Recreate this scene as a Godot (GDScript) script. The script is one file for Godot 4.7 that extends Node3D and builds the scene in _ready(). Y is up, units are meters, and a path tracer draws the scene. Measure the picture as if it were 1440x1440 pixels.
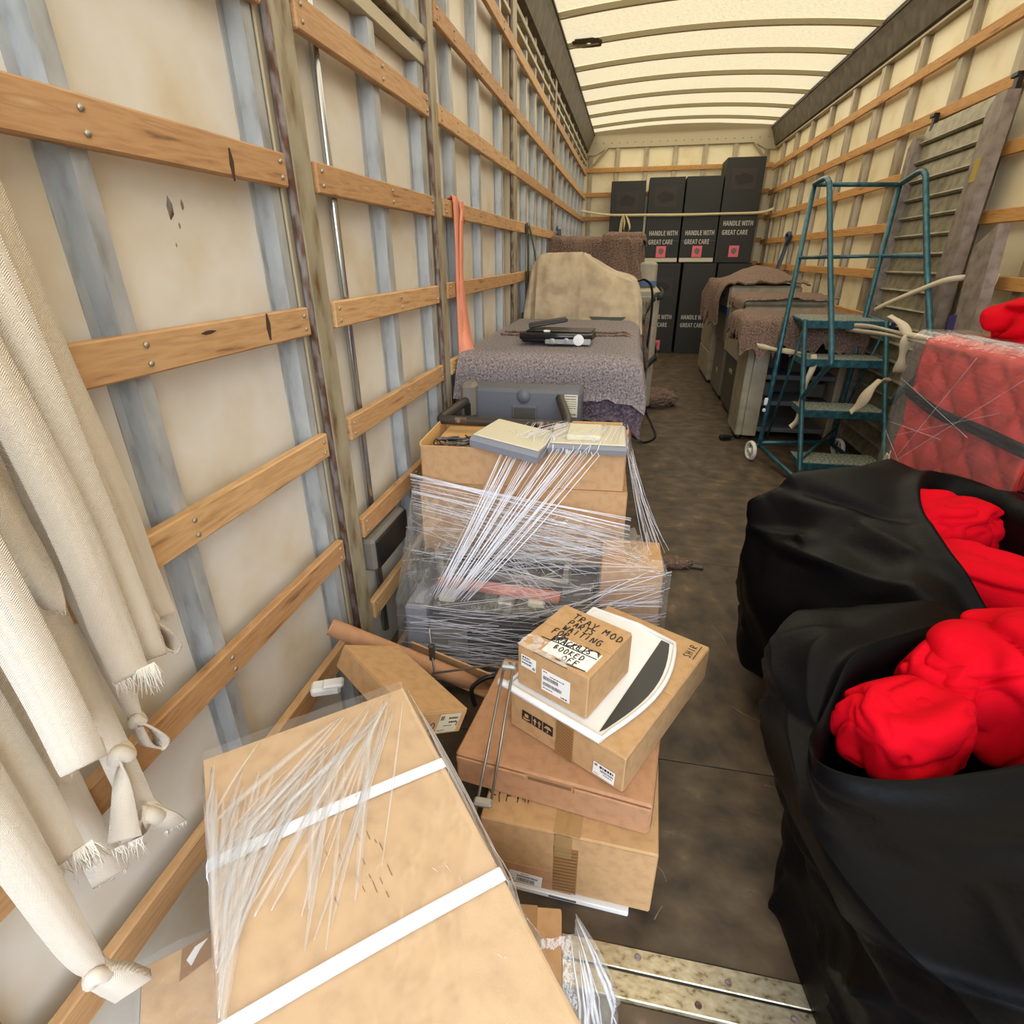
extends Node3D
# Interior of a removal lorry, seen from its rear: wall battens, translucent roof, stacked cartons,
# wrapped pallet load, blanket-covered machines, steps, ramp, bags of red blankets. Units are metres, y up.

var M := {}
var rng := RandomNumberGenerator.new()
var used := {}
var shared := {}

# ------------------------------------------------------------------ mesh builder
class MB:
	var st := SurfaceTool.new()
	var x := Transform3D()
	func _init(smooth := false) -> void:
		st.begin(Mesh.PRIMITIVE_TRIANGLES)
		st.set_smooth_group(0 if smooth else -1)
	func smooth(on: bool) -> MB:
		st.set_smooth_group(0 if on else -1)
		return self
	func tri(a: Vector3, b: Vector3, c: Vector3, ua := Vector2.ZERO, ub := Vector2(1, 0), uc := Vector2(1, 1)) -> void:
		# a, b, c run counter-clockwise seen from outside; Godot wants clockwise
		st.set_uv(ua); st.add_vertex(x * a)
		st.set_uv(uc); st.add_vertex(x * c)
		st.set_uv(ub); st.add_vertex(x * b)
	func quad(a: Vector3, b: Vector3, c: Vector3, d: Vector3, u0 := Vector2(0, 1), u1 := Vector2(1, 0)) -> void:
		var p := Vector2(u0.x, u0.y); var q := Vector2(u1.x, u0.y); var r := Vector2(u1.x, u1.y); var s := Vector2(u0.x, u1.y)
		tri(a, b, c, p, q, r)
		tri(a, c, d, p, r, s)
	# box with chamfered edges
	func box(c: Vector3, s: Vector3, bev := 0.004) -> void:
		var h := s * 0.5
		var e := minf(bev, minf(h.x, minf(h.y, h.z)) * 0.9)
		var P := func(sx: float, sy: float, sz: float, ax: int) -> Vector3:
			var v := Vector3(sx * (h.x - e), sy * (h.y - e), sz * (h.z - e))
			v[ax] = [sx, sy, sz][ax] * h[ax]
			return c + v
		for sx in [-1.0, 1.0]:
			var f := [P.call(sx, -1, -1, 0), P.call(sx, 1, -1, 0), P.call(sx, 1, 1, 0), P.call(sx, -1, 1, 0)]
			if sx < 0: f.reverse()
			quad(f[0], f[1], f[2], f[3])
		for sy in [-1.0, 1.0]:
			var f := [P.call(-1, sy, -1, 1), P.call(-1, sy, 1, 1), P.call(1, sy, 1, 1), P.call(1, sy, -1, 1)]
			if sy < 0: f.reverse()
			quad(f[0], f[1], f[2], f[3])
		for sz in [-1.0, 1.0]:
			var f := [P.call(-1, -1, sz, 2), P.call(1, -1, sz, 2), P.call(1, 1, sz, 2), P.call(-1, 1, sz, 2)]
			if sz < 0: f.reverse()
			quad(f[0], f[1], f[2], f[3])
		for sa in [-1.0, 1.0]:
			for sb in [-1.0, 1.0]:
				# edges along z, y, x
				_edge(P.call(sa, sb, -1, 0), P.call(sa, sb, 1, 0), P.call(sa, sb, 1, 1), P.call(sa, sb, -1, 1), sa * sb > 0)
				_edge(P.call(sa, -1, sb, 0), P.call(sa, 1, sb, 0), P.call(sa, 1, sb, 2), P.call(sa, -1, sb, 2), sa * sb < 0)
				_edge(P.call(-1, sa, sb, 1), P.call(1, sa, sb, 1), P.call(1, sa, sb, 2), P.call(-1, sa, sb, 2), sa * sb > 0)
		for sx in [-1.0, 1.0]:
			for sy in [-1.0, 1.0]:
				for sz in [-1.0, 1.0]:
					var a: Vector3 = P.call(sx, sy, sz, 0); var b: Vector3 = P.call(sx, sy, sz, 1); var d: Vector3 = P.call(sx, sy, sz, 2)
					if sx * sy * sz > 0: tri(a, b, d)
					else: tri(a, d, b)
	func _edge(a: Vector3, b: Vector3, c: Vector3, d: Vector3, flip: bool) -> void:
		if flip: quad(d, c, b, a)
		else: quad(a, b, c, d)
	# box from two opposite corners
	func span(a: Vector3, b: Vector3, bev := 0.004) -> void:
		box((a + b) * 0.5, (b - a).abs(), bev)
	# rows of points; each row the same length
	func grid(rows: Array, close_u := false, close_v := false, uvs := Vector2.ONE) -> void:
		var n := rows.size()
		var m: int = rows[0].size()
		for i in (n if close_v else n - 1):
			var r0: PackedVector3Array = rows[i]
			var r1: PackedVector3Array = rows[(i + 1) % n]
			for j in (m if close_u else m - 1):
				var k := (j + 1) % m
				quad(r0[j], r0[k], r1[k], r1[j], Vector2(float(j) / m * uvs.x, float(i) / n * uvs.y), Vector2(float(j + 1) / m * uvs.x, float(i + 1) / n * uvs.y))
	func fan(ring: PackedVector3Array, flip := false) -> void:
		var c := Vector3.ZERO
		for p in ring: c += p
		c /= ring.size()
		for j in ring.size():
			var k := (j + 1) % ring.size()
			if flip: tri(c, ring[k], ring[j])
			else: tri(c, ring[j], ring[k])
	# swept round bar
	func tube(pts: PackedVector3Array, r: float, n := 10, closed := false, r_end := -1.0) -> void:
		var rows := []
		var m := pts.size()
		var up := Vector3.UP
		for i in m:
			var a := pts[(i - 1 + m) % m] if (closed or i > 0) else pts[0]
			var b := pts[(i + 1) % m] if (closed or i < m - 1) else pts[m - 1]
			var t := (b - a).normalized()
			if i == 0:
				up = Vector3.UP if absf(t.y) < 0.9 else Vector3.RIGHT
			var s := t.cross(up).normalized()
			up = s.cross(t).normalized()
			var rr := r if r_end < 0 else lerpf(r, r_end, float(i) / (m - 1))
			var ring := PackedVector3Array()
			for k in n:
				var ang := -TAU * k / n
				ring.append(pts[i] + (s * cos(ang) + up * sin(ang)) * rr)
			rows.append(ring)
		grid(rows, true, closed)
		if not closed:
			var sm := rows.size() - 1
			fan(rows[0], true)
			fan(rows[sm], false)
	# flat band: centre line, side direction (unit) at each point, half width, thickness
	func ribbon(pts: PackedVector3Array, sides: PackedVector3Array, hw: PackedFloat32Array, th: float) -> void:
		var m := pts.size()
		var L := []; var R := []; var l2 := []; var r2 := []
		var dist := 0.0
		var ds := []
		for i in m:
			if i > 0: dist += pts[i].distance_to(pts[i - 1])
			ds.append(dist)
			var t := (pts[mini(i + 1, m - 1)] - pts[maxi(i - 1, 0)]).normalized()
			var s := (sides[i] - t * t.dot(sides[i])).normalized()
			var nn := t.cross(s).normalized()
			L.append(pts[i] - s * hw[i] + nn * th * 0.5); R.append(pts[i] + s * hw[i] + nn * th * 0.5)
			l2.append(pts[i] - s * hw[i] - nn * th * 0.5); r2.append(pts[i] + s * hw[i] - nn * th * 0.5)
		for i in m - 1:
			var w := hw[i] * 2.0
			var u0 := Vector2(0, ds[i]); var u1 := Vector2(w, ds[i + 1])
			tri(L[i], L[i + 1], R[i + 1], Vector2(0, ds[i]), Vector2(0, ds[i + 1]), Vector2(w, ds[i + 1]))
			tri(L[i], R[i + 1], R[i], Vector2(0, ds[i]), Vector2(w, ds[i + 1]), Vector2(w, ds[i]))
			tri(l2[i], r2[i], r2[i + 1], u0, Vector2(w, ds[i]), u1)
			tri(l2[i], r2[i + 1], l2[i + 1], u0, u1, Vector2(0, ds[i + 1]))
			quad(L[i], l2[i], l2[i + 1], L[i + 1], u0, Vector2(0.002, ds[i + 1]))
			quad(R[i], R[i + 1], r2[i + 1], r2[i], u0, Vector2(0.002, ds[i + 1]))
		quad(L[0], R[0], r2[0], l2[0], Vector2.ZERO, Vector2(0.02, 0.002))
		quad(L[m - 1], l2[m - 1], r2[m - 1], R[m - 1], Vector2.ZERO, Vector2(0.02, 0.002))
	# prism: outline (counter-clockwise in x,y) pulled along z from z0 to z1
	func prism(poly: PackedVector2Array, z0: float, z1: float) -> void:
		var idx := Geometry2D.triangulate_polygon(poly)
		for i in range(0, idx.size(), 3):
			var a := poly[idx[i]]; var b := poly[idx[i + 1]]; var c := poly[idx[i + 2]]
			if (b - a).cross(c - a) < 0:
				var t := b; b = c; c = t
			tri(Vector3(a.x, a.y, z1), Vector3(b.x, b.y, z1), Vector3(c.x, c.y, z1))
			tri(Vector3(a.x, a.y, z0), Vector3(c.x, c.y, z0), Vector3(b.x, b.y, z0))
		var n := poly.size()
		var area := 0.0
		for i in n: area += poly[i].cross(poly[(i + 1) % n])
		for i in n:
			var a := poly[i]; var b := poly[(i + 1) % n]
			if area < 0:
				var t := a; a = b; b = t
			quad(Vector3(a.x, a.y, z0), Vector3(b.x, b.y, z0), Vector3(b.x, b.y, z1), Vector3(a.x, a.y, z1))
	# lathe round y: profile of (radius, y), from bottom to top
	func lathe(prof: PackedVector2Array, n := 20, c := Vector3.ZERO, b := Basis()) -> void:
		var rows := []
		for p in prof:
			var ring := PackedVector3Array()
			for k in n:
				var a := -TAU * k / n
				ring.append(c + b * Vector3(cos(a) * p.x, p.y, sin(a) * p.x))
			rows.append(ring)
		grid(rows, true)
	func mesh() -> ArrayMesh:
		st.generate_normals()
		return st.commit()

func PV(a: Array) -> PackedVector3Array:
	var r := PackedVector3Array()
	for p in a: r.append(p)
	return r

# Catmull-Rom through points
func curve(pts: Array, per := 8, closed := false) -> PackedVector3Array:
	var out := PackedVector3Array()
	var n := pts.size()
	for i in (n if closed else n - 1):
		var p0: Vector3 = pts[(i - 1 + n) % n] if (closed or i > 0) else pts[0]
		var p1: Vector3 = pts[i]
		var p2: Vector3 = pts[(i + 1) % n]
		var p3: Vector3 = pts[(i + 2) % n] if (closed or i < n - 2) else pts[n - 1]
		for k in per:
			out.append(p1.cubic_interpolate(p2, p0, p3, float(k) / per))
	if not closed: out.append(pts[n - 1])
	return out

# ------------------------------------------------------------------ naming and tagging
func numbered(n: String) -> String:
	used[n] = int(used.get(n, -1)) + 1
	return n if used[n] == 0 else "%s_%03d" % [n, used[n]]

func obj(called: String, mesh: Mesh, m: Material, parent: Node = null) -> MeshInstance3D:
	var o := MeshInstance3D.new()
	o.mesh = mesh
	o.material_override = m
	o.cast_shadow = GeometryInstance3D.SHADOW_CASTING_SETTING_ON
	if parent == null:
		o.name = numbered(called)
		add_child(o)
	else:
		var k: Dictionary = parent.get_meta("_names", {})
		k[called] = int(k.get(called, -1)) + 1
		parent.set_meta("_names", k)
		o.name = called if k[called] == 0 else "%s_%03d" % [called, k[called]]
		parent.add_child(o, true)
	return o

func tag(o: Node, label: String, category: String, group := "") -> Node:
	o.set_meta("label", label)
	o.set_meta("category", category)
	if group != "": o.set_meta("group", group)
	return o

func thing(called: String, label: String, category: String, at := Vector3.ZERO, turn := 0.0, group := "") -> Node3D:
	var o := Node3D.new()
	o.name = numbered(called)
	add_child(o)
	o.position = at
	o.rotation.y = turn
	tag(o, label, category, group)
	return o

func struct(called: String, mesh: Mesh, m: Material) -> MeshInstance3D:
	var o := obj(called, mesh, m)
	o.set_meta("kind", "structure")
	return o

func clean_meta(n: Node) -> void:
	if n.has_meta("_names"): n.remove_meta("_names")
	for c in n.get_children(): clean_meta(c)

# ------------------------------------------------------------------ materials
func noise_tex(sd: int, freq: float, stops: Array, size := 512, octs := 5, type := FastNoiseLite.TYPE_SIMPLEX_SMOOTH, fract := FastNoiseLite.FRACTAL_FBM) -> NoiseTexture2D:
	var n := FastNoiseLite.new()
	n.seed = sd; n.noise_type = type; n.frequency = freq
	n.fractal_type = fract; n.fractal_octaves = octs
	var t := NoiseTexture2D.new()
	t.width = size; t.height = size; t.seamless = true; t.generate_mipmaps = true
	t.noise = n
	var g := Gradient.new()
	var offs := PackedFloat32Array(); var cols := PackedColorArray()
	for s in stops:
		offs.append(s[0]); cols.append(s[1])
	g.offsets = offs; g.colors = cols
	t.color_ramp = g
	return t

func noise_normal(sd: int, freq: float, strength: float, size := 512, octs := 4, type := FastNoiseLite.TYPE_SIMPLEX_SMOOTH) -> NoiseTexture2D:
	var n := FastNoiseLite.new()
	n.seed = sd; n.noise_type = type; n.frequency = freq; n.fractal_octaves = octs
	var t := NoiseTexture2D.new()
	t.width = size; t.height = size; t.seamless = true
	t.noise = n; t.as_normal_map = true; t.bump_strength = strength
	return t

func C(r: int, g: int, b: int) -> Color:
	return Color(r / 255.0, g / 255.0, b / 255.0)

func mat(c: Color, rough := 0.6, metal := 0.0, tex: Texture2D = null, scale := Vector3.ONE, nrm: Texture2D = null, nstr := 1.0) -> StandardMaterial3D:
	var m := StandardMaterial3D.new()
	m.albedo_color = c
	m.roughness = rough
	m.metallic = metal
	if tex: m.albedo_texture = tex
	if nrm:
		m.normal_enabled = true; m.normal_texture = nrm; m.normal_scale = nstr
	if tex or nrm:
		m.uv1_triplanar = true
		m.uv1_scale = scale
	return m

func clear(c: Color, alpha: float, rough := 0.12, nrm: Texture2D = null, scale := Vector3.ONE, nstr := 1.0) -> StandardMaterial3D:
	var m := mat(Color(c.r, c.g, c.b, alpha), rough, 0.0, null, scale, nrm, nstr)
	m.transparency = BaseMaterial3D.TRANSPARENCY_ALPHA
	m.cull_mode = BaseMaterial3D.CULL_DISABLED
	m.metallic_specular = 0.7
	return m

func make_materials() -> void:
	var wood_n := func(sd: int, a: Color, b: Color, d: Color) -> Texture2D:
		return noise_tex(sd, 0.008, [[0.0, d], [0.24, a], [0.5, b], [0.72, a], [1.0, b.lightened(0.12)]], 512, 6)
	var grain := noise_normal(5, 0.02, 3.0)
	# grain runs along z on the side walls and along x on the bulkhead
	M.wood1 = mat(Color.WHITE, 0.62, 0, wood_n.call(11, C(176, 134, 90), C(192, 152, 106), C(112, 80, 52)), Vector3(3, 9, 0.9), grain, 0.25)
	M.wood2 = mat(Color.WHITE, 0.62, 0, wood_n.call(12, C(186, 144, 96), C(202, 162, 114), C(124, 90, 58)), Vector3(3, 8, 0.8), grain, 0.25)
	M.wood3 = mat(Color.WHITE, 0.62, 0, wood_n.call(13, C(168, 124, 80), C(184, 142, 96), C(98, 70, 44)), Vector3(3, 10, 1.1), grain, 0.25)
	M.wood_r = mat(Color.WHITE, 0.62, 0, wood_n.call(14, C(184, 132, 72), C(200, 150, 86), C(116, 78, 42)), Vector3(3, 9, 0.7), grain, 0.25)
	M.wood_dark = mat(C(62, 44, 34), 0.8)
	M.panel = mat(Color.WHITE, 0.42, 0, noise_tex(21, 0.006, [[0.0, C(200, 184, 154)], [0.3, C(211, 201, 181)], [0.6, C(217, 211, 198)], [1.0, C(208, 199, 181)]], 512, 5), Vector3(0.9, 0.9, 0.9), noise_normal(22, 0.02, 1.5), 0.12)
	M.panel_r = mat(Color.WHITE, 0.4, 0, noise_tex(23, 0.006, [[0.0, C(220, 202, 156)], [0.4, C(236, 223, 184)], [1.0, C(242, 232, 202)]], 512, 5), Vector3(0.8, 0.8, 0.8), noise_normal(24, 0.012, 2.5), 0.12)
	M.stud = mat(Color.WHITE, 0.42, 0.15, noise_tex(31, 0.012, [[0.0, C(132, 132, 126)], [0.4, C(160, 162, 160)], [1.0, C(180, 183, 181)]], 512, 5), Vector3(3, 1.2, 3))
	M.stud_r = mat(Color.WHITE, 0.45, 0.3, noise_tex(32, 0.012, [[0.0, C(126, 112, 90)], [0.4, C(164, 150, 126)], [1.0, C(184, 172, 146)]], 256, 4), Vector3(3, 1.2, 3))
	M.post = mat(Color.WHITE, 0.55, 0.15, noise_tex(33, 0.010, [[0.0, C(98, 68, 42)], [0.2, C(134, 120, 92)], [0.45, C(156, 146, 120)], [1.0, C(172, 162, 138)]], 512, 6), Vector3(3, 1.0, 3))
	M.rust = mat(Color.WHITE, 0.85, 0, noise_tex(34, 0.02, [[0.0, C(58, 36, 28)], [0.4, C(92, 58, 40)], [0.6, C(126, 116, 108)], [1.0, C(150, 148, 150)]], 256, 5), Vector3(6, 2, 6))
	M.shiny = mat(C(176, 178, 178), 0.22, 0.9)
	M.steel = mat(C(150, 146, 138), 0.35, 0.85)
	M.zinc = mat(C(168, 166, 158), 0.45, 0.7)
	M.screw = mat(C(168, 158, 140), 0.4, 0.6)
	M.dark_metal = mat(C(66, 60, 52), 0.5, 0.4)
	M.cove = mat(Color.WHITE, 0.6, 0.2, noise_tex(35, 0.012, [[0.0, C(62, 54, 44)], [0.5, C(92, 82, 66)], [1.0, C(116, 104, 84)]], 256, 5), Vector3(2, 2, 2))
	M.rib = mat(C(196, 188, 162), 0.5, 0.1)
	M.rail_light = mat(C(176, 164, 138), 0.5, 0.3)
	var floor_t := noise_tex(41, 0.010, [[0.0, C(46, 37, 26)], [0.35, C(72, 58, 42)], [0.6, C(84, 68, 49)], [0.8, C(96, 79, 58)], [1.0, C(130, 110, 84)]], 1024, 8)
	M.floor = mat(Color.WHITE, 0.62, 0, floor_t, Vector3(0.6, 1.0, 0.8), noise_normal(42, 0.02, 4.0), 0.3)
	M.floor2 = mat(Color.WHITE, 0.62, 0, floor_t, Vector3(0.8, 1.0, 0.6), noise_normal(43, 0.02, 4.0), 0.3)
	M.scratch = mat(C(128, 106, 78), 0.8)
	M.seam = mat(C(150, 126, 92), 0.8)
	M.sill = mat(Color.WHITE, 0.4, 0.6, noise_tex(44, 0.012, [[0.0, C(104, 88, 62)], [0.3, C(172, 158, 128)], [1.0, C(206, 196, 170)]], 512, 6), Vector3(5, 5, 9))
	# cardboard, in four tones
	var kraft := noise_tex(51, 0.012, [[0.0, Color(0.90, 0.89, 0.87)], [0.5, Color(0.97, 0.97, 0.96)], [1.0, Color(1, 1, 1)]], 512, 6)
	var kraft_n := noise_normal(52, 0.03, 2.0)
	M.card1 = mat(C(206, 170, 126), 0.75, 0, kraft, Vector3(4, 4, 4), kraft_n, 0.12)
	M.card2 = mat(C(190, 148, 104), 0.75, 0, kraft, Vector3(5, 5, 5), kraft_n, 0.12)
	M.card3 = mat(C(184, 136, 98), 0.75, 0, kraft, Vector3(5, 5, 5), kraft_n, 0.12)
	M.card4 = mat(C(194, 153, 106), 0.75, 0, kraft, Vector3(5, 5, 5), kraft_n, 0.12)
	M.card_edge = mat(C(120, 88, 56), 0.9)
	M.card_in = mat(C(210, 168, 108), 0.8)
	M.tape = clear(C(196, 160, 104), 0.5, 0.25)
	M.tape_brown = mat(C(150, 110, 66), 0.4)
	M.tape_print = mat(C(96, 70, 42), 0.5)
	M.ink = mat(C(28, 24, 22), 0.6)
	M.white = mat(C(232, 230, 226), 0.4)
	M.band = mat(C(236, 236, 240), 0.35, 0, null, Vector3(1, 1, 1))
	M.paper = mat(C(236, 232, 224), 0.7)
	M.print_grey = mat(C(90, 88, 90), 0.8)
	M.film = clear(C(255, 255, 255), 0.065, 0.16, noise_normal(61, 0.012, 14.0), Vector3(2.0, 9, 2.0), 0.7)
	M.film_fold = clear(C(255, 255, 255), 0.28, 0.14, noise_normal(62, 0.02, 12.0), Vector3(3, 3, 3), 0.6)
	M.film_tent = clear(C(236, 228, 216), 0.22, 0.15, noise_normal(64, 0.012, 14.0), Vector3(9, 2, 9), 0.8)
	M.film_soft = clear(C(255, 255, 255), 0.10, 0.2)
	M.film_smooth = clear(C(255, 255, 255), 0.055, 0.18, noise_normal(63, 0.010, 6.0), Vector3(2.0, 5, 2.0), 0.35)
	M.inlay = mat(C(50, 49, 47), 0.5)
	M.strand = clear(C(250, 250, 255), 0.66, 0.10)
	M.webbing = webbing_mat()
	M.fringe = mat(C(226, 218, 202), 0.9)
	# blankets
	var fuzz := noise_normal(72, 0.09, 18.0, 512, 3)
	var bl := noise_tex(71, 0.05, [[0.0, C(58, 52, 52)], [0.32, C(122, 113, 110)], [0.55, C(164, 154, 148)], [0.75, C(188, 178, 168)], [1.0, C(224, 214, 202)]], 512, 4)
	M.blanket = mat(C(226, 222, 230), 0.95, 0, bl, Vector3(3.6, 3.6, 3.6), fuzz, 0.9)
	M.blanket_brown = mat(C(206, 178, 160), 0.95, 0, bl, Vector3(2.6, 2.6, 2.6), fuzz, 0.8)
	M.blanket_violet = mat(C(172, 156, 178), 0.95, 0, bl, Vector3(2.0, 2.0, 2.0), fuzz, 0.9)
	M.tan_cloth = mat(Color.WHITE, 0.9, 0, noise_tex(73, 0.008, [[0.0, C(128, 112, 92)], [0.5, C(176, 158, 130)], [1.0, C(196, 178, 148)]], 512, 5), Vector3(1.5, 1.5, 1.5), noise_normal(74, 0.03, 4.0), 0.4)
	for k in ["blanket", "blanket_brown", "blanket_violet", "tan_cloth"]:
		M[k].rim_enabled = true; M[k].rim = 0.3; M[k].rim_tint = 0.6
	M.nylon = mat(C(7, 7, 9), 0.44, 0, null, Vector3(5, 5, 5), noise_normal(81, 0.03, 5.0), 0.25)
	M.nylon.metallic_specular = 0.22
	M.red = mat(C(196, 4, 24), 0.85, 0, null, Vector3(6, 6, 6), noise_normal(82, 0.03, 5.0), 0.35)
	M.red.rim_enabled = true; M.red.rim = 0.2; M.red.rim_tint = 1.0; M.red.metallic_specular = 0.2
	M.quilt = mat(C(196, 56, 48), 0.8, 0, null, Vector3(8, 8, 8), noise_normal(83, 0.04, 4.0), 0.3)
	M.thread = mat(C(120, 24, 22), 0.8)
	M.teal = mat(Color.WHITE, 0.35, 0.25, noise_tex(91, 0.02, [[0.0, C(26, 62, 72)], [0.5, C(42, 90, 102)], [1.0, C(68, 120, 126)]], 256, 4), Vector3(4, 4, 4))
	M.tread = mat(Color.WHITE, 0.7, 0.1, noise_tex(92, 0.06, [[0.0, C(40, 70, 74)], [0.4, C(96, 110, 104)], [0.6, C(150, 150, 134)], [1.0, C(190, 186, 164)]], 256, 3), Vector3(4, 4, 4))
	M.alu = mat(Color.WHITE, 0.45, 0.35, noise_tex(93, 0.012, [[0.0, C(112, 104, 84)], [0.5, C(150, 142, 118)], [1.0, C(172, 164, 138)]], 512, 5), Vector3(2, 2, 2))
	M.alu2 = mat(Color.WHITE, 0.5, 0.3, noise_tex(94, 0.012, [[0.0, C(112, 100, 92)], [0.5, C(142, 130, 120)], [1.0, C(160, 148, 136)]], 512, 5), Vector3(2, 2, 2))
	M.black_card = mat(C(40, 41, 38), 0.6, 0, null, Vector3(4, 4, 4), noise_normal(95, 0.01, 2.0), 0.1)
	M.black_print = mat(C(58, 52, 50), 0.7)
	M.black_print2 = mat(C(42, 38, 38), 0.7)
	M.lettering = mat(C(196, 194, 188), 0.7)
	M.pink = mat(C(236, 112, 132), 0.7)
	M.machine = mat(Color.WHITE, 0.5, 0, noise_tex(96, 0.01, [[0.0, C(140, 130, 108)], [0.5, C(162, 152, 128)], [1.0, C(172, 162, 138)]], 256, 4), Vector3(2, 2, 2))
	M.machine_dark = mat(C(72, 70, 62), 0.5)
	M.machine_mid = mat(C(112, 106, 96), 0.5)
	M.grey_blue = mat(C(92, 94, 100), 0.5)
	M.grey = mat(C(128, 130, 138), 0.45)
	M.tray_top = mat(C(206, 198, 172), 0.5)
	M.black = mat(C(22, 22, 24), 0.4)
	M.black_gloss = mat(C(26, 28, 34), 0.18)
	M.orange = mat(C(228, 146, 114), 0.75, 0, null, Vector3(40, 40, 40), noise_normal(97, 0.2, 8.0, 256), 0.5)
	M.green = mat(C(58, 66, 54), 0.7)
	M.navy = mat(C(44, 62, 86), 0.7)
	M.blue_tape = mat(C(52, 92, 140), 0.5)
	M.rope = mat(C(206, 190, 150), 0.8)
	M.cream_strap = mat(C(204, 192, 166), 0.8)
	M.caster = mat(C(226, 220, 206), 0.5)
	M.yellow = mat(C(168, 144, 54), 0.6)
	M.sticker_blue = mat(C(48, 44, 104), 0.5)
	M.copper = mat(C(200, 120, 100), 0.35)
	M.roof = mat(Color.WHITE, 0.5, 0, noise_tex(101, 0.02, [[0.0, C(218, 208, 176)], [0.4, C(240, 232, 206)], [1.0, C(250, 245, 226)]], 1024, 6), Vector3(1.5, 1.5, 1.5))
	M.roof.emission_enabled = true
	M.roof.emission = Color(1.0, 0.98, 0.93)
	M.roof.emission_energy_multiplier = 1.5
	M.roof.emission_operator = BaseMaterial3D.EMISSION_OP_MULTIPLY
	M.roof.emission_texture = M.roof.albedo_texture
	M.roof.backlight_enabled = false

func webbing_mat() -> StandardMaterial3D:
	# herringbone weave of flat cream webbing, 4 mm repeat
	var n := 64
	var im := Image.create(n, n, false, Image.FORMAT_RGB8)
	var hb := Image.create(n, n, false, Image.FORMAT_RGB8)
	for y in n:
		for x in n:
			var zig := absi((x % 32) - 16)
			var k := (y + zig) % 8
			var h := 0.5 + 0.5 * sin(TAU * k / 8.0)
			var base := 0.86 + 0.14 * h
			im.set_pixel(x, y, Color(base, base * 0.965, base * 0.90))
			hb.set_pixel(x, y, Color(h, h, h))
	im.generate_mipmaps()
	hb.bump_map_to_normal_map(3.0)
	var m := StandardMaterial3D.new()
	m.albedo_color = C(238, 232, 224)
	m.albedo_texture = ImageTexture.create_from_image(im)
	m.normal_enabled = true
	m.normal_texture = ImageTexture.create_from_image(hb)
	m.normal_scale = 0.7
	m.uv1_scale = Vector3(50, 50, 1)
	m.roughness = 0.85
	m.rim_enabled = true; m.rim = 0.3
	return m

# ------------------------------------------------------------------ the lorry body
const XL := -0.70      # face of the battens on the left
const XR := 1.70       # face of the battens on the right
const ZB := -8.92      # face of the bulkhead
const ZO := 1.25       # rear opening, behind the camera

func setup_view() -> void:
	var cam := Camera3D.new()
	cam.name = "camera"
	cam.transform = Transform3D(Basis(Vector3(0.98083089, -0.00459249, -0.19480676), Vector3(-0.07817514, 0.90646902, -0.41497298), Vector3(0.17849205, 0.42224736, 0.88873379)), Vector3(0, 1.27, 0))
	cam.fov = 86.08
	cam.near = 0.02
	cam.far = 60.0
	add_child(cam)
	var we := WorldEnvironment.new()
	we.name = "environment"
	var e := Environment.new()
	var sky := Sky.new()
	var sm := ProceduralSkyMaterial.new()
	sm.sky_top_color = Color(0.86, 0.92, 1.0)
	sm.sky_horizon_color = Color(0.94, 0.96, 1.0)
	sm.ground_bottom_color = Color(0.46, 0.45, 0.43)
	sm.ground_horizon_color = Color(0.62, 0.62, 0.62)
	sm.sky_energy_multiplier = 3.0
	sm.ground_energy_multiplier = 1.2
	sm.sun_angle_max = 0.0
	sky.sky_material = sm
	e.background_mode = Environment.BG_SKY
	e.sky = sky
	e.tonemap_mode = Environment.TONE_MAPPER_LINEAR
	e.tonemap_exposure = 0.60
	e.sdfgi_enabled = true
	e.ssao_enabled = true
	e.ssil_enabled = true
	we.environment = e
	add_child(we)
	# daylight through the translucent roof
	for i in 4:
		var l := AreaLight3D.new()
		l.name = "roof_daylight"
		l.area_size = Vector2(2.2, 2.4)
		l.position = Vector3(0.5, 2.755, ZO - 1.3 - 2.54 * i)
		l.rotation_degrees.x = -90
		l.light_color = Color(1.0, 0.97, 0.89)
		l.light_energy = 3.0
		l.shadow_enabled = true
		l.area_range = 14.0
		add_child(l, true)

func batten(parent: Node3D, a: Vector3, b: Vector3, m: Material, screws: Array, axis: int) -> MeshInstance3D:
	var s := MB.new()
	s.span(a, b, 0.003)
	var o := obj("slat", s.mesh(), m, parent)
	if screws.size() > 0:
		var h := absf(b.y - a.y)
		for q in screws:
			for dy in [0.27, 0.73]:
				var k := MB.new(true)
				var bas := Basis(Vector3.FORWARD, -PI / 2) if axis == 0 else Basis(Vector3.RIGHT, PI / 2)
				var px := maxf(a.x, b.x) if axis == 0 else float(q)
				k.lathe(PackedVector2Array([Vector2(0.0, -0.004), Vector2(0.0046, -0.003), Vector2(0.0046, 0.0005), Vector2(0.0032, 0.0009), Vector2(0.0016, -0.0006), Vector2(0.0, -0.0006)]), 10, Vector3(px, minf(a.y, b.y) + h * dy, float(q)), bas)
				obj("screw", k.mesh(), M.screw, o)
	return o

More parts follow.
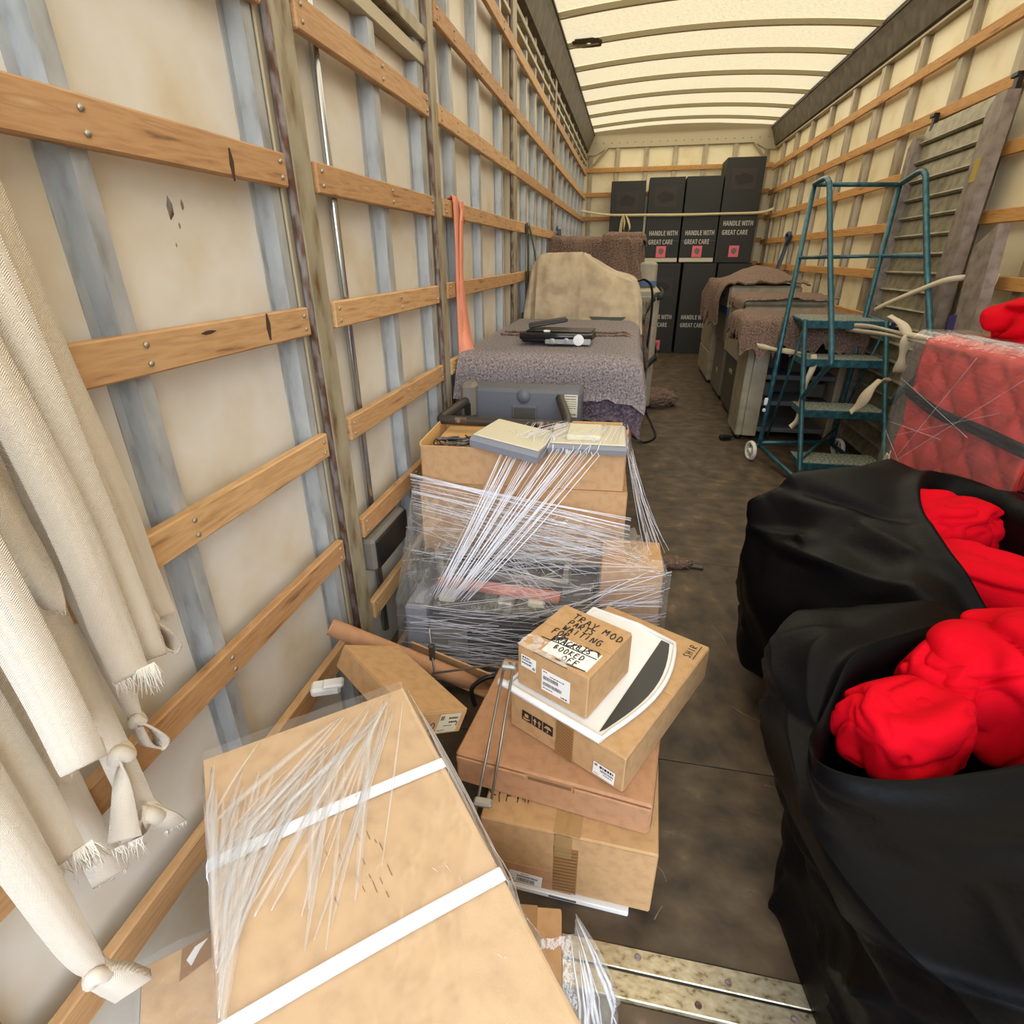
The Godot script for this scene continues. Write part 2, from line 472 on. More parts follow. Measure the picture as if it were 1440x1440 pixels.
# hat-section stud on a side wall; sx = +1 for the left wall, -1 for the right
func hat(x0: float, sx: float, z: float, w: float, d: float, y0: float, y1: float) -> Mesh:
	var s := MB.new()
	var prof := PackedVector2Array([Vector2(0, -w * 0.95), Vector2(0.003, -w * 0.95), Vector2(0.003, -w * 0.52), Vector2(d, -w * 0.42), Vector2(d, w * 0.42), Vector2(0.003, w * 0.52), Vector2(0.003, w * 0.95), Vector2(0, w * 0.95)])
	var poly := PackedVector2Array()
	for p in prof: poly.append(Vector2(p.x * sx, p.y))
	# prism runs along local z; turn it so that it stands up: (px, pz, height)
	s.x = Transform3D(Basis(Vector3(1, 0, 0), Vector3(0, 0, 1), Vector3(0, 1, 0)), Vector3(x0, 0, z))
	s.prism(poly, y0, y1)
	return s.mesh()

func bar_mesh(a: Vector3, b: Vector3, bev := 0.003) -> Mesh:
	var s := MB.new()
	s.span(a, b, bev)
	return s.mesh()

func build_room() -> void:
	# --- left wall
	var s := MB.new()
	s.span(Vector3(-0.80, -0.05, ZB - 0.05), Vector3(-0.757, 2.80, ZO), 0.001)
	var wl := struct("wall_left", s.mesh(), M.panel)
	for z in [0.62, 0.02, -0.205, -0.722, -1.165]:
		obj("stud", hat(-0.757, 1, z, 0.034, 0.036, 0.0, 2.56), M.stud, wl)
	for z in [-1.735, -2.10]:
		obj("stud", hat(-0.757, 1, z, 0.05, 0.036, 0.0, 2.56), M.stud, wl)
	for z in [-2.46, -2.87, -3.36, -4.12, -4.47, -4.82, -5.15, -5.80, -6.20, -6.62, -7.05, -7.48, -7.92, -8.36, -8.70]:
		obj("stud", hat(-0.757, 1, z, 0.05, 0.036, 0.0, 2.56), M.stud, wl)
	for q in [[-1.30, -1.222], [-2.228, -2.16], [-3.72, -3.60], [-5.48, -5.40]]:
		s = MB.new()
		s.span(Vector3(-0.757, 0, q[0]), Vector3(-0.705, 2.56, q[1]), 0.004)
		var po := obj("post", s.mesh(), M.post, wl)
		s = MB.new(true)
		s.tube(PV([Vector3(-0.712, 0, q[1] + 0.008), Vector3(-0.712, 2.56, q[1] + 0.008)]), 0.009, 10)
		obj("weld_bead", s.mesh(), M.rust, po)
		s = MB.new()
		s.span(Vector3(-0.757, 0, q[1] + 0.002), Vector3(-0.722, 2.56, q[1] + 0.03), 0.003)
		obj("edge_strip", s.mesh(), M.rail_light, po)
	# conduit in the second bay
	s = MB.new(true)
	s.tube(PV([Vector3(-0.738, 0.1, -1.44), Vector3(-0.738, 2.5, -1.44)]), 0.011, 12)
	obj("conduit", s.mesh(), M.shiny, wl)
	# header rails above the second bay and at the top of the wall
	obj("header_rail", bar_mesh(Vector3(-0.757, 1.835, -2.16), Vector3(-0.715, 1.875, -1.30)), M.rail_light, wl)
	obj("header_rail", bar_mesh(Vector3(-0.757, 1.895, -2.16), Vector3(-0.705, 1.935, -1.30)), M.post, wl)
	obj("header_rail", bar_mesh(Vector3(-0.757, 2.40, ZB), Vector3(-0.712, 2.425, -2.228)), M.rail_light, wl)
	obj("header_rail", bar_mesh(Vector3(-0.757, 2.47, ZB), Vector3(-0.706, 2.50, -2.228)), M.post, wl)
	var woods := [M.wood1, M.wood2, M.wood3]
	var k := 0
	for y in [0.012, 0.30, 0.585, 0.88, 1.17, 1.46, 1.75]:
		batten(wl, Vector3(-0.721, y - 0.06, -1.187), Vector3(XL, y, ZO - 0.02), woods[(k * 2 + 1) % 3], [-1.165, -0.722, -0.205, 0.02], 0)
		batten(wl, Vector3(-0.721, y - 0.059, -2.12), Vector3(XL, y + 0.003, -1.308), woods[k % 3], [-2.10, -1.74, -1.33], 0)
		k += 1
	for y in [0.30, 0.585, 0.88, 1.178, 1.467, 1.755, 2.034, 2.325]:
		batten(wl, Vector3(-0.721, y - 0.06, -3.66), Vector3(XL, y, -2.232), woods[(k + 1) % 3], [-2.26, -2.46, -2.87, -3.36], 0)
		batten(wl, Vector3(-0.721, y - 0.058, -5.42), Vector3(XL - 0.002, y + 0.002, -3.665), woods[(k + 2) % 3], [], 0)
		batten(wl, Vector3(-0.721, y - 0.06, -8.80), Vector3(XL - 0.001, y, -5.455), woods[k % 3], [], 0)
		k += 1
	# dark marks and scuffs: splinters missing from two battens, a paint chip and screw holes on the panel
	for q in [[-0.70, 1.418, -1.01, 0.05, 0.006], [-0.70, 1.145, -1.03, 0.05, 0.007], [-0.70, 1.155, -0.86, 0.006, 0.02]]:
		s = MB.new()
		s.prism(PackedVector2Array([Vector2(-q[4] * 0.5, -q[3] * 0.5), Vector2(q[4] * 0.2, -q[3] * 0.5), Vector2(q[4], q[3] * 0.1), Vector2(q[4] * 0.3, q[3] * 0.5), Vector2(-q[4] * 0.3, q[3] * 0.5), Vector2(-q[4], 0.0)]), 0, 0.0008)
		s = s
		var mi := obj("stain", s.mesh(), M.wood_dark, wl)
		mi.transform = Transform3D(Basis(Vector3.UP, PI / 2), Vector3(q[0], q[1], q[2]))
	for q in [[1.345, -0.905, 0.011], [1.352, -0.935, 0.005], [1.32, -0.918, 0.003], [1.29, -0.90, 0.002]]:
		s = MB.new()
		var r: float = q[2]
		s.prism(PackedVector2Array([Vector2(-r * 0.4, -r * 1.6), Vector2(r * 0.5, -r * 0.8), Vector2(r * 0.6, r * 0.6), Vector2(0, r * 1.7), Vector2(-r * 0.6, r * 0.3)]), 0, 0.0008)
		var mi := obj("paint_chip", s.mesh(), M.rust, wl)
		mi.transform = Transform3D(Basis(Vector3.UP, PI / 2), Vector3(-0.757, q[0], q[1]))
	for q in [[0.445, -0.985], [0.40, -0.985], [0.415, -0.953], [0.375, -0.955]]:
		s = MB.new(true)
		s.lathe(PackedVector2Array([Vector2(0.012, 0), Vector2(0.010, 0.004), Vector2(0.0, 0.0055)]), 14, Vector3(-0.757, q[0], q[1]), Basis(Vector3.FORWARD, -PI / 2))
		obj("bolt_cap", s.mesh(), M.machine_dark, wl)
	for q in [[0.475, -0.437, 0.011], [0.455, -0.418, 0.012]]:
		s = MB.new(true)
		s.lathe(PackedVector2Array([Vector2(0.0, -0.001), Vector2(float(q[2]), -0.001), Vector2(float(q[2]), 0.0015), Vector2(0.0, 0.002)]), 14, Vector3(-0.757, q[0], q[1]), Basis(Vector3.FORWARD, -PI / 2))
		obj("bolt_cap", s.mesh(), M.black, wl)

	# --- right wall
	s = MB.new()
	s.span(Vector3(1.757, -0.05, ZB - 0.05), Vector3(1.80, 2.80, ZO), 0.001)
	var wr := struct("wall_right", s.mesh(), M.panel_r)
	for i in 17:
		var z := 0.6 - 0.61 * i
		if z > ZB + 0.1:
			obj("stud", hat(1.757, -1, z, 0.085 if i % 4 == 2 else 0.065, 0.036, 0.0, 2.56), M.stud_r, wr)
	k = 0
	for y in [0.30, 0.595, 0.885, 1.175, 1.465, 1.755, 2.045, 2.335]:
		batten(wr, Vector3(XR, y - 0.06, -4.62), Vector3(1.721, y, ZO - 0.02), M.wood_r, [], 1)
		batten(wr, Vector3(XR + 0.001, y - 0.058, -8.86), Vector3(1.721, y + 0.002, -4.624), M.wood_r, [], 1)
		k += 1
	obj("header_rail", bar_mesh(Vector3(1.757, 2.53, ZB), Vector3(1.712, 2.55, ZO)), M.rail_light, wr)

	# --- bulkhead
	s = MB.new()
	s.span(Vector3(-0.80, -0.05, ZB - 0.09), Vector3(1.80, 2.86, ZB - 0.035), 0.001)
	var wb := struct("wall_front", s.mesh(), M.panel_r)
	for x in [-0.66, -0.30, 0.085, 0.465, 0.845, 1.225, 1.62]:
		obj("stud", bar_mesh(Vector3(x - 0.03, 0, ZB - 0.035), Vector3(x + 0.03, 2.6, ZB - 0.005)), M.stud_r, wb)
	for y in [0.33, 0.62, 0.91, 1.20, 1.49, 1.78, 2.075, 2.37]:
		batten(wb, Vector3(-0.74, y - 0.055, ZB - 0.005), Vector3(1.72, y, ZB + 0.015), M.wood_r, [], 2)
	s = MB.new()
	s.prism(PackedVector2Array([Vector2(-0.757, 2.52), Vector2(-0.60, 2.52), Vector2(-0.44, 2.60), Vector2(1.44, 2.60), Vector2(1.60, 2.52), Vector2(1.757, 2.52), Vector2(1.757, 2.78), Vector2(0.5, 2.86), Vector2(-0.757, 2.78)]), ZB - 0.03, ZB + 0.004)
	obj("gusset_plate", s.mesh(), M.rail_light, wb)
	for q in [[-0.62, 2.40, -0.44, 2.595], [1.62, 2.40, 1.44, 2.595]]:
		s = MB.new()
		s.tube(PV([Vector3(q[0], q[1], ZB), Vector3(q[2], q[3], ZB)]), 0.016, 6)
		obj("gusset_brace", s.mesh(), M.rail_light, wb)
	for i in 22:
		s = MB.new(true)
		s.lathe(PackedVector2Array([Vector2(0.008, 0), Vector2(0.006, 0.004), Vector2(0.0, 0.005)]), 8, Vector3(-0.6 + i * 0.105, 2.655, ZB + 0.004), Basis(Vector3.RIGHT, PI / 2))
		obj("rivet", s.mesh(), M.steel, wb)

	# --- roof: bowed translucent sheet, cove rails and ribs
	var rows := []
	var under := []
	var nx := 24
	for i in 2:
		var zz: float = ZO if i == 0 else ZB - 0.05
		var ring := PackedVector3Array()
		var ring2 := PackedVector3Array()
		for j in nx + 1:
			var u := float(j) / nx
			var yy := 2.765 + 0.075 * (1.0 - pow(2.0 * u - 1.0, 2.0))
			ring.append(Vector3(lerpf(-0.80, 1.80, u), yy, zz))
			ring2.append(Vector3(lerpf(-0.80, 1.80, u), yy + 0.004, zz))
		rows.append(ring)
		under.append(ring2)
	s = MB.new(true)
	s.grid([rows[1], rows[0]])
	s.grid([under[0], under[1]])
	var ce := struct("ceiling", s.mesh(), M.roof)
	var z := ZO - 0.585
	var n := 0
	while z > ZB + 0.1:
		var dz := 0.0 if z > -4.0 else 0.0
		s = MB.new()
		var L := PackedVector3Array(); var R := PackedVector3Array(); var L2 := PackedVector3Array(); var R2 := PackedVector3Array()
		for j in nx + 1:
			var u := float(j) / nx
			var yy := 2.765 + 0.075 * (1.0 - pow(2.0 * u - 1.0, 2.0)) - 0.001
			var xx := lerpf(-0.757, 1.757, u)
			L.append(Vector3(xx, yy - 0.032, z + dz - 0.016)); R.append(Vector3(xx, yy - 0.032, z + dz + 0.016))
			L2.append(Vector3(xx, yy, z + dz - 0.022)); R2.append(Vector3(xx, yy, z + dz + 0.022))
		s.grid([L2, R2, R, L], false, true)
		obj("roof_rib", s.mesh(), M.rib, ce)
		z -= 0.61
		n += 1
	for sx in [-1.0, 1.0]:
		var cx := 0.5
		var poly := PackedVector2Array([Vector2(1.257, 2.545), Vector2(1.195, 2.56), Vector2(1.145, 2.70), Vector2(1.125, 2.745), Vector2(1.13, 2.785), Vector2(1.257, 2.785)])
		var pp := PackedVector2Array()
		for p in poly: pp.append(Vector2(cx + p.x * sx, p.y))
		s = MB.new()
		s.prism(pp, ZB - 0.03, ZO)
		obj("cove_rail", s.mesh(), M.cove, ce)
		s = MB.new()
		s.span(Vector3(cx + sx * 1.118, 2.742, ZB), Vector3(cx + sx * 1.135, 2.762, ZO), 0.002)
		obj("cove_lip", s.mesh(), M.dark_metal, ce)
	# broken patch in the sheet with a small hole
	s = MB.new()
	var pl := PackedVector2Array()
	rng.seed = 3
	for i in 26:
		var a := TAU * i / 26
		var r := 1.0 + rng.randf_range(-0.09, 0.09)
		pl.append(Vector2(signf(cos(a)) * pow(absf(cos(a)), 0.5) * 0.112 * r, signf(sin(a)) * pow(absf(sin(a)), 0.6) * 0.10 * r))
	s.x = Transform3D(Basis(Vector3(1, 0, 0), Vector3(0, 0, 1), Vector3(0, -1, 0)), Vector3(-0.47, 2.776, -5.42))
	s.prism(pl, 0.0, 0.006)
	var patch := obj("roof_patch", s.mesh(), M.machine_dark, ce)
	s = MB.new()
	var hp := PackedVector2Array()
	for i in 12:
		hp.append(Vector2(cos(TAU * i / 12) * 0.014, sin(TAU * i / 12) * 0.014))
	s.x = Transform3D(Basis(Vector3(1, 0, 0), Vector3(0, 0, 1), Vector3(0, -1, 0)), Vector3(-0.46, 2.769, -5.42))
	s.prism(hp, 0.0, 0.002)
	obj("hole", s.mesh(), M.roof, patch)

	# --- floor: boards with joints, the sill strips and the platform beyond them
	s = MB.new()
	s.span(Vector3(-0.80, -0.08, ZB - 0.05), Vector3(1.80, -0.012, ZO), 0.001)
	var fl := struct("floor", s.mesh(), M.seam)
	var zs := [-0.668, -1.153, -2.285, -3.39, -4.05, -5.18, -6.3, -7.45, ZB]
	for i in zs.size() - 1:
		obj("floor_board", bar_mesh(Vector3(-0.757, -0.02, zs[i + 1] + 0.0015), Vector3(1.757, 0.0, zs[i] - 0.0015), 0.0012), M.floor if i % 2 == 0 else M.floor2, fl)
	obj("floor_board", bar_mesh(Vector3(-0.757, -0.03, -0.575), Vector3(1.757, -0.006, ZO), 0.001), M.floor2, fl)
	obj("joint_filler", bar_mesh(Vector3(-0.757, -0.02, -0.6262), Vector3(1.757, 0.0025, -0.6218), 0.0005), M.black, fl)
	for q in [[-0.667, -0.626], [-0.622, -0.578]]:
		var st := obj("sill_strip", bar_mesh(Vector3(-0.757, -0.02, q[0]), Vector3(1.757, 0.004, q[1]), 0.002), M.sill, fl)
		for i in 14:
			s = MB.new(true)
			var xx: float = -0.62 + 0.17 * i + (0.06 if q[0] < -0.63 else 0.0)
			s.lathe(PackedVector2Array([Vector2(0.0, 0.0), Vector2(0.0068, 0.0), Vector2(0.0062, 0.0012), Vector2(0.003, 0.0005), Vector2(0.0, 0.0004)]), 12, Vector3(xx, 0.004, (q[0] + q[1]) * 0.5 + (0.006 if i % 2 else -0.005)))
			obj("screw", s.mesh(), M.rust, st)
	# scratches on the boards
	rng.seed = 404
	s = MB.new()
	for i in 70:
		var cx := rng.randf_range(-0.1, 1.2); var cz := -0.75 - 5.0 * pow(rng.randf(), 1.6)
		var an := rng.randf_range(0, PI); var ln := rng.randf_range(0.02, 0.13)
		var d := Vector3(cos(an), 0, sin(an)) * ln
		var bend := Vector3(-d.z, 0, d.x) * rng.randf_range(-0.3, 0.3)
		var c := curve([Vector3(cx, 0.0004, cz), Vector3(cx, 0.0004, cz) + d * 0.5 + bend, Vector3(cx, 0.0004, cz) + d], 4)
		var sd := PackedVector3Array(); var hw := PackedFloat32Array()
		for q in c.size():
			sd.append(Vector3(-d.z, 0, d.x).normalized()); hw.append(rng.randf_range(0.0004, 0.0014))
		s.ribbon(c, sd, hw, 0.0004)
	obj("scratch", s.mesh(), M.scratch, fl).set_meta("kind", "stuff")
	# electric junction box on the left wall, second bay
	var eb := thing("junction_box", "black electric box with rounded grey edge mounted on the left wall between two slats", "electric box", Vector3(-0.757, 0.0, 0.0))
	s = MB.new()
	s.span(Vector3(0.0, 0.405, -1.57), Vector3(0.078, 0.515, -1.315), 0.012)
	obj("housing", s.mesh(), M.machine_mid, eb)
	s = MB.new()
	s.span(Vector3(0.074, 0.412, -1.565), Vector3(0.083, 0.508, -1.325), 0.004)
	obj("cover", s.mesh(), M.black, eb)
	for q in [[0.43, -1.41], [0.43, -1.44], [0.49, -1.41], [0.49, -1.44]]:
		s = MB.new(true)
		s.lathe(PackedVector2Array([Vector2(0.004, 0), Vector2(0.003, 0.002), Vector2(0, 0.0025)]), 8, Vector3(0.083, q[0], q[1]), Basis(Vector3.FORWARD, -PI / 2))
		obj("screw", s.mesh(), M.shiny, eb)
	s = MB.new(true)
	s.tube(curve([Vector3(0.03, 0.51, -1.50), Vector3(0.03, 0.56, -1.53), Vector3(0.05, 0.545, -1.60), Vector3(0.04, 0.46, -1.62), Vector3(0.02, 0.40, -1.63)], 8), 0.006, 8)
	obj("cable", s.mesh(), M.zinc, eb)

# ------------------------------------------------------------------ cartons and what stands on them
# carton node: origin at the bottom of its front left corner, +x along the front edge, +z out of the front
func carton_base(called: String, label: String, at: Vector3, turn: float, group := "") -> Node3D:
	return thing(called, label, "box", at, turn, group)

func carton_body(o: Node3D, w: float, h: float, d: float, m: Material, seam := "x", bulge := 0.003) -> MeshInstance3D:
	# slightly bulged shell, one grid per side
	var s := MB.new()
	var n := 5
	var face := func(p: Vector3, u: Vector3, v: Vector3) -> void:
		var rows := []
		var nn := u.cross(v).normalized()
		for i in n + 1:
			var r := PackedVector3Array()
			for j in n + 1:
				var fu := float(j) / n; var fv := float(i) / n
				r.append(p + nn * 0.0008 + u * fu + v * fv + nn * bulge * sin(PI * fu) * sin(PI * fv))
			rows.append(r)
		s.grid(rows)
	var e := 0.003
	s.box(Vector3(w * 0.5, h * 0.5, -d * 0.5), Vector3(w, h, d), e)
	s.smooth(true)
	face.call(Vector3(e, e, 0), Vector3(w - 2 * e, 0, 0), Vector3(0, h - 2 * e, 0))
	face.call(Vector3(w, e, -e), Vector3(0, 0, -d + 2 * e), Vector3(0, h - 2 * e, 0))
	face.call(Vector3(0, e, -d + e), Vector3(0, 0, d - 2 * e), Vector3(0, h - 2 * e, 0))
	var body := obj("body", s.mesh(), m, o)
	if seam != "":
		# two top flaps meeting at a joint
		var g := 0.0016
		for k in 2:
			s = MB.new()
			if seam == "x":   # joint runs along x
				var z0 := -d + 0.001 if k == 0 else -d * 0.5 + g
				var z1 := -d * 0.5 - g if k == 0 else -0.001
				s.span(Vector3(0.001, h - 0.002, z0), Vector3(w - 0.001, h + 0.0025, z1), 0.002)
			else:
				var x0 := 0.001 if k == 0 else w * 0.5 + g
				var x1 := w * 0.5 - g if k == 0 else w - 0.001
				s.span(Vector3(x0, h - 0.002, -d + 0.001), Vector3(x1, h + 0.0025, -0.001), 0.002)
			obj("flap", s.mesh(), m, o)
	return body

func plate(o: Node3D, called: String, a: Vector3, b: Vector3, m: Material, label := "") -> MeshInstance3D:
	var s := MB.new()
	s.span(a, b, 0.0004)
	var p := obj(called, s.mesh(), m, o)
	if label != "": p.set_meta("label", label)
	return p

func text_on(o: Node3D, called: String, txt: String, size: float, m: Material, xf: Transform3D, font := "Droid Sans", bold := false) -> MeshInstance3D:
	var t := TextMesh.new()
	var f := SystemFont.new()
	f.font_names = PackedStringArray([font])
	if bold: f.font_weight = 700
	t.font = f
	t.text = txt
	t.font_size = 32
	t.pixel_size = size / 32.0
	t.depth = 0.0006
	t.curve_step = 1.5
	t.horizontal_alignment = HORIZONTAL_ALIGNMENT_LEFT
	t.vertical_alignment = VERTICAL_ALIGNMENT_BOTTOM
	var p := obj(called, t, m, o)
	p.transform = xf
	return p

# a printed adhesive label on a face: xf maps x right, y up, z out; w x h
func sticker(o: Node3D, w: float, h: float, xf: Transform3D, seed_n: int, bars: Array, label := "white printed label", m: Material = null) -> MeshInstance3D:
	var s := MB.new()
	s.span(Vector3(0, 0, 0), Vector3(w, h, 0.0009), 0.0003)
	var p := obj("label_sheet", s.mesh(), m if m else M.paper, o)
	p.set_meta("label", label)
	p.transform = xf
	var r := RandomNumberGenerator.new()
	r.seed = seed_n
	s = MB.new()
	for b in bars:   # [x0, y0, x1, y1, kind] in fractions; kind 0 = barcode, 1 = line of small print, 2 = square code
		var x0: float = b[0] * w; var y0: float = b[1] * h; var x1: float = b[2] * w; var y1: float = b[3] * h
		if b[4] == 0:
			var x := x0
			while x < x1:
				var bw := r.randf_range(0.0005, 0.0016)
				s.span(Vector3(x, y0, 0.0008), Vector3(minf(x + bw, x1), y1, 0.0012), 0.0001)
				x += bw + r.randf_range(0.0005, 0.0013)
		elif b[4] == 1:
			var x := x0
			while x < x1:
				var bw := r.randf_range(0.002, 0.006)
				s.span(Vector3(x, y0, 0.0008), Vector3(minf(x + bw, x1), y1, 0.0012), 0.0001)
				x += bw + 0.0014
	obj("print", s.mesh(), M.ink, p)
	return p

# handwriting: a stroke alphabet in a 1 x 1 cell
const STROKES := {
	"T": [[0, 1, 1, 1], [0.5, 1, 0.45, 0]], "R": [[0, 0, 0.05, 1, 0.6, 0.95, 0.65, 0.6, 0.05, 0.5, 0.75, 0]], "A": [[0, 0, 0.45, 1, 0.8, 0], [0.15, 0.4, 0.7, 0.42]],
	"Y": [[0, 1, 0.4, 0.5, 0.85, 1], [0.4, 0.5, 0.3, -0.1]], "M": [[0, 0, 0.1, 0.95, 0.4, 0.4, 0.75, 1, 0.85, 0]], "O": [[0.45, 1, 0.05, 0.6, 0.2, 0.05, 0.6, 0.0, 0.85, 0.5, 0.45, 1]],
	"D": [[0.05, 0, 0.1, 1, 0.7, 0.75, 0.75, 0.3, 0.05, 0]], "P": [[0.05, 0, 0.1, 1, 0.7, 0.85, 0.6, 0.5, 0.1, 0.45]], "S": [[0.75, 0.9, 0.3, 1, 0.15, 0.7, 0.65, 0.4, 0.55, 0.05, 0.05, 0.1]],
	"W": [[0, 1, 0.2, 0, 0.45, 0.7, 0.65, 0, 0.95, 1]], "I": [[0.4, 1, 0.38, 0]], "N": [[0, 0, 0.1, 1, 0.65, 0.05, 0.8, 1]], "G": [[0.8, 0.85, 0.3, 1, 0.05, 0.5, 0.3, 0, 0.8, 0.1, 0.8, 0.45, 0.5, 0.45]],
	"F": [[0.8, 1, 0.1, 0.95, 0.05, -0.05], [0.05, 0.5, 0.6, 0.55]], "B": [[0.05, 0, 0.1, 1, 0.6, 0.85, 0.15, 0.5, 0.7, 0.3, 0.05, 0]], "C": [[0.8, 0.85, 0.35, 0.95, 0.05, 0.45, 0.35, 0, 0.8, 0.15]],
	"K": [[0.05, 0, 0.1, 1], [0.7, 0.95, 0.12, 0.45, 0.75, 0]], "E": [[0.75, 0.95, 0.1, 0.9, 0.05, 0.05, 0.75, 0.05], [0.08, 0.5, 0.55, 0.5]], "H": [[0.05, 0, 0.1, 1], [0.75, 1, 0.7, 0], [0.08, 0.5, 0.72, 0.5]],
	"(": [[0.6, 1.2, 0.2, 0.6, 0.5, -0.2]], "i": [[0.4, 0.6, 0.4, 0]], "n": [[0.1, 0, 0.1, 0.6, 0.5, 0.55, 0.6, 0]],
}

func write_line(s: MB, txt: String, at: Vector2, size: float, slope := 0.0, pen := 0.0016, squeeze := 0.62, gap := 0.2, jig := 0.06) -> float:
	var x := at.x
	for ch in txt:
		if ch == " ":
			x += size * 0.6
			continue
		for st in STROKES[ch]:
			var pts := []
			for i in range(0, st.size(), 2):
				var px: float = x + st[i] * size * squeeze + rng.randf_range(-jig, jig) * size * 0.4
				var py: float = at.y + st[i + 1] * size + (x - at.x) * slope + rng.randf_range(-jig, jig) * size
				pts.append(Vector3(px, py, 0))
			ink(s, pts, pen)
		x += size * (squeeze + gap)
	return x

func ink(s: MB, pts: Array, pen: float) -> void:
	var c := curve(pts, 3)
	var sides := PackedVector3Array(); var hw := PackedFloat32Array()
	for i in c.size():
		var t := c[mini(i + 1, c.size() - 1)] - c[maxi(i - 1, 0)]
		sides.append(Vector3(-t.y, t.x, 0).normalized() if t.length() > 1e-6 else Vector3.RIGHT)
		hw.append(pen * 0.5)
	s.ribbon(c, sides, hw, 0.0006)

# frames that lay x right and y up on a face of a carton (w, h, d)
func on_front(x: float, y: float, lift := 0.0032) -> Transform3D:
	return Transform3D(Basis(), Vector3(x, y, lift))
func on_top(x: float, z: float, h: float, turn := 0.0, lift := 0.0028) -> Transform3D:
	# x right, reading away from the front: y goes towards -z
	return Transform3D(Basis(Vector3.UP, turn) * Basis(Vector3(1, 0, 0), Vector3(0, 0, -1), Vector3(0, 1, 0)), Vector3(x, h + lift, z))

func turn_of(a: Vector2, b: Vector2) -> float:
	return -atan2(b.y - a.y, b.x - a.x)

func build_cartons() -> void:
	var s: MB
	# --- stack of four cartons beside the aisle, from the floor up
	var o := carton_base("white_panel", "thin white panel sheet lying on the floor under the taped bottom carton of the stack", Vector3(-0.20, 0.001, -0.725), turn_of(Vector2(-0.222, -0.747), Vector2(0.143, -0.733)))
	o.set_meta("category", "panel")
	s = MB.new(); s.span(Vector3(0.0, 0, -0.26), Vector3(0.30, 0.014, -0.010), 0.002)
	obj("sheet", s.mesh(), M.white, o)
	plate(o, "handle_cutout", Vector3(0.13, 0.004, -0.0105), Vector3(0.19, 0.011, -0.0093), M.print_grey)

	o = carton_base("carton", "bottom carton of the aisle stack, with torn brown tape and a white barcode label", Vector3(-0.222, 0.016, -0.747), turn_of(Vector2(-0.222, -0.747), Vector2(0.143, -0.733)))
	carton_body(o, 0.366, 0.184, 0.33, M.card4, "z")
	plate(o, "front_panel_shade", Vector3(0.0, 0.0, 0.0005), Vector3(0.20, 0.062, 0.0036), M.card3, "lower flap of the front, darker brown")
	var tp := plate(o, "parcel_tape", Vector3(0.158, 0.004, 0.0005), Vector3(0.21, 0.15, 0.0038), M.tape_brown, "brown parcel tape with diagonal print")
	s = MB.new()
	for i in 13:
		var y := 0.008 + i * 0.0105
		s.quad(Vector3(0.160, y, 0.0041), Vector3(0.208, y + 0.004, 0.0041), Vector3(0.208, y + 0.0062, 0.0041), Vector3(0.160, y + 0.0022, 0.0041))
	obj("tape_print", s.mesh(), M.tape_print, tp)
	var ct := plate(o, "clear_tape", Vector3(0.156, 0.1862, -0.20), Vector3(0.212, 0.1875, 0.002), M.tape, "clear tape across the flaps")
	plate(o, "clear_tape", Vector3(0.160, 0.12, 0.0035), Vector3(0.196, 0.186, 0.0046), M.tape)
	var lb := sticker(o, 0.073, 0.034, on_front(0.062, 0.006, 0.0037) * Transform3D(Basis(Vector3(0, 0, 1), -0.06), Vector3.ZERO), 5, [[0.24, 0.1, 0.78, 0.48, 0], [0.35, 0.86, 0.6, 0.92, 1], [0.04, 0.2, 0.16, 0.25, 1]], "white label with a barcode and a long number")
	text_on(lb, "number", "6000025875942", 0.0065, M.ink, Transform3D(Basis(), Vector3(0.017, 0.0185, 0.0011)), "Droid Sans", true)
	sticker(o, 0.010, 0.03, on_front(0.028, 0.024, 0.0037), 6, [[0.1, 0.2, 0.9, 0.3, 1], [0.1, 0.5, 0.9, 0.6, 1], [0.1, 0.75, 0.9, 0.82, 1]], "edge of a pale label")
	s = MB.new()
	s.x = on_top(0.006, -0.046, 0.184, 0.0, 0.003)
	ink(s, [Vector3(0.004, 0.04, 0), Vector3(-0.004, 0.025, 0), Vector3(0.003, 0.012, 0), Vector3(0.014, 0.01, 0)], 0.0022)
	write_line(s, "(Fin", Vector2(0.018, 0.0), 0.024, 0.1, 0.002)
	write_line(s, "M", Vector2(0.062, 0.01), 0.022, 0.0, 0.002)
	obj("handwriting", s.mesh(), M.ink, o)

	o = carton_base("carton", "flat reddish tuck-front carton, second from the bottom of the aisle stack", Vector3(-0.295, 0.203, -0.827), turn_of(Vector2(-0.295, -0.827), Vector2(0.126, -0.775)))
	carton_body(o, 0.424, 0.079, 0.33, M.card3, "", 0.001)
	s = MB.new(); s.span(Vector3(0.002, 0.0775, -0.329), Vector3(0.422, 0.081, -0.003), 0.0015)
	obj("lid", s.mesh(), M.card3, o)
	plate(o, "front_flap", Vector3(0.006, 0.002, 0.0), Vector3(0.418, 0.073, 0.0045), M.card3)
	for q in [[0.0, 0.165], [0.262, 0.424]]:
		s = MB.new(); s.span(Vector3(q[0] + 0.003, 0.062, 0.0025), Vector3(q[1] - 0.003, 0.0765, 0.0075), 0.002)
		obj("tuck_lip", s.mesh(), M.card3, o)
	plate(o, "slot", Vector3(0.167, 0.066, 0.0040), Vector3(0.26, 0.0745, 0.0052), M.card_edge, "dark open slot between the tuck lips")

	o = carton_base("carton", "carton with three black handling symbols and a printed tape strip on its front", Vector3(-0.192, 0.2865, -0.928), turn_of(Vector2(-0.192, -0.928), Vector2(0.065, -0.792)))
	carton_body(o, 0.291, 0.0945, 0.432, M.card4, "x", 0.002)
	tp = plate(o, "parcel_tape", Vector3(0.128, 0.001, 0.0005), Vector3(0.172, 0.0965, 0.0038), M.tape_brown, "brown tape with slanting dark print")
	s = MB.new()
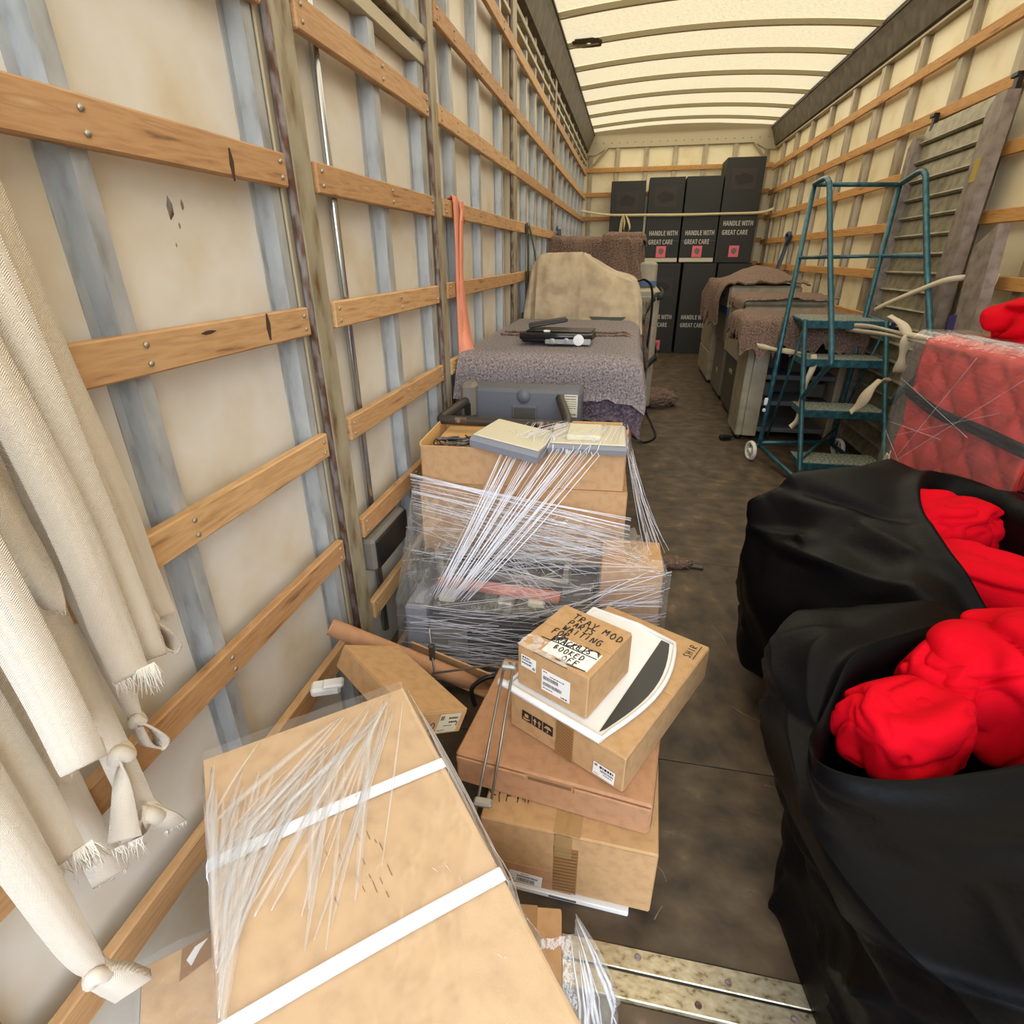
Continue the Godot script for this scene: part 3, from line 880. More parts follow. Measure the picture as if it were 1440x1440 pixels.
	for i in 11:
		var y := 0.004 + i * 0.0082
		s.quad(Vector3(0.130, y + 0.0095, 0.0041), Vector3(0.170, y - 0.002, 0.0041), Vector3(0.170, y - 0.0002, 0.0041), Vector3(0.130, y + 0.0113, 0.0041))
	obj("tape_print", s.mesh(), M.tape_print, tp)
	plate(o, "parcel_tape", Vector3(0.128, 0.0962, -0.07), Vector3(0.172, 0.0978, 0.0035), M.tape, "clear end of the tape over the top edge")
	for i in 3:
		var x0 := 0.036 + i * 0.029
		var sg := plate(o, "handling_symbol", Vector3(x0, 0.041, 0.0015), Vector3(x0 + 0.026, 0.067, 0.0037), M.ink, "black square handling symbol")
		s = MB.new()
		s.x = Transform3D(Basis(), Vector3(x0, 0.041, 0.0036))
		if i == 0:      # fragile load held in hands
			s.prism(PackedVector2Array([Vector2(0.004, 0.004), Vector2(0.012, 0.003), Vector2(0.022, 0.007), Vector2(0.022, 0.010), Vector2(0.012, 0.007), Vector2(0.004, 0.009)]), 0, 0.0005)
			s.span(Vector3(0.008, 0.012, 0), Vector3(0.018, 0.021, 0.0005), 0.0001)
		elif i == 1:    # two arrows up
			for k in 2:
				var q := 0.007 + k * 0.012
				s.span(Vector3(q - 0.0015, 0.004, 0), Vector3(q + 0.0015, 0.015, 0.0005), 0.0001)
				s.prism(PackedVector2Array([Vector2(q - 0.005, 0.014), Vector2(q + 0.005, 0.014), Vector2(q, 0.023)]), 0, 0.0005)
		else:           # umbrella
			s.prism(PackedVector2Array([Vector2(0.003, 0.014), Vector2(0.023, 0.014), Vector2(0.019, 0.020), Vector2(0.013, 0.022), Vector2(0.007, 0.020)]), 0, 0.0005)
			s.span(Vector3(0.0122, 0.004, 0), Vector3(0.0138, 0.016, 0.0005), 0.0001)
			s.span(Vector3(0.0088, 0.004, 0), Vector3(0.0138, 0.0056, 0.0005), 0.0001)
		obj("symbol", s.mesh(), M.card4, sg)
	lb = sticker(o, 0.05, 0.034, on_front(0.222, 0.012, 0.0034) * Transform3D(Basis(Vector3(0, 0, 1), -0.03), Vector3.ZERO), 9, [[0.3, 0.72, 0.95, 0.9, 1], [0.35, 0.46, 0.95, 0.62, 0], [0.5, 0.3, 0.9, 0.36, 1], [0.06, 0.12, 0.3, 0.16, 1], [0.07, 0.75, 0.2, 0.93, 0]], "white label with lines of print")
	s = MB.new()
	s.x = on_top(0.268, -0.36, 0.0945, -PI / 2 + PI, 0.003)
	write_line(s, "SHIR", Vector2(0, 0), 0.017, 0.0, 0.0022)
	ink(s, [Vector3(0.0, -0.008, 0), Vector3(0.06, -0.007, 0)], 0.002)
	obj("handwriting", s.mesh(), M.ink, o)

	# --- white tray with a curved dark edge between the two upper cartons
	o = thing("plastic_tray", "white plastic tray with curved dark inlay lying under the handwritten carton", "tray", Vector3(-0.201, 0.3845, -0.936), turn_of(Vector2(-0.201, -0.936), Vector2(0.014, -0.824)))
	# local outline, x along the front edge, y = depth away from the front
	var rim := PackedVector2Array()
	var W := 0.244
	rim.append(Vector2(0.0, 0.0)); rim.append(Vector2(W, -0.004))
	for i in 13:
		var t := float(i) / 12
		rim.append(Vector2(W + 0.004 + 0.045 * sin(PI * t * 0.86) - 0.03 * t, 0.02 + 0.35 * t))
	rim.append(Vector2(0.13, 0.385)); rim.append(Vector2(0.0, 0.375))
	s = MB.new()
	s.x = Transform3D(Basis(Vector3(1, 0, 0), Vector3(0, 0, -1), Vector3(0, 1, 0)), Vector3.ZERO)
	s.prism(rim, 0.0, 0.009)
	obj("base", s.mesh(), M.white, o)
	s = MB.new(true)
	var lip := []
	for p in rim: lip.append(Vector3(p.x, 0.0105, -p.y))
	s.tube(PV(lip), 0.0055, 8, true)
	obj("rim", s.mesh(), M.white, o)
	s = MB.new(true)
	s.tube(PV([Vector3(-0.022, 0.008, 0.002), Vector3(-0.012, 0.009, 0.0), Vector3(0.06, 0.010, 0.003), Vector3(W, 0.009, 0.004)]), 0.0085, 12)
	obj("front_roll", s.mesh(), M.white, o)
	var dk := PackedVector2Array()
	dk.append(Vector2(W - 0.012, 0.012))
	for i in 13:
		var t := float(i) / 12
		dk.append(Vector2(W - 0.006 + 0.043 * sin(PI * t * 0.86) - 0.03 * t, 0.026 + 0.335 * t))
	dk.append(Vector2(W - 0.040, 0.362))
	s = MB.new()
	s.x = Transform3D(Basis(Vector3(1, 0, 0), Vector3(0, 0, -1), Vector3(0, 1, 0)), Vector3(0, 0.009, 0))
	s.prism(dk, 0.0, 0.0022)
	obj("dark_inlay", s.mesh(), M.inlay, o).set_meta("label", "dark grey curved inlay along the edge")

	# --- small handwritten carton on top
	o = carton_base("carton", "small carton on top of the stack with black marker handwriting and two white labels", Vector3(-0.179, 0.395, -0.948), turn_of(Vector2(-0.179, -0.948), Vector2(-0.019, -0.865)))
	carton_body(o, 0.1805, 0.1095, 0.186, M.card4, "x", 0.002)
	lb = sticker(o, 0.04, 0.032, on_front(0.012, 0.058, 0.003) * Transform3D(Basis(Vector3(0, 0, 1), -0.02), Vector3.ZERO), 11, [[0.08, 0.78, 0.6, 0.9, 1], [0.08, 0.55, 0.75, 0.7, 0], [0.08, 0.3, 0.7, 0.42, 1], [0.78, 0.1, 0.95, 0.32, 0]], "small white printed label")
	lb = sticker(o, 0.072, 0.056, on_front(0.068, 0.022, 0.003), 12, [[0.05, 0.9, 0.2, 0.94, 1], [0.06, 0.55, 0.6, 0.72, 0], [0.3, 0.78, 0.8, 0.82, 1], [0.06, 0.26, 0.72, 0.42, 0], [0.06, 0.12, 0.4, 0.16, 1], [0.7, 0.06, 0.94, 0.12, 1]], "larger white label with two barcodes")
	plate(o, "paper_label", Vector3(0.055, 0.1105, -0.075), Vector3(0.168, 0.1128, -0.012), M.paper, "torn white paper label under the writing")
	s = MB.new()   # peeled clear tape along the front edge
	var rows := []
	for i in 13:
		var r := PackedVector3Array()
		for j in 5:
			r.append(Vector3(0.002 + i * 0.0105, 0.1125 + 0.004 * sin(i * 1.7 + j) * (j > 1 as int) + (0.003 if j == 4 else 0.0), 0.004 - j * 0.011 * (1.0 if i < 7 else 0.5)))
		rows.append(r)
	s.smooth(true); s.grid(rows)
	obj("peeled_tape", s.mesh(), M.film_fold, o)
	plate(o, "dark_gap", Vector3(0.045, 0.1085, 0.001), Vector3(0.13, 0.1105, 0.0034), M.card_edge, "dark open gap under the lid flap")
	s = MB.new()
	s.x = on_top(0.0, 0.0, 0.1095, 0.0, 0.0036)
	write_line(s, "TRAY MOD", Vector2(0.045, 0.146), 0.021, -0.10, 0.0026, 0.62, 0.24)
	write_line(s, "PARTS", Vector2(0.05, 0.122), 0.018, -0.04, 0.0026, 0.6, 0.16)
	write_line(s, "WAITING", Vector2(0.05, 0.097), 0.019, 0.0, 0.0026, 0.6, 0.16)
	write_line(s, "FOR", Vector2(0.038, 0.074), 0.019, 0.02, 0.0026, 0.6, 0.14)
	write_line(s, "BRACKETS", Vector2(0.052, 0.052), 0.018, 0.08, 0.0026, 0.6, 0.06, 0.1)
	for k in 3:
		ink(s, [Vector3(0.055, 0.055 + k * 0.004, 0), Vector3(0.08, 0.072 + k * 0.003, 0), Vector3(0.085, 0.052, 0), Vector3(0.115, 0.074, 0), Vector3(0.12, 0.056, 0), Vector3(0.15, 0.078, 0), Vector3(0.165, 0.062 + k * 0.005, 0)], 0.0018)
	ink(s, [Vector3(0.03, 0.048, 0), Vector3(0.10, 0.053, 0), Vector3(0.165, 0.056, 0)], 0.0024)
	write_line(s, "BOOKED", Vector2(0.072, 0.031), 0.015, 0.03, 0.0024, 0.62, 0.22)
	write_line(s, "OFF", Vector2(0.105, 0.011), 0.015, 0.02, 0.0024, 0.7, 0.24)
	ink(s, [Vector3(0.095, 0.0055, 0), Vector3(0.135, 0.007, 0), Vector3(0.165, 0.011, 0)], 0.0022)
	obj("handwriting", s.mesh(), M.ink, o)

	# --- the big film-wrapped carton in the foreground
	var ft := turn_of(Vector2(-0.562, -0.478), Vector2(-0.319, -0.684))
	o = carton_base("large_carton", "large upright carton in the foreground with two white bands, wrapped in stretch film", Vector3(-0.562, 0.0, -0.478) + Vector3(0.647, 0, 0.763) * 0.555, ft)
	carton_body(o, 0.306, 0.598, 0.555, M.card1, "", 0.001)
	s = MB.new()
	var topr := []
	for i in 17:
		var r := PackedVector3Array()
		for j in 13:
			var u := float(j) / 12; var v := float(i) / 16
			r.append(Vector3(u * 0.306, 0.5985 + 0.004 * sin(PI * u) * sin(PI * v), -v * 0.555))
		topr.append(r)
	s.smooth(true); s.grid(topr)
	obj("top_panel", s.mesh(), M.card1, o)
	for zz in [0.179, 0.361]:
		var z0: float = -0.555 + zz
		s = MB.new()
		var pts := PackedVector3Array(); var sd := PackedVector3Array(); var hw := PackedFloat32Array()
		pts.append(Vector3(-0.004, 0.30, z0)); pts.append(Vector3(-0.004, 0.594, z0))
		for i in 9:
			var u := float(i) / 8
			pts.append(Vector3(lerpf(-0.001, 0.307, u), 0.6018 + 0.004 * sin(PI * u), z0))
		pts.append(Vector3(0.310, 0.594, z0)); pts.append(Vector3(0.310, 0.30, z0))
		for p in pts:
			sd.append(Vector3(0, 0, 1)); hw.append(0.0085)
		s.ribbon(pts, sd, hw, 0.0012)
		obj("white_band", s.mesh(), M.band, o).set_meta("label", "white plastic strapping band")
	# scuff marks on the top
	s = MB.new()
	rng.seed = 19
	for i in 16:
		var x := 0.12 + rng.randf() * 0.07; var z := -0.33 + rng.randf() * 0.09
		s.x = on_top(0, 0, 0.6025, 0.0, 0.0002)
		ink(s, [Vector3(x, -z, 0), Vector3(x + 0.001, -z - rng.randf_range(0.005, 0.016), 0)], 0.0009)
	obj("scuff_mark", s.mesh(), M.card_edge, o).set_meta("kind", "stuff")
	var film := []
	var fn := FastNoiseLite.new(); fn.seed = 4; fn.frequency = 9.0
	for i in 33:
		var r := PackedVector3Array()
		var v := float(i) / 32
		for j in 41:
			var u := float(j) / 40
			# over left side, top and right side in one sheet
			var p: Vector3
			var a := u * 1.4 - 0.2
			if a < 0: p = Vector3(-0.006 - 0.01 * absf(a), 0.603 + a * 1.6, -v * 0.57 + 0.005)
			elif a > 1: p = Vector3(0.312 + 0.02 * (a - 1), 0.603 - (a - 1) * 1.6, -v * 0.57 + 0.005)
			else: p = Vector3(-0.004 + a * 0.314, 0.6045 + 0.003 * sin(PI * a), -v * 0.57 + 0.005)
			var w := fn.get_noise_3d((p.x + p.z) * 3.0, (p.x - p.z) * 0.5, p.y)
			p += Vector3(0, 1, 0) * absf(w) * 0.004 if a >= 0 and a <= 1 else Vector3(signf(a), 0, 0) * absf(w) * 0.008
			r.append(p)
		film.append(r)
	s = MB.new(true); s.grid(film)
	obj("stretch_film", s.mesh(), M.film_smooth, o).set_meta("label", "clear stretch film")
	# creases of the film running slantwise over the far half of the top
	s = MB.new(true)
	rng.seed = 31
	for i in 60:
		var t := rng.randf()
		var a := Vector3(lerpf(0.0, 0.30, t), 0.607, -0.555 + rng.randf() * 0.05 + 0.16 * (1.0 - t) * rng.randf())
		var b := a + Vector3(-0.06 - 0.20 * rng.randf(), 0.0, 0.08 + 0.20 * rng.randf())
		b.x = maxf(b.x, 0.003)
		var m := (a + b) * 0.5 + Vector3(rng.randf_range(-0.006, 0.006), 0.002, 0)
		var c := curve([a, m, b], 5)
		var sd := PackedVector3Array(); var hw := PackedFloat32Array()
		var wd := rng.randf_range(0.0010, 0.0065)
		for q in c.size():
			sd.append(Vector3(0.7, 0.22 * (1 if i % 2 else -1), 0.7)); hw.append(wd * sin(PI * (q + 0.3) / c.size()))
		s.ribbon(c, sd, hw, 0.0005)
	var cr := obj("film_crease", s.mesh(), M.film_soft, o)
	cr.set_meta("kind", "stuff")
	# bunched film on the near right edge
	s = MB.new(true)
	for i in 26:
		var a := Vector3(0.309 + rng.randf_range(-0.12, 0.0) * (i % 3), 0.607, -0.02 - 0.22 * rng.randf())
		var b := Vector3(0.318, 0.50 - 0.2 * rng.randf(), 0.02 - 0.2 * rng.randf())
		if i % 3 == 0: a = Vector3(0.311, 0.6, -0.555 + 0.5 * rng.randf())
		var c := curve([a, (a + b) * 0.5 + Vector3(0.012, 0.01, 0.004), b], 4)
		var sd := PackedVector3Array(); var hw := PackedFloat32Array()
		for q in c.size():
			sd.append(Vector3(0.2, 0.2, 1)); hw.append(rng.randf_range(0.001, 0.006) * sin(PI * (q + 0.5) / c.size()))
		s.ribbon(c, sd, hw, 0.0006)
	cr = obj("film_bunch", s.mesh(), M.film_fold, o)
	cr.set_meta("kind", "stuff")

	# --- smaller carton at its left, against the wall
	var ex := Vector3(0.763, 0, -0.647); var ez := Vector3(0.647, 0, 0.763)
	var c0 := Vector3(-0.562, 0, -0.478)
	o = carton_base("carton", "low wrapped carton with a torn white scrap, between the large carton and wall", c0 + ex * -0.150 + ez * 0.30, ft)
	carton_body(o, 0.135, 0.298, 0.25, M.card1, "", 0.001)
	s = MB.new(); s.x = on_top(0.06, -0.225, 0.298, 0.0, 0.002)
	s.prism(PackedVector2Array([Vector2(0, 0), Vector2(0.012, 0.014), Vector2(0.03, 0.018), Vector2(0.018, 0.006), Vector2(0.006, -0.012)]), 0, 0.001)
	obj("paper_scrap", s.mesh(), M.white, o).set_meta("label", "torn white scrap stuck on the top")
	s = MB.new(); s.x = on_top(0.06, -0.225, 0.298, 0.0, 0.0008)
	s.prism(PackedVector2Array([Vector2(-0.01, -0.025), Vector2(0.045, -0.01), Vector2(0.05, 0.028), Vector2(-0.006, 0.02)]), 0, 0.001)
	obj("tape_patch", s.mesh(), M.tape_brown, o)
	s = MB.new(true)
	rows = []
	for i in 9:
		var r := PackedVector3Array()
		for j in 9:
			var u := float(j) / 8; var v := float(i) / 8
			r.append(Vector3(-0.004 + u * 0.142, 0.3035 + 0.06 * pow(u, 3.0) * (1.0 - v) + 0.003 * sin(i * 2.1 + j * 1.3), 0.004 - v * 0.262))
		rows.append(r)
	s.grid(rows)
	obj("stretch_film", s.mesh(), M.film, o)

	# --- low film-wrapped cartons by the sill, right of the large carton
	o = carton_base("carton", "brown carton end poking out of bunched stretch film beside the metal sill", Vector3(-0.135, 0.0, -0.46), 0.12)
	carton_body(o, 0.118, 0.215, 0.12, M.card2, "z", 0.001)
	plate(o, "parcel_tape", Vector3(0.04, 0.2175, -0.12), Vector3(0.075, 0.2192, 0.0), M.tape_brown)
	o = carton_base("carton", "low carton nearly hidden under grey film folds beside the metal sill", Vector3(-0.12, 0.0, -0.325), 0.2)
	carton_body(o, 0.19, 0.10, 0.12, M.card3, "z", 0.001)
	o = thing("stretch_film", "tent of bunched clear film draped over the low cartons by the sill", "film")
	rows = []
	var f2 := FastNoiseLite.new(); f2.seed = 8; f2.frequency = 14.0
	for i in 15:
		var r := PackedVector3Array()
		var v := float(i) / 14
		for j in 25:
			var u := float(j) / 24
			var top := Vector3(lerpf(-0.155, -0.006, minf(u * 1.5, 1.0)), 0.232 - 0.008 * u, lerpf(-0.55, -0.585, u) + 0.06 * (1.0 - u))
			var bot := Vector3(lerpf(-0.10, 0.085, u), 0.004, lerpf(-0.28, -0.55, pow(u, 1.6)))
			var p := top.lerp(bot, v) + Vector3(0.025 * sin(PI * v) * u, -0.02 * sin(PI * v), 0.05 * sin(PI * v) * (1.0 - u))
			p += Vector3(0.6, 0.4, 0.6) * f2.get_noise_2d(u * 1.6, v * 0.15) * 0.022 * (0.3 + v)
			r.append(p)
		rows.append(r)
	s = MB.new(true); s.grid(rows)
	obj("sheet", s.mesh(), M.film_tent, o)
	s = MB.new(true)
	for i in 60:
		var u := rng.randf()
		var j := int(u * 24)
		var pts := PackedVector3Array(); var sd := PackedVector3Array(); var hw := PackedFloat32Array()
		var w := rng.randf_range(0.0008, 0.004)
		var i0 := rng.randi_range(0, 5); var i1 := rng.randi_range(8, 14)
		for q in range(i0, i1 + 1):
			pts.append(rows[q][j] + Vector3(0.001, 0.002, 0.002)); sd.append(Vector3(0.7, 0.1, -0.4)); hw.append(w * sin(PI * (q - i0 + 0.4) / (i1 - i0 + 1)))
		s.ribbon(pts, sd, hw, 0.0006)
	obj("film_fold", s.mesh(), M.film_fold, o).set_meta("kind", "stuff")

	# --- tilted carton with a label, on a hidden carton near the wall
	o = carton_base("carton", "brown carton standing behind the tilted carton's label end, mostly hidden", Vector3(-0.52, 0.0, -0.735), 0.55)
	carton_body(o, 0.20, 0.27, 0.16, M.card3, "x", 0.001)
	o = carton_base("tilted_carton", "long flat carton lying tilted towards the aisle, shipping label on its near end", Vector3.ZERO, 0.0)
	var v := Vector3(0.8, 0, 0.6); var u2 := Vector3(0.54, -0.49, -0.683).normalized()
	var n2 := v.cross(u2).normalized()
	if n2.y < 0: n2 = -n2
	# local x = v (long), y = n2, z = -u2  (z = x cross y)
	o.transform = Transform3D(Basis(v, n2, v.cross(n2)), Vector3(-0.516, 0.35, -1.065) - n2 * 0.055 - u2 * 0.163)
	var zl := 1.0 if v.cross(n2).dot(-u2) > 0 else -1.0
	s = MB.new()
	s.span(Vector3(0, 0, 0), Vector3(0.297, 0.055, -0.163 * zl), 0.003)
	obj("body", s.mesh(), M.card4, o)
	s = MB.new(); s.span(Vector3(0.001, 0.054, -0.001 * zl), Vector3(0.296, 0.0575, -0.162 * zl), 0.0015)
	obj("lid", s.mesh(), M.card4, o)
	for xx in [0.085, 0.19]:
		plate(o, "crease", Vector3(xx, 0.0572, -0.003 * zl), Vector3(xx + 0.0016, 0.0580, -0.16 * zl), M.card2)
	var endf := Transform3D(Basis(Vector3(0, 0, -1), Vector3(0, 1, 0), Vector3(1, 0, 0)), Vector3(0.2975, 0.006, -0.085 * zl))
	sticker(o, 0.06, 0.043, endf, 15, [[0.05, 0.68, 0.22, 0.92, 0], [0.45, 0.72, 0.9, 0.82, 1], [0.5, 0.5, 0.88, 0.6, 1], [0.3, 0.34, 0.7, 0.38, 1], [0.05, 0.1, 0.4, 0.14, 1], [0.9, 0.3, 0.96, 0.55, 0]], "white shipping label", M.tray_top)
	s = MB.new()
	s.x = Transform3D(Basis(Vector3(0, 0, -1), Vector3(0, 1, 0), Vector3(1, 0, 0)), Vector3(0.2982, 0.012, -0.062 * zl))
	ink(s, [Vector3(0.0, 0.0, 0), Vector3(0.004, 0.016, 0), Vector3(0.012, 0.018, 0), Vector3(0.014, 0.008, 0), Vector3(0.004, 0.003, 0), Vector3(0.016, 0.0, 0)], 0.0018)
	obj("handwriting", s.mesh(), M.ink, o)
	# scrap of white foam behind it
	o = thing("foam_scrap", "scrap of white foam wedged between the tilted carton and the wall", "foam", Vector3(-0.655, 0.30, -0.93), 0.4)
	s = MB.new(); s.box(Vector3(0, 0.012, 0), Vector3(0.07, 0.024, 0.04), 0.006)
	obj("block", s.mesh(), M.white, o)
	s = MB.new(); s.box(Vector3(0.02, 0.03, 0.01), Vector3(0.05, 0.012, 0.03), 0.004)
	obj("loose_sheet", s.mesh(), M.white, o)
	# --- cardboard tube and edge profile behind
	s = MB.new(true)
	var ta := Vector3(-0.69, 0.405, -1.045); var tb := Vector3(-0.308, 0.155, -1.165)
	o = thing("cardboard_tube", "long brown cardboard tube slanting down from the left wall behind the tilted carton", "tube", ta)
	s.tube(PV([Vector3.ZERO, (tb - ta) * 0.5, tb - ta]), 0.0225, 20)
	obj("tube", s.mesh(), M.card3, o)
	s = MB.new(true)
	s.tube(PV([Vector3(-0.0005, 0.0003, 0), (tb - ta) * 0.004]), 0.0195, 20)
	obj("end_cap", s.mesh(), M.card_in, o)
	o = thing("edge_profile", "angled cardboard edge protector lying beside the tube in front of the wrapped pallet", "cardboard", Vector3(-0.545, 0.225, -1.215))
	s = MB.new()
	var dv := Vector3(0.26, -0.03, 0.06)
	var pa := PackedVector3Array([Vector3.ZERO, dv]); var w1 := PackedFloat32Array([0.03, 0.03])
	s.ribbon(pa, PackedVector3Array([Vector3(0.05, 1, 0.3), Vector3(0.05, 1, 0.3)]), w1, 0.005)
	s.ribbon(PackedVector3Array([Vector3(0, -0.028, 0.022), dv + Vector3(0, -0.028, 0.022)]), PackedVector3Array([Vector3(0.05, 0.15, 1), Vector3(0.05, 0.15, 1)]), PackedFloat32Array([0.024, 0.024]), 0.005)
	obj("profile", s.mesh(), M.card2, o)
	# dark cable loop at the tube's lower end
	o = thing("cable_loop", "black plastic clip and looped cable at the lower end of the cardboard tube", "cable", Vector3(-0.30, 0.16, -1.14))
	s = MB.new(true)
	s.tube(curve([Vector3(-0.03, -0.02, 0.03), Vector3(-0.04, 0.03, 0.02), Vector3(0, 0.06, 0), Vector3(0.05, 0.055, -0.01), Vector3(0.07, 0.02, 0.01), Vector3(0.03, -0.03, 0.03), Vector3(-0.02, -0.05, 0.04)], 8), 0.0065, 8)
	obj("cable", s.mesh(), M.black, o)
	s = MB.new(); s.box(Vector3(0.045, 0.07, 0.0), Vector3(0.05, 0.03, 0.035), 0.008)
	obj("clip", s.mesh(), M.black_gloss, o)
	s = MB.new(true); s.tube(PV([Vector3(0.085, 0.06, 0), Vector3(0.087, 0.10, 0.01)]), 0.007, 10)
	obj("pin", s.mesh(), M.white, o)
	# --- bent wire frame leaning over the stack
	o = thing("wire_frame", "bent grey wire frame with clips leaning on the left edge of the aisle stack", "wire frame", Vector3(-0.226, 0.219, -0.735))
	var org := Vector3(-0.226, 0.219, -0.735)
	var r1 := [Vector3(-0.229, 0.222, -0.730), Vector3(-0.213, 0.42, -0.95)]
	var r2 := [Vector3(-0.200, 0.236, -0.757), Vector3(-0.190, 0.43, -0.945)]
	for q in [r1, r2]:
		s = MB.new(true); s.tube(PV([q[0] - org, q[1] - org]), 0.0030, 10)
		obj("rod", s.mesh(), M.steel, o)
	s = MB.new(true); s.tube(curve([r1[1] - org, Vector3(-0.205, 0.435, -0.96) - org, Vector3(-0.40, 0.315, -1.03) - org, Vector3(-0.412, 0.32, -1.035) - org, Vector3(-0.43, 0.42, -1.07) - org], 6), 0.0030, 10)
	obj("rod", s.mesh(), M.steel, o)
	for q in [[Vector3(-0.215, 0.243, -0.75), Vector3(0.04, 0.012, 0.02)], [Vector3(-0.20, 0.432, -0.955), Vector3(0.035, 0.014, 0.022)], [Vector3(-0.42, 0.36, -1.05), Vector3(0.014, 0.05, 0.016)]]:
		s = MB.new(); s.box(q[0] - org, q[1], 0.004)
		obj("clip", s.mesh(), M.zinc if q[1].y < 0.03 else M.dark_metal, o)

# ------------------------------------------------------------------ wrapped pallet load and the covered machines on the left
func strand(s: MB, a: Vector3, b: Vector3, w: float, sag := 0.0, side := Vector3(1, 0.2, 0.3)) -> void:
	var m := (a + b) * 0.5 + Vector3(0, -sag, 0)
	var c := curve([a, m, b], 3)
	var sd := PackedVector3Array(); var hw := PackedFloat32Array()
	for i in c.size():
		sd.append(side); hw.append(w * (0.6 + 0.4 * sin(PI * i / (c.size() - 1))))
	s.ribbon(c, sd, hw, 0.0006)

# cloth laid over a box: top w x d, hanging `front`, `right` and `left` down; returns a mesh
func drape(w: float, d: float, drops: Array, rad: float, noise_seed: int, amp: float, sag := 0.01, flare := 0.03, th := 0.012, hem := 0.02) -> Mesh:
	# drops: [left, right, front, back]; origin at the centre of the top
	var fn := FastNoiseLite.new(); fn.seed = noise_seed; fn.frequency = 2.2; fn.fractal_octaves = 3
	var nu := 54; var nv := 54
	var span_u: float = drops[0] + w + drops[1]
	var span_v: float = drops[3] + d + drops[2]
	var rows := []; var inner := []
	for i in nv + 1:
		var r := PackedVector3Array(); var r2 := PackedVector3Array()
		for j in nu + 1:
			var a: float = -drops[0] + span_u * j / nu
			var b: float = -drops[3] + span_v * i / nv
			var dx := 0.0; var dz := 0.0
			if a < 0: dx = -a
			elif a > w: dx = a - w
			if b < 0: dz = -b
			elif b > d: dz = b - d
			var px := clampf(a, 0, w) - w * 0.5
			var pz := clampf(b, 0, d) - d * 0.5
			var down := maxf(dx, dz) + 0.25 * minf(dx, dz)
			# rounded shoulder
			var out_x := 0.0; var out_z := 0.0
			var q := minf(down, rad * 1.57) / (rad * 1.57)
			var shoulder := rad * sin(q * PI * 0.5)
			var fall := rad * (1.0 - cos(q * PI * 0.5)) + maxf(down - rad * 1.57, 0.0)
			if dx > 0: out_x = signf(a) * shoulder * dx / maxf(dx, dz) + signf(a) * flare * down
			if dz > 0: out_z = signf(b - d * 0.5) * shoulder * dz / maxf(dx, dz) + signf(b - d * 0.5) * flare * down
			if dx > 0 and a < 0: out_x = -absf(out_x)
			var wave := fn.get_noise_2d(px * 2.0 + out_x * 3.0, pz * 2.0 + fall * 0.6)
			var p := Vector3(px + out_x, -fall, pz + out_z)
			var nrm := Vector3(out_x, rad * (1.0 - q) + 0.001, out_z).normalized()
			p += nrm * (wave * amp * (0.5 + 1.5 * minf(down / 0.15, 1.0)) + th)
			if down < 0.001: p.y -= sag * sin(PI * clampf(a / w, 0, 1)) * sin(PI * clampf(b / d, 0, 1))
			if down > 0.0: p.y += hem * fn.get_noise_2d(px * 4.0 + 31.0, pz * 4.0) * minf(down / 0.1, 1.0)
			r.append(p)
			r2.append(p - nrm * th * 0.9)
		rows.append(r); inner.append(r2)
	var s := MB.new(true)
	s.grid(rows)
	inner.reverse()
	s.grid(inner)
	inner.reverse()
	# hems
	var edge := func(f: Callable, n: int) -> void:
		for k in n:
			var a: Array = f.call(k); var b: Array = f.call(k + 1)
			s.quad(a[0], a[1], b[1], b[0])
	edge.call(func(k: int) -> Array: return [rows[nv][k], inner[nv][k]], nu)
	edge.call(func(k: int) -> Array: return [inner[0][k], rows[0][k]], nu)
	edge.call(func(k: int) -> Array: return [inner[k][nu], rows[k][nu]], nv)
	edge.call(func(k: int) -> Array: return [rows[k][0], inner[k][0]], nv)
	return s.mesh()

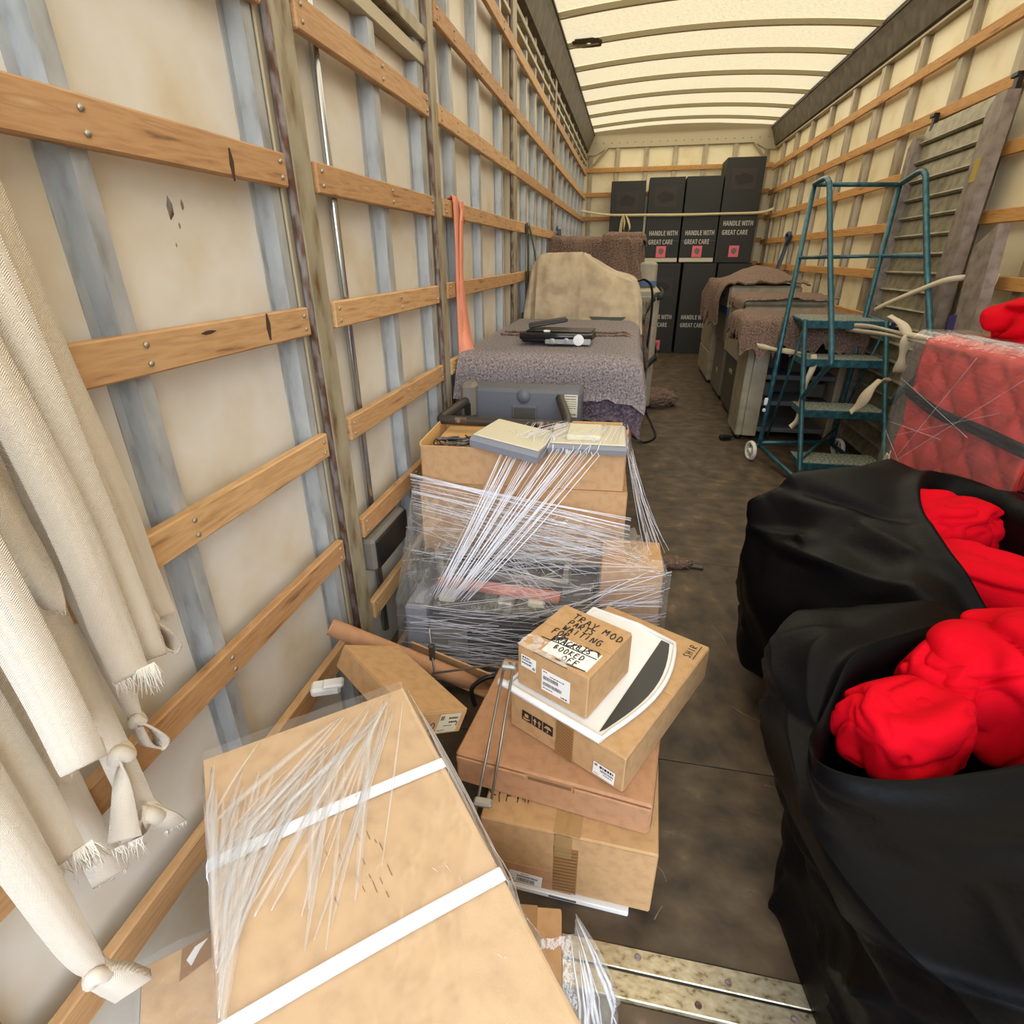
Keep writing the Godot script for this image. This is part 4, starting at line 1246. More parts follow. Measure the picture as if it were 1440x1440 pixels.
func build_pallet() -> void:
	var s: MB
	# lower machine: black front of thin horizontal lips, pale side panel, jumble of frames on top
	var o := thing("printer_unit", "black machine unit at the foot of the wrapped load, pale side panel at its left", "machine", Vector3(-0.60, 0.0, -1.30))
	s = MB.new(); s.span(Vector3(0.075, 0.03, -0.60), Vector3(0.57, 0.305, -0.01), 0.006)
	obj("body", s.mesh(), M.black, o)
	s = MB.new(); s.span(Vector3(0.0, 0.02, -0.60), Vector3(0.07, 0.31, 0.0), 0.008)
	obj("side_panel", s.mesh(), M.grey, o).set_meta("label", "pale grey side panel")
	for i in 7:
		s = MB.new(); s.span(Vector3(0.08, 0.055 + i * 0.035, -0.012), Vector3(0.565, 0.078 + i * 0.035, 0.002 if i % 2 else 0.006), 0.003)
		obj("front_lip", s.mesh(), M.black_gloss if i % 2 else M.black, o)
	s = MB.new(); s.span(Vector3(0.085, 0.15, 0.004), Vector3(0.20, 0.27, 0.009), 0.003)
	obj("front_door", s.mesh(), M.machine_mid, o)
	s = MB.new(); s.span(Vector3(0.02, 0.0, -0.59), Vector3(0.55, 0.03, -0.02), 0.004)
	obj("base", s.mesh(), M.machine_dark, o)
	s = MB.new(); s.span(Vector3(0.09, 0.302, -0.26), Vector3(0.56, 0.322, -0.015), 0.006)
	obj("deck", s.mesh(), M.machine_dark, o)
	for i in 5:
		s = MB.new(); s.box(Vector3(0.13 + i * 0.09, 0.33, -0.05 - 0.02 * (i % 2)), Vector3(0.05, 0.022, 0.05), 0.005)
		obj("bracket", s.mesh(), [M.tray_top, M.black, M.zinc][i % 3], o)
	# loose metal frame with a copper roller lying on the unit
	o = thing("metal_frame", "galvanised metal frame with a copper roller lying on the black unit under the film", "metal frame", Vector3(-0.53, 0.325, -1.44), -0.03)
	for q in [[Vector3(0.0, 0.075, -0.07), Vector3(0.40, 0.095, -0.055)], [Vector3(0.0, 0.03, 0.0), Vector3(0.42, 0.055, 0.012)], [Vector3(0.0, 0.0, -0.07), Vector3(0.018, 0.10, 0.0)], [Vector3(0.40, 0.0, -0.07), Vector3(0.418, 0.09, 0.0)], [Vector3(0.15, 0.02, -0.055), Vector3(0.17, 0.06, 0.0)]]:
		s = MB.new(); s.span(q[0], q[1], 0.002)
		obj("rail", s.mesh(), M.zinc, o)
	s = MB.new(true); s.tube(PV([Vector3(0.02, 0.025, 0.045), Vector3(0.20, 0.024, 0.05), Vector3(0.40, 0.022, 0.055)]), 0.019, 16)
	obj("roller", s.mesh(), M.copper, o)
	s = MB.new(); s.box(Vector3(-0.022, 0.06, 0.02), Vector3(0.03, 0.11, 0.06), 0.01)
	obj("end_block", s.mesh(), M.machine_dark, o)
	# carton at its right
	o = carton_base("carton", "carton at the right end of the wrapped load, its front covered with slanting film folds", Vector3(-0.018, 0.0, -1.405), 0.03)
	carton_body(o, 0.178, 0.455, 0.165, M.card2, "z", 0.002)
	plate(o, "clear_tape", Vector3(0.07, 0.4568, -0.15), Vector3(0.12, 0.4585, -0.02), M.tape)
	# middle carton
	o = carton_base("carton", "middle carton of the wrapped load, under the open carton with grey trays", Vector3(-0.630, 0.33, -1.585), turn_of(Vector2(-0.635, -1.551), Vector2(0.049, -1.579)))
	carton_body(o, 0.675, 0.268, 0.34, M.card2, "x", 0.004)
	# top carton, open, with cables in one end
	o = carton_base("open_carton", "open topped carton at the top of the wrapped load with loose dark cables inside", Vector3(-0.616, 0.602, -1.580), turn_of(Vector2(-0.616, -1.567), Vector2(0.032, -1.603)))
	var W := 0.648; var H := 0.126; var D := 0.33
	for q in [["front_side", Vector3(0, 0, -0.005), Vector3(W, H, 0.0)], ["back_side", Vector3(0, 0, -D), Vector3(W, H + 0.004, -D + 0.005)], ["end_side", Vector3(0, 0, -D), Vector3(0.005, H + 0.012, 0)], ["end_side", Vector3(W - 0.005, 0, -D), Vector3(W, H, 0)], ["bottom", Vector3(0.003, 0, -D + 0.003), Vector3(W - 0.003, 0.006, -0.003)]]:
		s = MB.new(); s.span(q[1], q[2], 0.0015)
		obj(q[0], s.mesh(), M.card2 if q[0] == "front_side" else M.card_in, o)
	s = MB.new(); s.span(Vector3(0.02, H - 0.03, -D + 0.02), Vector3(W - 0.02, H - 0.024, -0.02), 0.001)
	obj("inner_sheet", s.mesh(), M.card_in, o)
	o = thing("cable_tangle", "tangle of dark cables lying in the left end of the open carton", "cables", Vector3(-0.52, 0.712, -1.66))
	rng.seed = 77
	for i in 9:
		var pts := []
		for k in 7:
			pts.append(Vector3(rng.randf_range(-0.065, 0.065), rng.randf_range(0.0, 0.02), rng.randf_range(-0.05, 0.04)))
		s = MB.new(true); s.tube(curve(pts, 5), 0.0024, 6)
		obj("cable", s.mesh(), [M.black, M.machine_dark, M.rust][i % 3], o)
	# grey trays laid on the open carton
	o = thing("machine_tray", "light grey machine tray lying aslant on the open carton beside the cables", "tray", Vector3(-0.445, 0.742, -1.56), -0.22)
	o.rotation.z = -0.12
	_tray(o, 0.225, 0.035, 0.20)
	o = thing("machine_tray", "grey machine tray with a raised cream block at the right end of the open carton", "tray", Vector3(-0.205, 0.732, -1.575), 0.03)
	_tray(o, 0.235, 0.026, 0.22)
	s = MB.new(); s.span(Vector3(0.05, 0.026, -0.17), Vector3(0.16, 0.046, -0.035), 0.006)
	obj("raised_block", s.mesh(), M.tray_top, o)
	# grey module with the looped handle behind the load
	o = thing("handle_module", "dark grey machine module with a bent tube handle standing behind the open carton", "machine part", Vector3(-0.60, 0.0, -2.05))
	s = MB.new(); s.span(Vector3(0.0, 0.55, -0.13), Vector3(0.455, 0.812, 0.0), 0.012)
	obj("body", s.mesh(), M.grey_blue, o)
	s = MB.new(); s.span(Vector3(0.02, 0.0, -0.12), Vector3(0.44, 0.56, -0.02), 0.01)
	obj("lower_body", s.mesh(), M.machine_dark, o)
	s = MB.new(); s.span(Vector3(0.19, 0.70, -0.005), Vector3(0.29, 0.752, 0.006), 0.004)
	obj("recess_frame", s.mesh(), M.grey_blue, o)
	s = MB.new(); s.span(Vector3(0.198, 0.70, 0.0), Vector3(0.282, 0.745, 0.0075), 0.002)
	obj("recess", s.mesh(), M.machine_dark, o)
	s = MB.new(true); s.lathe(PackedVector2Array([Vector2(0, 0), Vector2(0.027, 0.0), Vector2(0.025, 0.005), Vector2(0.0, 0.006)]), 20, Vector3(0.235, 0.785, 0.0), Basis(Vector3.RIGHT, PI / 2))
	obj("boss", s.mesh(), M.grey_blue, o)
	s = MB.new(); s.span(Vector3(-0.005, 0.70, -0.03), Vector3(0.055, 0.835, 0.045), 0.014)
	obj("pivot_block", s.mesh(), M.machine_mid, o)
	s = MB.new(); s.span(Vector3(0.012, 0.715, 0.035), Vector3(0.038, 0.765, 0.05), 0.004)
	obj("slot", s.mesh(), M.black, o)
	var st := sticker(o, 0.05, 0.085, Transform3D(Basis(), Vector3(0.392, 0.715, 0.0005)), 21, [[0.08, 0.9, 0.9, 0.94, 1], [0.08, 0.78, 0.9, 0.82, 1], [0.08, 0.68, 0.9, 0.71, 1], [0.08, 0.58, 0.9, 0.61, 1], [0.08, 0.48, 0.9, 0.51, 1], [0.08, 0.38, 0.9, 0.41, 1], [0.08, 0.06, 0.9, 0.16, 0]], "pale instruction label", M.tray_top)
	s = MB.new(true)
	s.tube(curve([Vector3(0.03, 0.775, 0.0), Vector3(-0.01, 0.755, 0.14), Vector3(-0.025, 0.745, 0.20), Vector3(0.0, 0.742, 0.215), Vector3(0.22, 0.742, 0.215), Vector3(0.40, 0.742, 0.215), Vector3(0.425, 0.745, 0.20), Vector3(0.415, 0.755, 0.14), Vector3(0.375, 0.785, 0.0)], 10), 0.0165, 14)
	obj("handle", s.mesh(), M.dark_metal, o)
	for xx in [0.05, 0.345]:
		s = MB.new(); s.box(Vector3(xx, 0.745, 0.228), Vector3(0.05, 0.022, 0.014), 0.006)
		obj("handle_pad", s.mesh(), M.rust, o)
	# the film round the load
	o = thing("stretch_film", "clear stretch film wound around the pallet load of cartons and black unit", "film")
	var fn := FastNoiseLite.new(); fn.seed = 15; fn.frequency = 5.0; fn.fractal_octaves = 3
	var front := []
	for i in 13:
		var r := PackedVector3Array()
		var v := float(i) / 12
		for j in 41:
			var u := float(j) / 40
			var x := lerpf(-0.615, 0.178, u)
			var zf := -1.283 - 0.10 * smoothstep(0.66, 0.78, u)
			var ytop := 0.335 + 0.13 * smoothstep(0.55, 0.85, u)
			var y := lerpf(ytop, 0.03, v)
			r.append(Vector3(x, y, zf + 0.012 * fn.get_noise_2d(u * 0.7, y * 9.0)))
		front.append(r)
	s = MB.new(true); s.grid(front)
	obj("front_sheet", s.mesh(), M.film, o)
	var top := []
	for i in 13:
		var r := PackedVector3Array()
		var v := float(i) / 12
		for j in 31:
			var u := float(j) / 30
			var f: Vector3 = front[0][int(u * 40)]
			var back := Vector3(lerpf(-0.645, 0.075, u), lerpf(0.60, 0.50, u), -1.575)
			var p := f.lerp(back, v)
			p.y = lerpf(f.y, back.y, pow(v, 1.3 + 1.4 * u)) + 0.02 * fn.get_noise_2d(u * 2.0 + v, v * 1.5) + 0.03 * sin(PI * v) * (1.0 - u)
			r.append(p)
		top.append(r)
	s = MB.new(true); s.grid(top)
	obj("top_sheet", s.mesh(), M.film, o)
	# the slack curtain at the right side and left side
	for sd in 2:
		var cur := []
		for i in 11:
			var r := PackedVector3Array()
			var v := float(i) / 10
			for j in 9:
				var u := float(j) / 8
				var a: Vector3; var b: Vector3
				if sd == 0:
					a = Vector3(0.035, 0.745, lerpf(-1.60, -1.92, u)); b = Vector3(lerpf(0.185, 0.12, u), 0.10, lerpf(-1.40, -1.9, u))
				else:
					a = Vector3(-0.648, 0.61, lerpf(-1.57, -1.9, u)); b = Vector3(lerpf(-0.612, -0.65, u), 0.10, lerpf(-1.29, -1.8, u))
				var p := a.lerp(b, v)
				p.x += (1 if sd == 0 else -1) * (0.05 * sin(PI * v * 0.9) * v + 0.012 * fn.get_noise_2d(u * 3.0, v * 4.0 + sd))
				if sd == 1: p.x = maxf(p.x, -0.69)
				r.append(p)
			cur.append(r)
		s = MB.new(true); s.grid(cur)
		obj("side_sheet", s.mesh(), M.film, o)
	rng.seed = 101
	# long stretched strands running from the trays down to the front edge
	s = MB.new(true)
	for i in 46:
		var t := rng.randf()
		var g := rng.randf_range(-0.02, 0.02)
		var a := Vector3(lerpf(-0.34, -0.03, t), 0.772, -1.64 + g)
		if i % 3 == 0: a = Vector3(lerpf(-0.30, -0.10, t), 0.768, -1.77)
		var e := Vector3(lerpf(-0.34, -0.06, t) + g, 0.752 - 0.02 * rng.randf(), -1.555)
		var b := Vector3(lerpf(-0.50, -0.41, t) + g, 0.345 + 0.02 * rng.randf(), -1.30)
		strand(s, a, e, rng.randf_range(0.0008, 0.002))
		strand(s, e, b, rng.randf_range(0.0004, 0.0020), rng.randf_range(-0.012, 0.02))
	# strands over the top sheet, fanning
	for i in 80:
		var u0 := rng.randf_range(0.0, 0.5); var u1 := rng.randf_range(0.5, 1.0)
		var p0: Vector3 = top[rng.randi_range(3, 12)][int(u0 * 30)]
		var p1: Vector3 = top[rng.randi_range(0, 7)][int(u1 * 30)]
		strand(s, p0 + Vector3(0, 0.006, 0.004), p1 + Vector3(0, 0.006, 0.004), rng.randf_range(0.0003, 0.0014), -0.012, Vector3(0.2, 0.8, 0.6))
	# horizontal strands on the front
	for i in 130:
		var row := rng.randi_range(0, 11)
		var j0 := rng.randi_range(0, 24); var j1 := mini(j0 + rng.randi_range(6, 22), 40)
		var p0: Vector3 = front[row][j0]; var p1: Vector3 = front[clampi(row + rng.randi_range(-1, 1), 0, 12)][j1]
		var dy := rng.randf_range(-0.012, 0.012)
		strand(s, p0 + Vector3(0, dy, 0.004), p1 + Vector3(0, dy, 0.004), rng.randf_range(0.0003, 0.0015), 0.002, Vector3(0, 1, 0.2))
	for i in 40:
		var y0 := rng.randf_range(0.06, 0.40)
		strand(s, Vector3(-0.03 - 0.1 * rng.randf(), y0, -1.375), Vector3(0.165, y0 + rng.randf_range(0.0, 0.07), -1.392), rng.randf_range(0.0003, 0.0013), 0.0, Vector3(0, 1, 0.1))
	# strands round the middle carton and down the right side
	for i in 26:
		var y0 := rng.randf_range(0.50, 0.66)
		strand(s, Vector3(-0.642, y0, -1.545), Vector3(0.06, y0 - rng.randf_range(0.08, 0.18), -1.572), rng.randf_range(0.0005, 0.0018), 0.0, Vector3(0, 1, 0.1))
	for i in 22:
		strand(s, Vector3(0.03, 0.74, rng.randf_range(-1.9, -1.6)), Vector3(0.13 + rng.randf_range(0, 0.05), rng.randf_range(0.3, 0.46), rng.randf_range(-1.7, -1.42)), rng.randf_range(0.0008, 0.003), 0.03, Vector3(0.3, 0.2, 1))
	for i in 40:   # bunched film across the trays
		var t := rng.randf()
		strand(s, Vector3(lerpf(-0.33, 0.02, t), 0.768 + 0.012 * rng.randf(), -1.57 - 0.05 * rng.randf()), Vector3(lerpf(-0.20, 0.03, t), 0.770, -1.80 + 0.05 * rng.randf()), rng.randf_range(0.0006, 0.0022), -0.004)
	obj("film_strand", s.mesh(), M.strand, o).set_meta("kind", "stuff")

func _tray(o: Node3D, w: float, h: float, d: float) -> void:
	var s := MB.new()
	# body with sloping front
	s.x = Transform3D(Basis(Vector3(0, 0, -1), Vector3(0, 1, 0), Vector3(1, 0, 0)), Vector3.ZERO)
	s.prism(PackedVector2Array([Vector2(0.0, 0.0), Vector2(d, 0.0), Vector2(d, h), Vector2(0.012, h), Vector2(-0.004, h * 0.6)]), 0.0, w)
	obj("body", s.mesh(), M.grey, o)
	s = MB.new(); s.span(Vector3(0.004, h - 0.001, -d + 0.004), Vector3(w - 0.004, h + 0.004, -0.008), 0.003)
	obj("top_plate", s.mesh(), M.tray_top, o)

func build_left_machines() -> void:
	var s: MB
	# first machine, under a thick grey blanket
	var o := thing("covered_machine", "low machine hidden under a mottled grey moving blanket behind the wrapped load", "machine", Vector3(-0.335, 0.0, -3.02))
	s = MB.new(); s.span(Vector3(-0.34, 0.0, -0.66), Vector3(0.32, 0.55, 0.66), 0.02)
	obj("lower_body", s.mesh(), M.machine_dark, o)
	s = MB.new(); s.span(Vector3(-0.34, 0.55, -0.66), Vector3(0.33, 0.875, 0.66), 0.05)
	obj("upper_body", s.mesh(), M.machine_mid, o)
	for xx in [-0.25, 0.25]:
		s = MB.new(true); s.lathe(PackedVector2Array([Vector2(0, -0.015), Vector2(0.03, -0.015), Vector2(0.033, 0), Vector2(0.03, 0.015), Vector2(0, 0.015)]), 16, Vector3(xx, 0.034, 0.69), Basis(Vector3.FORWARD, PI / 2))
		obj("wheel", s.mesh(), M.caster, o)
	o = thing("moving_blanket", "violet grey blanket layer bulging out below the upper blanket of the low machine", "blanket", Vector3(-0.33, 0.878, -3.02))
	obj("cloth", drape(0.66, 1.32, [0.02, 0.28, 0.27, 0.05], 0.06, 3, 0.012, 0.0, 0.06), M.blanket_violet, o)
	o = thing("moving_blanket", "mottled grey blanket spread over the low machine carrying the black mechanism", "blanket", Vector3(-0.335, 0.892, -3.02))
	obj("cloth", drape(0.67, 1.36, [0.01, 0.17, 0.19, 0.04], 0.055, 5, 0.010, 0.008, 0.16), M.blanket, o)
	s = MB.new(true)
	for k in 2:
		var pts := []
		for i in 9:
			var t := float(i) / 8
			pts.append(Vector3(lerpf(-0.30, 0.345, t), 0.015 - 0.0 * t, 0.12 - k * 0.12 + 0.02 * sin(t * 5.0 + k)))
		pts.append(Vector3(0.405, -0.05, 0.14 - k * 0.12))
		s.tube(curve(pts, 4), 0.006, 6)
	obj("stitched_seam", s.mesh(), M.blanket_brown, o).set_meta("kind", "stuff")
	# pink strap round its base
	o = thing("ratchet_strap", "salmon pink strap around the foot of the blanket covered low machine", "strap", Vector3(-0.335, 0.585, -2.325))
	s = MB.new(true)
	var c := curve([Vector3(-0.34, 0.0, 0.075), Vector3(0.0, -0.005, 0.085), Vector3(0.30, 0.0, 0.08), Vector3(0.385, 0.005, 0.02), Vector3(0.40, 0.01, -0.4), Vector3(0.40, 0.0, -1.2)], 8)
	var sd := PackedVector3Array(); var hw := PackedFloat32Array()
	for p in c: sd.append(Vector3.UP); hw.append(0.028)
	s.ribbon(c, sd, hw, 0.004)
	obj("webbing", s.mesh(), M.orange, o)
	# black mechanism lying on the blanket
	o = thing("printer_mechanism", "black printer mechanism with a pale blue gear plate lying on the grey blanket", "mechanism", Vector3(-0.47, 0.905, -2.62), -0.08)
	s = MB.new(); s.box(Vector3(0.16, 0.03, -0.05), Vector3(0.32, 0.042, 0.18), 0.008)
	obj("chassis", s.mesh(), M.black, o)
	for i in 5:
		s = MB.new(); s.box(Vector3(0.17, 0.055, -0.12 + i * 0.034), Vector3(0.30, 0.008, 0.022), 0.003)
		obj("cover_rib", s.mesh(), M.machine_dark if i % 2 else M.black_gloss, o)
	s = MB.new(); s.box(Vector3(0.22, 0.022, 0.046), Vector3(0.21, 0.036, 0.008), 0.004)
	obj("gear_plate", s.mesh(), M.zinc, o)
	for q in [[0.27, 0.026, 0.024], [0.215, 0.022, 0.012], [0.15, 0.018, 0.014]]:
		s = MB.new()
		var pr := PackedVector2Array([Vector2(0, 0), Vector2(float(q[2]), 0), Vector2(float(q[2]), 0.006), Vector2(q[2] * 0.4, 0.007), Vector2(q[2] * 0.35, 0.011), Vector2(0, 0.011)])
		s.lathe(pr, 20, Vector3(q[0], q[1], 0.05), Basis(Vector3.RIGHT, PI / 2))
		obj("gear", s.mesh(), M.white if q[2] > 0.02 else M.zinc, o)
	s = MB.new(true); s.tube(PV([Vector3(0.0, 0.035, 0.05), Vector3(0.33, 0.04, 0.04)]), 0.013, 12)
	obj("roller", s.mesh(), M.black_gloss, o)
	s = MB.new(); s.x = Transform3D(Basis(Vector3.UP, 0.25) * Basis(Vector3(0, 0, 1), 0.16), Vector3(0.03, 0.062, -0.04)); s.box(Vector3(0.08, 0.012, 0), Vector3(0.18, 0.016, 0.09), 0.004)
	obj("guide_plate", s.mesh(), M.black, o)
	s = MB.new(); s.box(Vector3(0.12, 0.058, 0.03), Vector3(0.03, 0.01, 0.012), 0.003)
	obj("white_tab", s.mesh(), M.white, o)
	# second machine, tan cloth over a hump
	o = thing("covered_machine", "machine under a tan dust cloth strapped to the left wall, between two blanketed machines", "machine", Vector3(-0.31, 0.0, -4.35))
	s = MB.new(); s.span(Vector3(-0.36, 0.0, -0.45), Vector3(0.33, 0.88, 0.45), 0.02)
	obj("body", s.mesh(), M.machine_dark, o)
	s = MB.new(); s.span(Vector3(-0.34, 0.88, -0.40), Vector3(0.05, 1.22, 0.34), 0.05)
	obj("scanner_hump", s.mesh(), M.machine, o)
	o = thing("dust_cloth", "tan dust cloth draped in long folds over the humped machine by the left wall", "cloth", Vector3(0, 0, 0))
	var fn := FastNoiseLite.new(); fn.seed = 44; fn.frequency = 1.6; fn.fractal_octaves = 3
	var prof := [Vector2(-0.695, 0.80), Vector2(-0.69, 0.95), Vector2(-0.675, 1.08), Vector2(-0.65, 1.20), Vector2(-0.615, 1.265), Vector2(-0.57, 1.285), Vector2(-0.34, 1.285), Vector2(-0.30, 1.27), Vector2(-0.12, 1.17), Vector2(0.03, 1.115), Vector2(0.075, 1.03), Vector2(0.095, 0.93), Vector2(0.10, 0.80), Vector2(0.11, 0.66)]
	var rows := []
	var nz := 40
	for i in nz + 1:
		var v := float(i) / nz
		var r := PackedVector3Array()
		var z := lerpf(-3.79, -4.80, v)
		var shrink := 1.0
		var front := 1.0 - clampf(v / 0.16, 0.0, 1.0)
		for j in (prof.size() - 1) * 6 + 1:
			var k := mini(int(j / 6.0), prof.size() - 2)
			var f := (j - k * 6) / 6.0
			var a: Vector2 = prof[maxi(k - 1, 0)]; var b: Vector2 = prof[k]; var c2: Vector2 = prof[k + 1]; var d: Vector2 = prof[mini(k + 2, prof.size() - 1)]
			var q := b.cubic_interpolate(c2, a, d, f)
			# at the front the cloth falls down over the machine
			var y := q.y
			var drop := pow(front, 1.5)
			y = lerpf(y, minf(y, 0.80 + 0.08 * (q.y - 0.8)), drop)
			var u := float(j) / ((prof.size() - 1) * 6)
			var fold := sin(u * 17.0 + 2.5 * v + 3.0 * fn.get_noise_2d(u * 2.0, v)) * 0.5 + fn.get_noise_2d(u * 3.0 + 9.0, v * 1.2)
			var p := Vector3(q.x, y, z + front * 0.02)
			p += Vector3(0.2, 0.5, 0.6).normalized() * fold * (0.020 + 0.030 * front)
			r.append(p)
		rows.append(r)
	s = MB.new(true); s.grid(rows)
	obj("cloth", s.mesh(), M.tan_cloth, o)
	# grey vented machine at its right and behind, brown blanket over the top
	o = thing("grey_machine", "tall grey vented machine tied with a green strap, behind the tan dust cloth", "machine", Vector3(-0.20, 0.0, -5.45))
	s = MB.new(); s.span(Vector3(-0.48, 0.05, -0.5), Vector3(0.45, 1.02, 0.5), 0.015)
	obj("body", s.mesh(), M.machine, o)
	s = MB.new(); s.span(Vector3(-0.40, 1.02, -0.45), Vector3(0.42, 1.22, 0.22), 0.015)
	obj("upper_unit", s.mesh(), M.machine, o)
	s = MB.new(); s.span(Vector3(-0.42, 1.22, -0.45), Vector3(0.22, 1.40, 0.20), 0.03)
	obj("top_unit", s.mesh(), M.machine_mid, o)
	s = MB.new(); s.span(Vector3(0.24, 0.22, 0.495), Vector3(0.43, 0.97, 0.515), 0.006)
	obj("front_panel", s.mesh(), M.machine, o)
	for i in 6:
		s = MB.new(); s.span(Vector3(0.262 + i * 0.026, 0.26, 0.51), Vector3(0.272 + i * 0.026, 0.93, 0.522), 0.003)
		obj("vent_slat", s.mesh(), M.machine_mid, o)
	s = MB.new(); s.span(Vector3(0.15, 1.035, 0.222), Vector3(0.423, 1.075, 0.225), 0.001)
	obj("blue_tape", s.mesh(), M.blue_tape, o)
	for xx in [-0.38, 0.38]:
		s = MB.new(true); s.lathe(PackedVector2Array([Vector2(0, -0.015), Vector2(0.04, -0.015), Vector2(0.04, 0.015), Vector2(0, 0.015)]), 14, Vector3(xx, 0.04, 0.42), Basis(Vector3.FORWARD, PI / 2))
		obj("caster", s.mesh(), M.black, o)
	o = thing("moving_blanket", "brown blanket draped over the tall grey machine in front of the black cartons", "blanket", Vector3(-0.30, 1.41, -5.50), 0.0)
	obj("cloth", drape(0.66, 0.62, [0.28, 0.26, 0.36, 0.1], 0.04, 9, 0.022, 0.0, 0.02, 0.014, 0.1), M.blanket_brown, o)
	o = thing("blanket_fold", "folded end of a brown blanket lying on top of the tall blanket draped machine", "blanket", Vector3(-0.09, 1.44, -5.30), 0.15)
	obj("cloth", drape(0.26, 0.2, [0.10, 0.10, 0.06, 0.05], 0.03, 12, 0.012, 0.0, 0.1), M.blanket_brown, o)
	# green strap round both
	o = thing("ratchet_strap", "dark green strap around the tan cloth and the grey vented machine", "strap")
	s = MB.new(true)
	for q in [[Vector3(-0.70, 0.90, -3.85), Vector3(-0.3, 0.885, -3.80), Vector3(0.07, 0.885, -3.86), Vector3(0.13, 0.91, -4.3), Vector3(0.20, 0.96, -4.90), Vector3(0.27, 0.98, -4.95), Vector3(0.275, 0.985, -5.6)], [Vector3(0.06, 0.30, -4.0), Vector3(0.08, 0.34, -4.6), Vector3(0.24, 0.47, -4.92), Vector3(0.275, 0.49, -5.0), Vector3(0.275, 0.5, -5.7)]]:
		c = curve(q, 6); sd = PackedVector3Array(); hw = PackedFloat32Array()
		for p in c: sd.append(Vector3.UP); hw.append(0.03)
		s.ribbon(c, sd, hw, 0.004)
	obj("webbing", s.mesh(), M.green, o).set_meta("kind", "stuff")
	# black cable
	o = thing("power_cable", "black cable hanging from the tan cloth down to a loop on the floor", "cable")
	s = MB.new(true)
	s.tube(curve([Vector3(0.04, 1.10, -4.35), Vector3(0.10, 1.115, -4.4), Vector3(0.16, 1.05, -4.45), Vector3(0.175, 0.85, -4.5), Vector3(0.165, 0.45, -4.55), Vector3(0.20, 0.14, -4.55), Vector3(0.27, 0.012, -4.5), Vector3(0.28, 0.01, -4.2), Vector3(0.20, 0.01, -4.05), Vector3(0.12, 0.03, -4.1), Vector3(0.08, 0.05, -4.2)], 10), 0.009, 10)
	obj("cord", s.mesh(), M.black, o)
	# rag on the floor
	o = thing("floor_rag", "crumpled brown blanket end on the floor beside the aisle, below the green strap", "blanket", Vector3(0.29, 0.0, -5.28), 0.2)
	obj("cloth", lump(Vector3(0.20, 0.085, 0.15), 71, 0.35, 3.2), M.blanket_brown, o)
	o = thing("cloth_tail", "loose brown cloth corner hanging beside the vented machine", "cloth", Vector3(0.13, 0.74, -4.4))
	s = MB.new(true)
	c = curve([Vector3(-0.02, 0.14, 0), Vector3(0.0, 0.0, 0.02), Vector3(0.03, -0.16, 0.0), Vector3(0.05, -0.28, -0.02)], 6); sd = PackedVector3Array(); hw = PackedFloat32Array()
	for i in c.size(): sd.append(Vector3(1, 0, 0.3)); hw.append(0.05 * (1.0 - 0.8 * float(i) / c.size()) * (0.6 + 0.4 * sin(i * 0.6)))
	s.ribbon(c, sd, hw, 0.012)
	obj("cloth", s.mesh(), M.blanket_brown, o)
	# dirty rag sticking out by the right carton of the load
	o = thing("floor_scrap", "dusty cloth scrap with a dark plastic strip on the floor right of the wrapped load", "cloth", Vector3(0.29, 0.0, -2.25), 0.1)
	obj("cloth", lump(Vector3(0.075, 0.02, 0.04), 73, 0.4, 5.0), M.blanket_brown, o)
	s = MB.new(); s.x = Transform3D(Basis(Vector3.UP, -0.25), Vector3(0.06, 0.008, 0.01)); s.box(Vector3.ZERO, Vector3(0.14, 0.012, 0.022), 0.004)
	obj("plastic_strip", s.mesh(), M.machine_dark, o)

# flattened crumpled lump resting on y = 0
func lump(r: Vector3, sd: int, amp: float, freq: float, nu := 64, nv := 32, folds := 0.0) -> Mesh:
	var fn := FastNoiseLite.new(); fn.seed = sd; fn.frequency = freq; fn.fractal_type = FastNoiseLite.FRACTAL_RIDGED; fn.fractal_octaves = 3
	var f2 := FastNoiseLite.new(); f2.seed = sd + 1; f2.frequency = freq * 0.35
	var rows := []
	for i in nv + 1:
		var ring := PackedVector3Array()
		var ph := PI * i / nv
		for j in nu:
			var th := -TAU * j / nu
			var d := Vector3(sin(ph) * cos(th), -cos(ph), sin(ph) * sin(th))
			var k := 1.0 + amp * (0.5 * fn.get_noise_3dv(d) + 0.8 * f2.get_noise_3dv(d * 2.0))
			if folds > 0.0: k += folds * sin(d.x * 9.0 + d.y * 5.0 + 4.0 * f2.get_noise_3dv(d * 1.5))
			var p := Vector3(d.x * r.x, d.y * r.y, d.z * r.z) * k
			p.y = maxf(p.y + r.y * 0.75, 0.0)
			ring.append(p)
		rows.append(ring)
	var s := MB.new(true)
	s.grid(rows, true)
	return s.mesh()

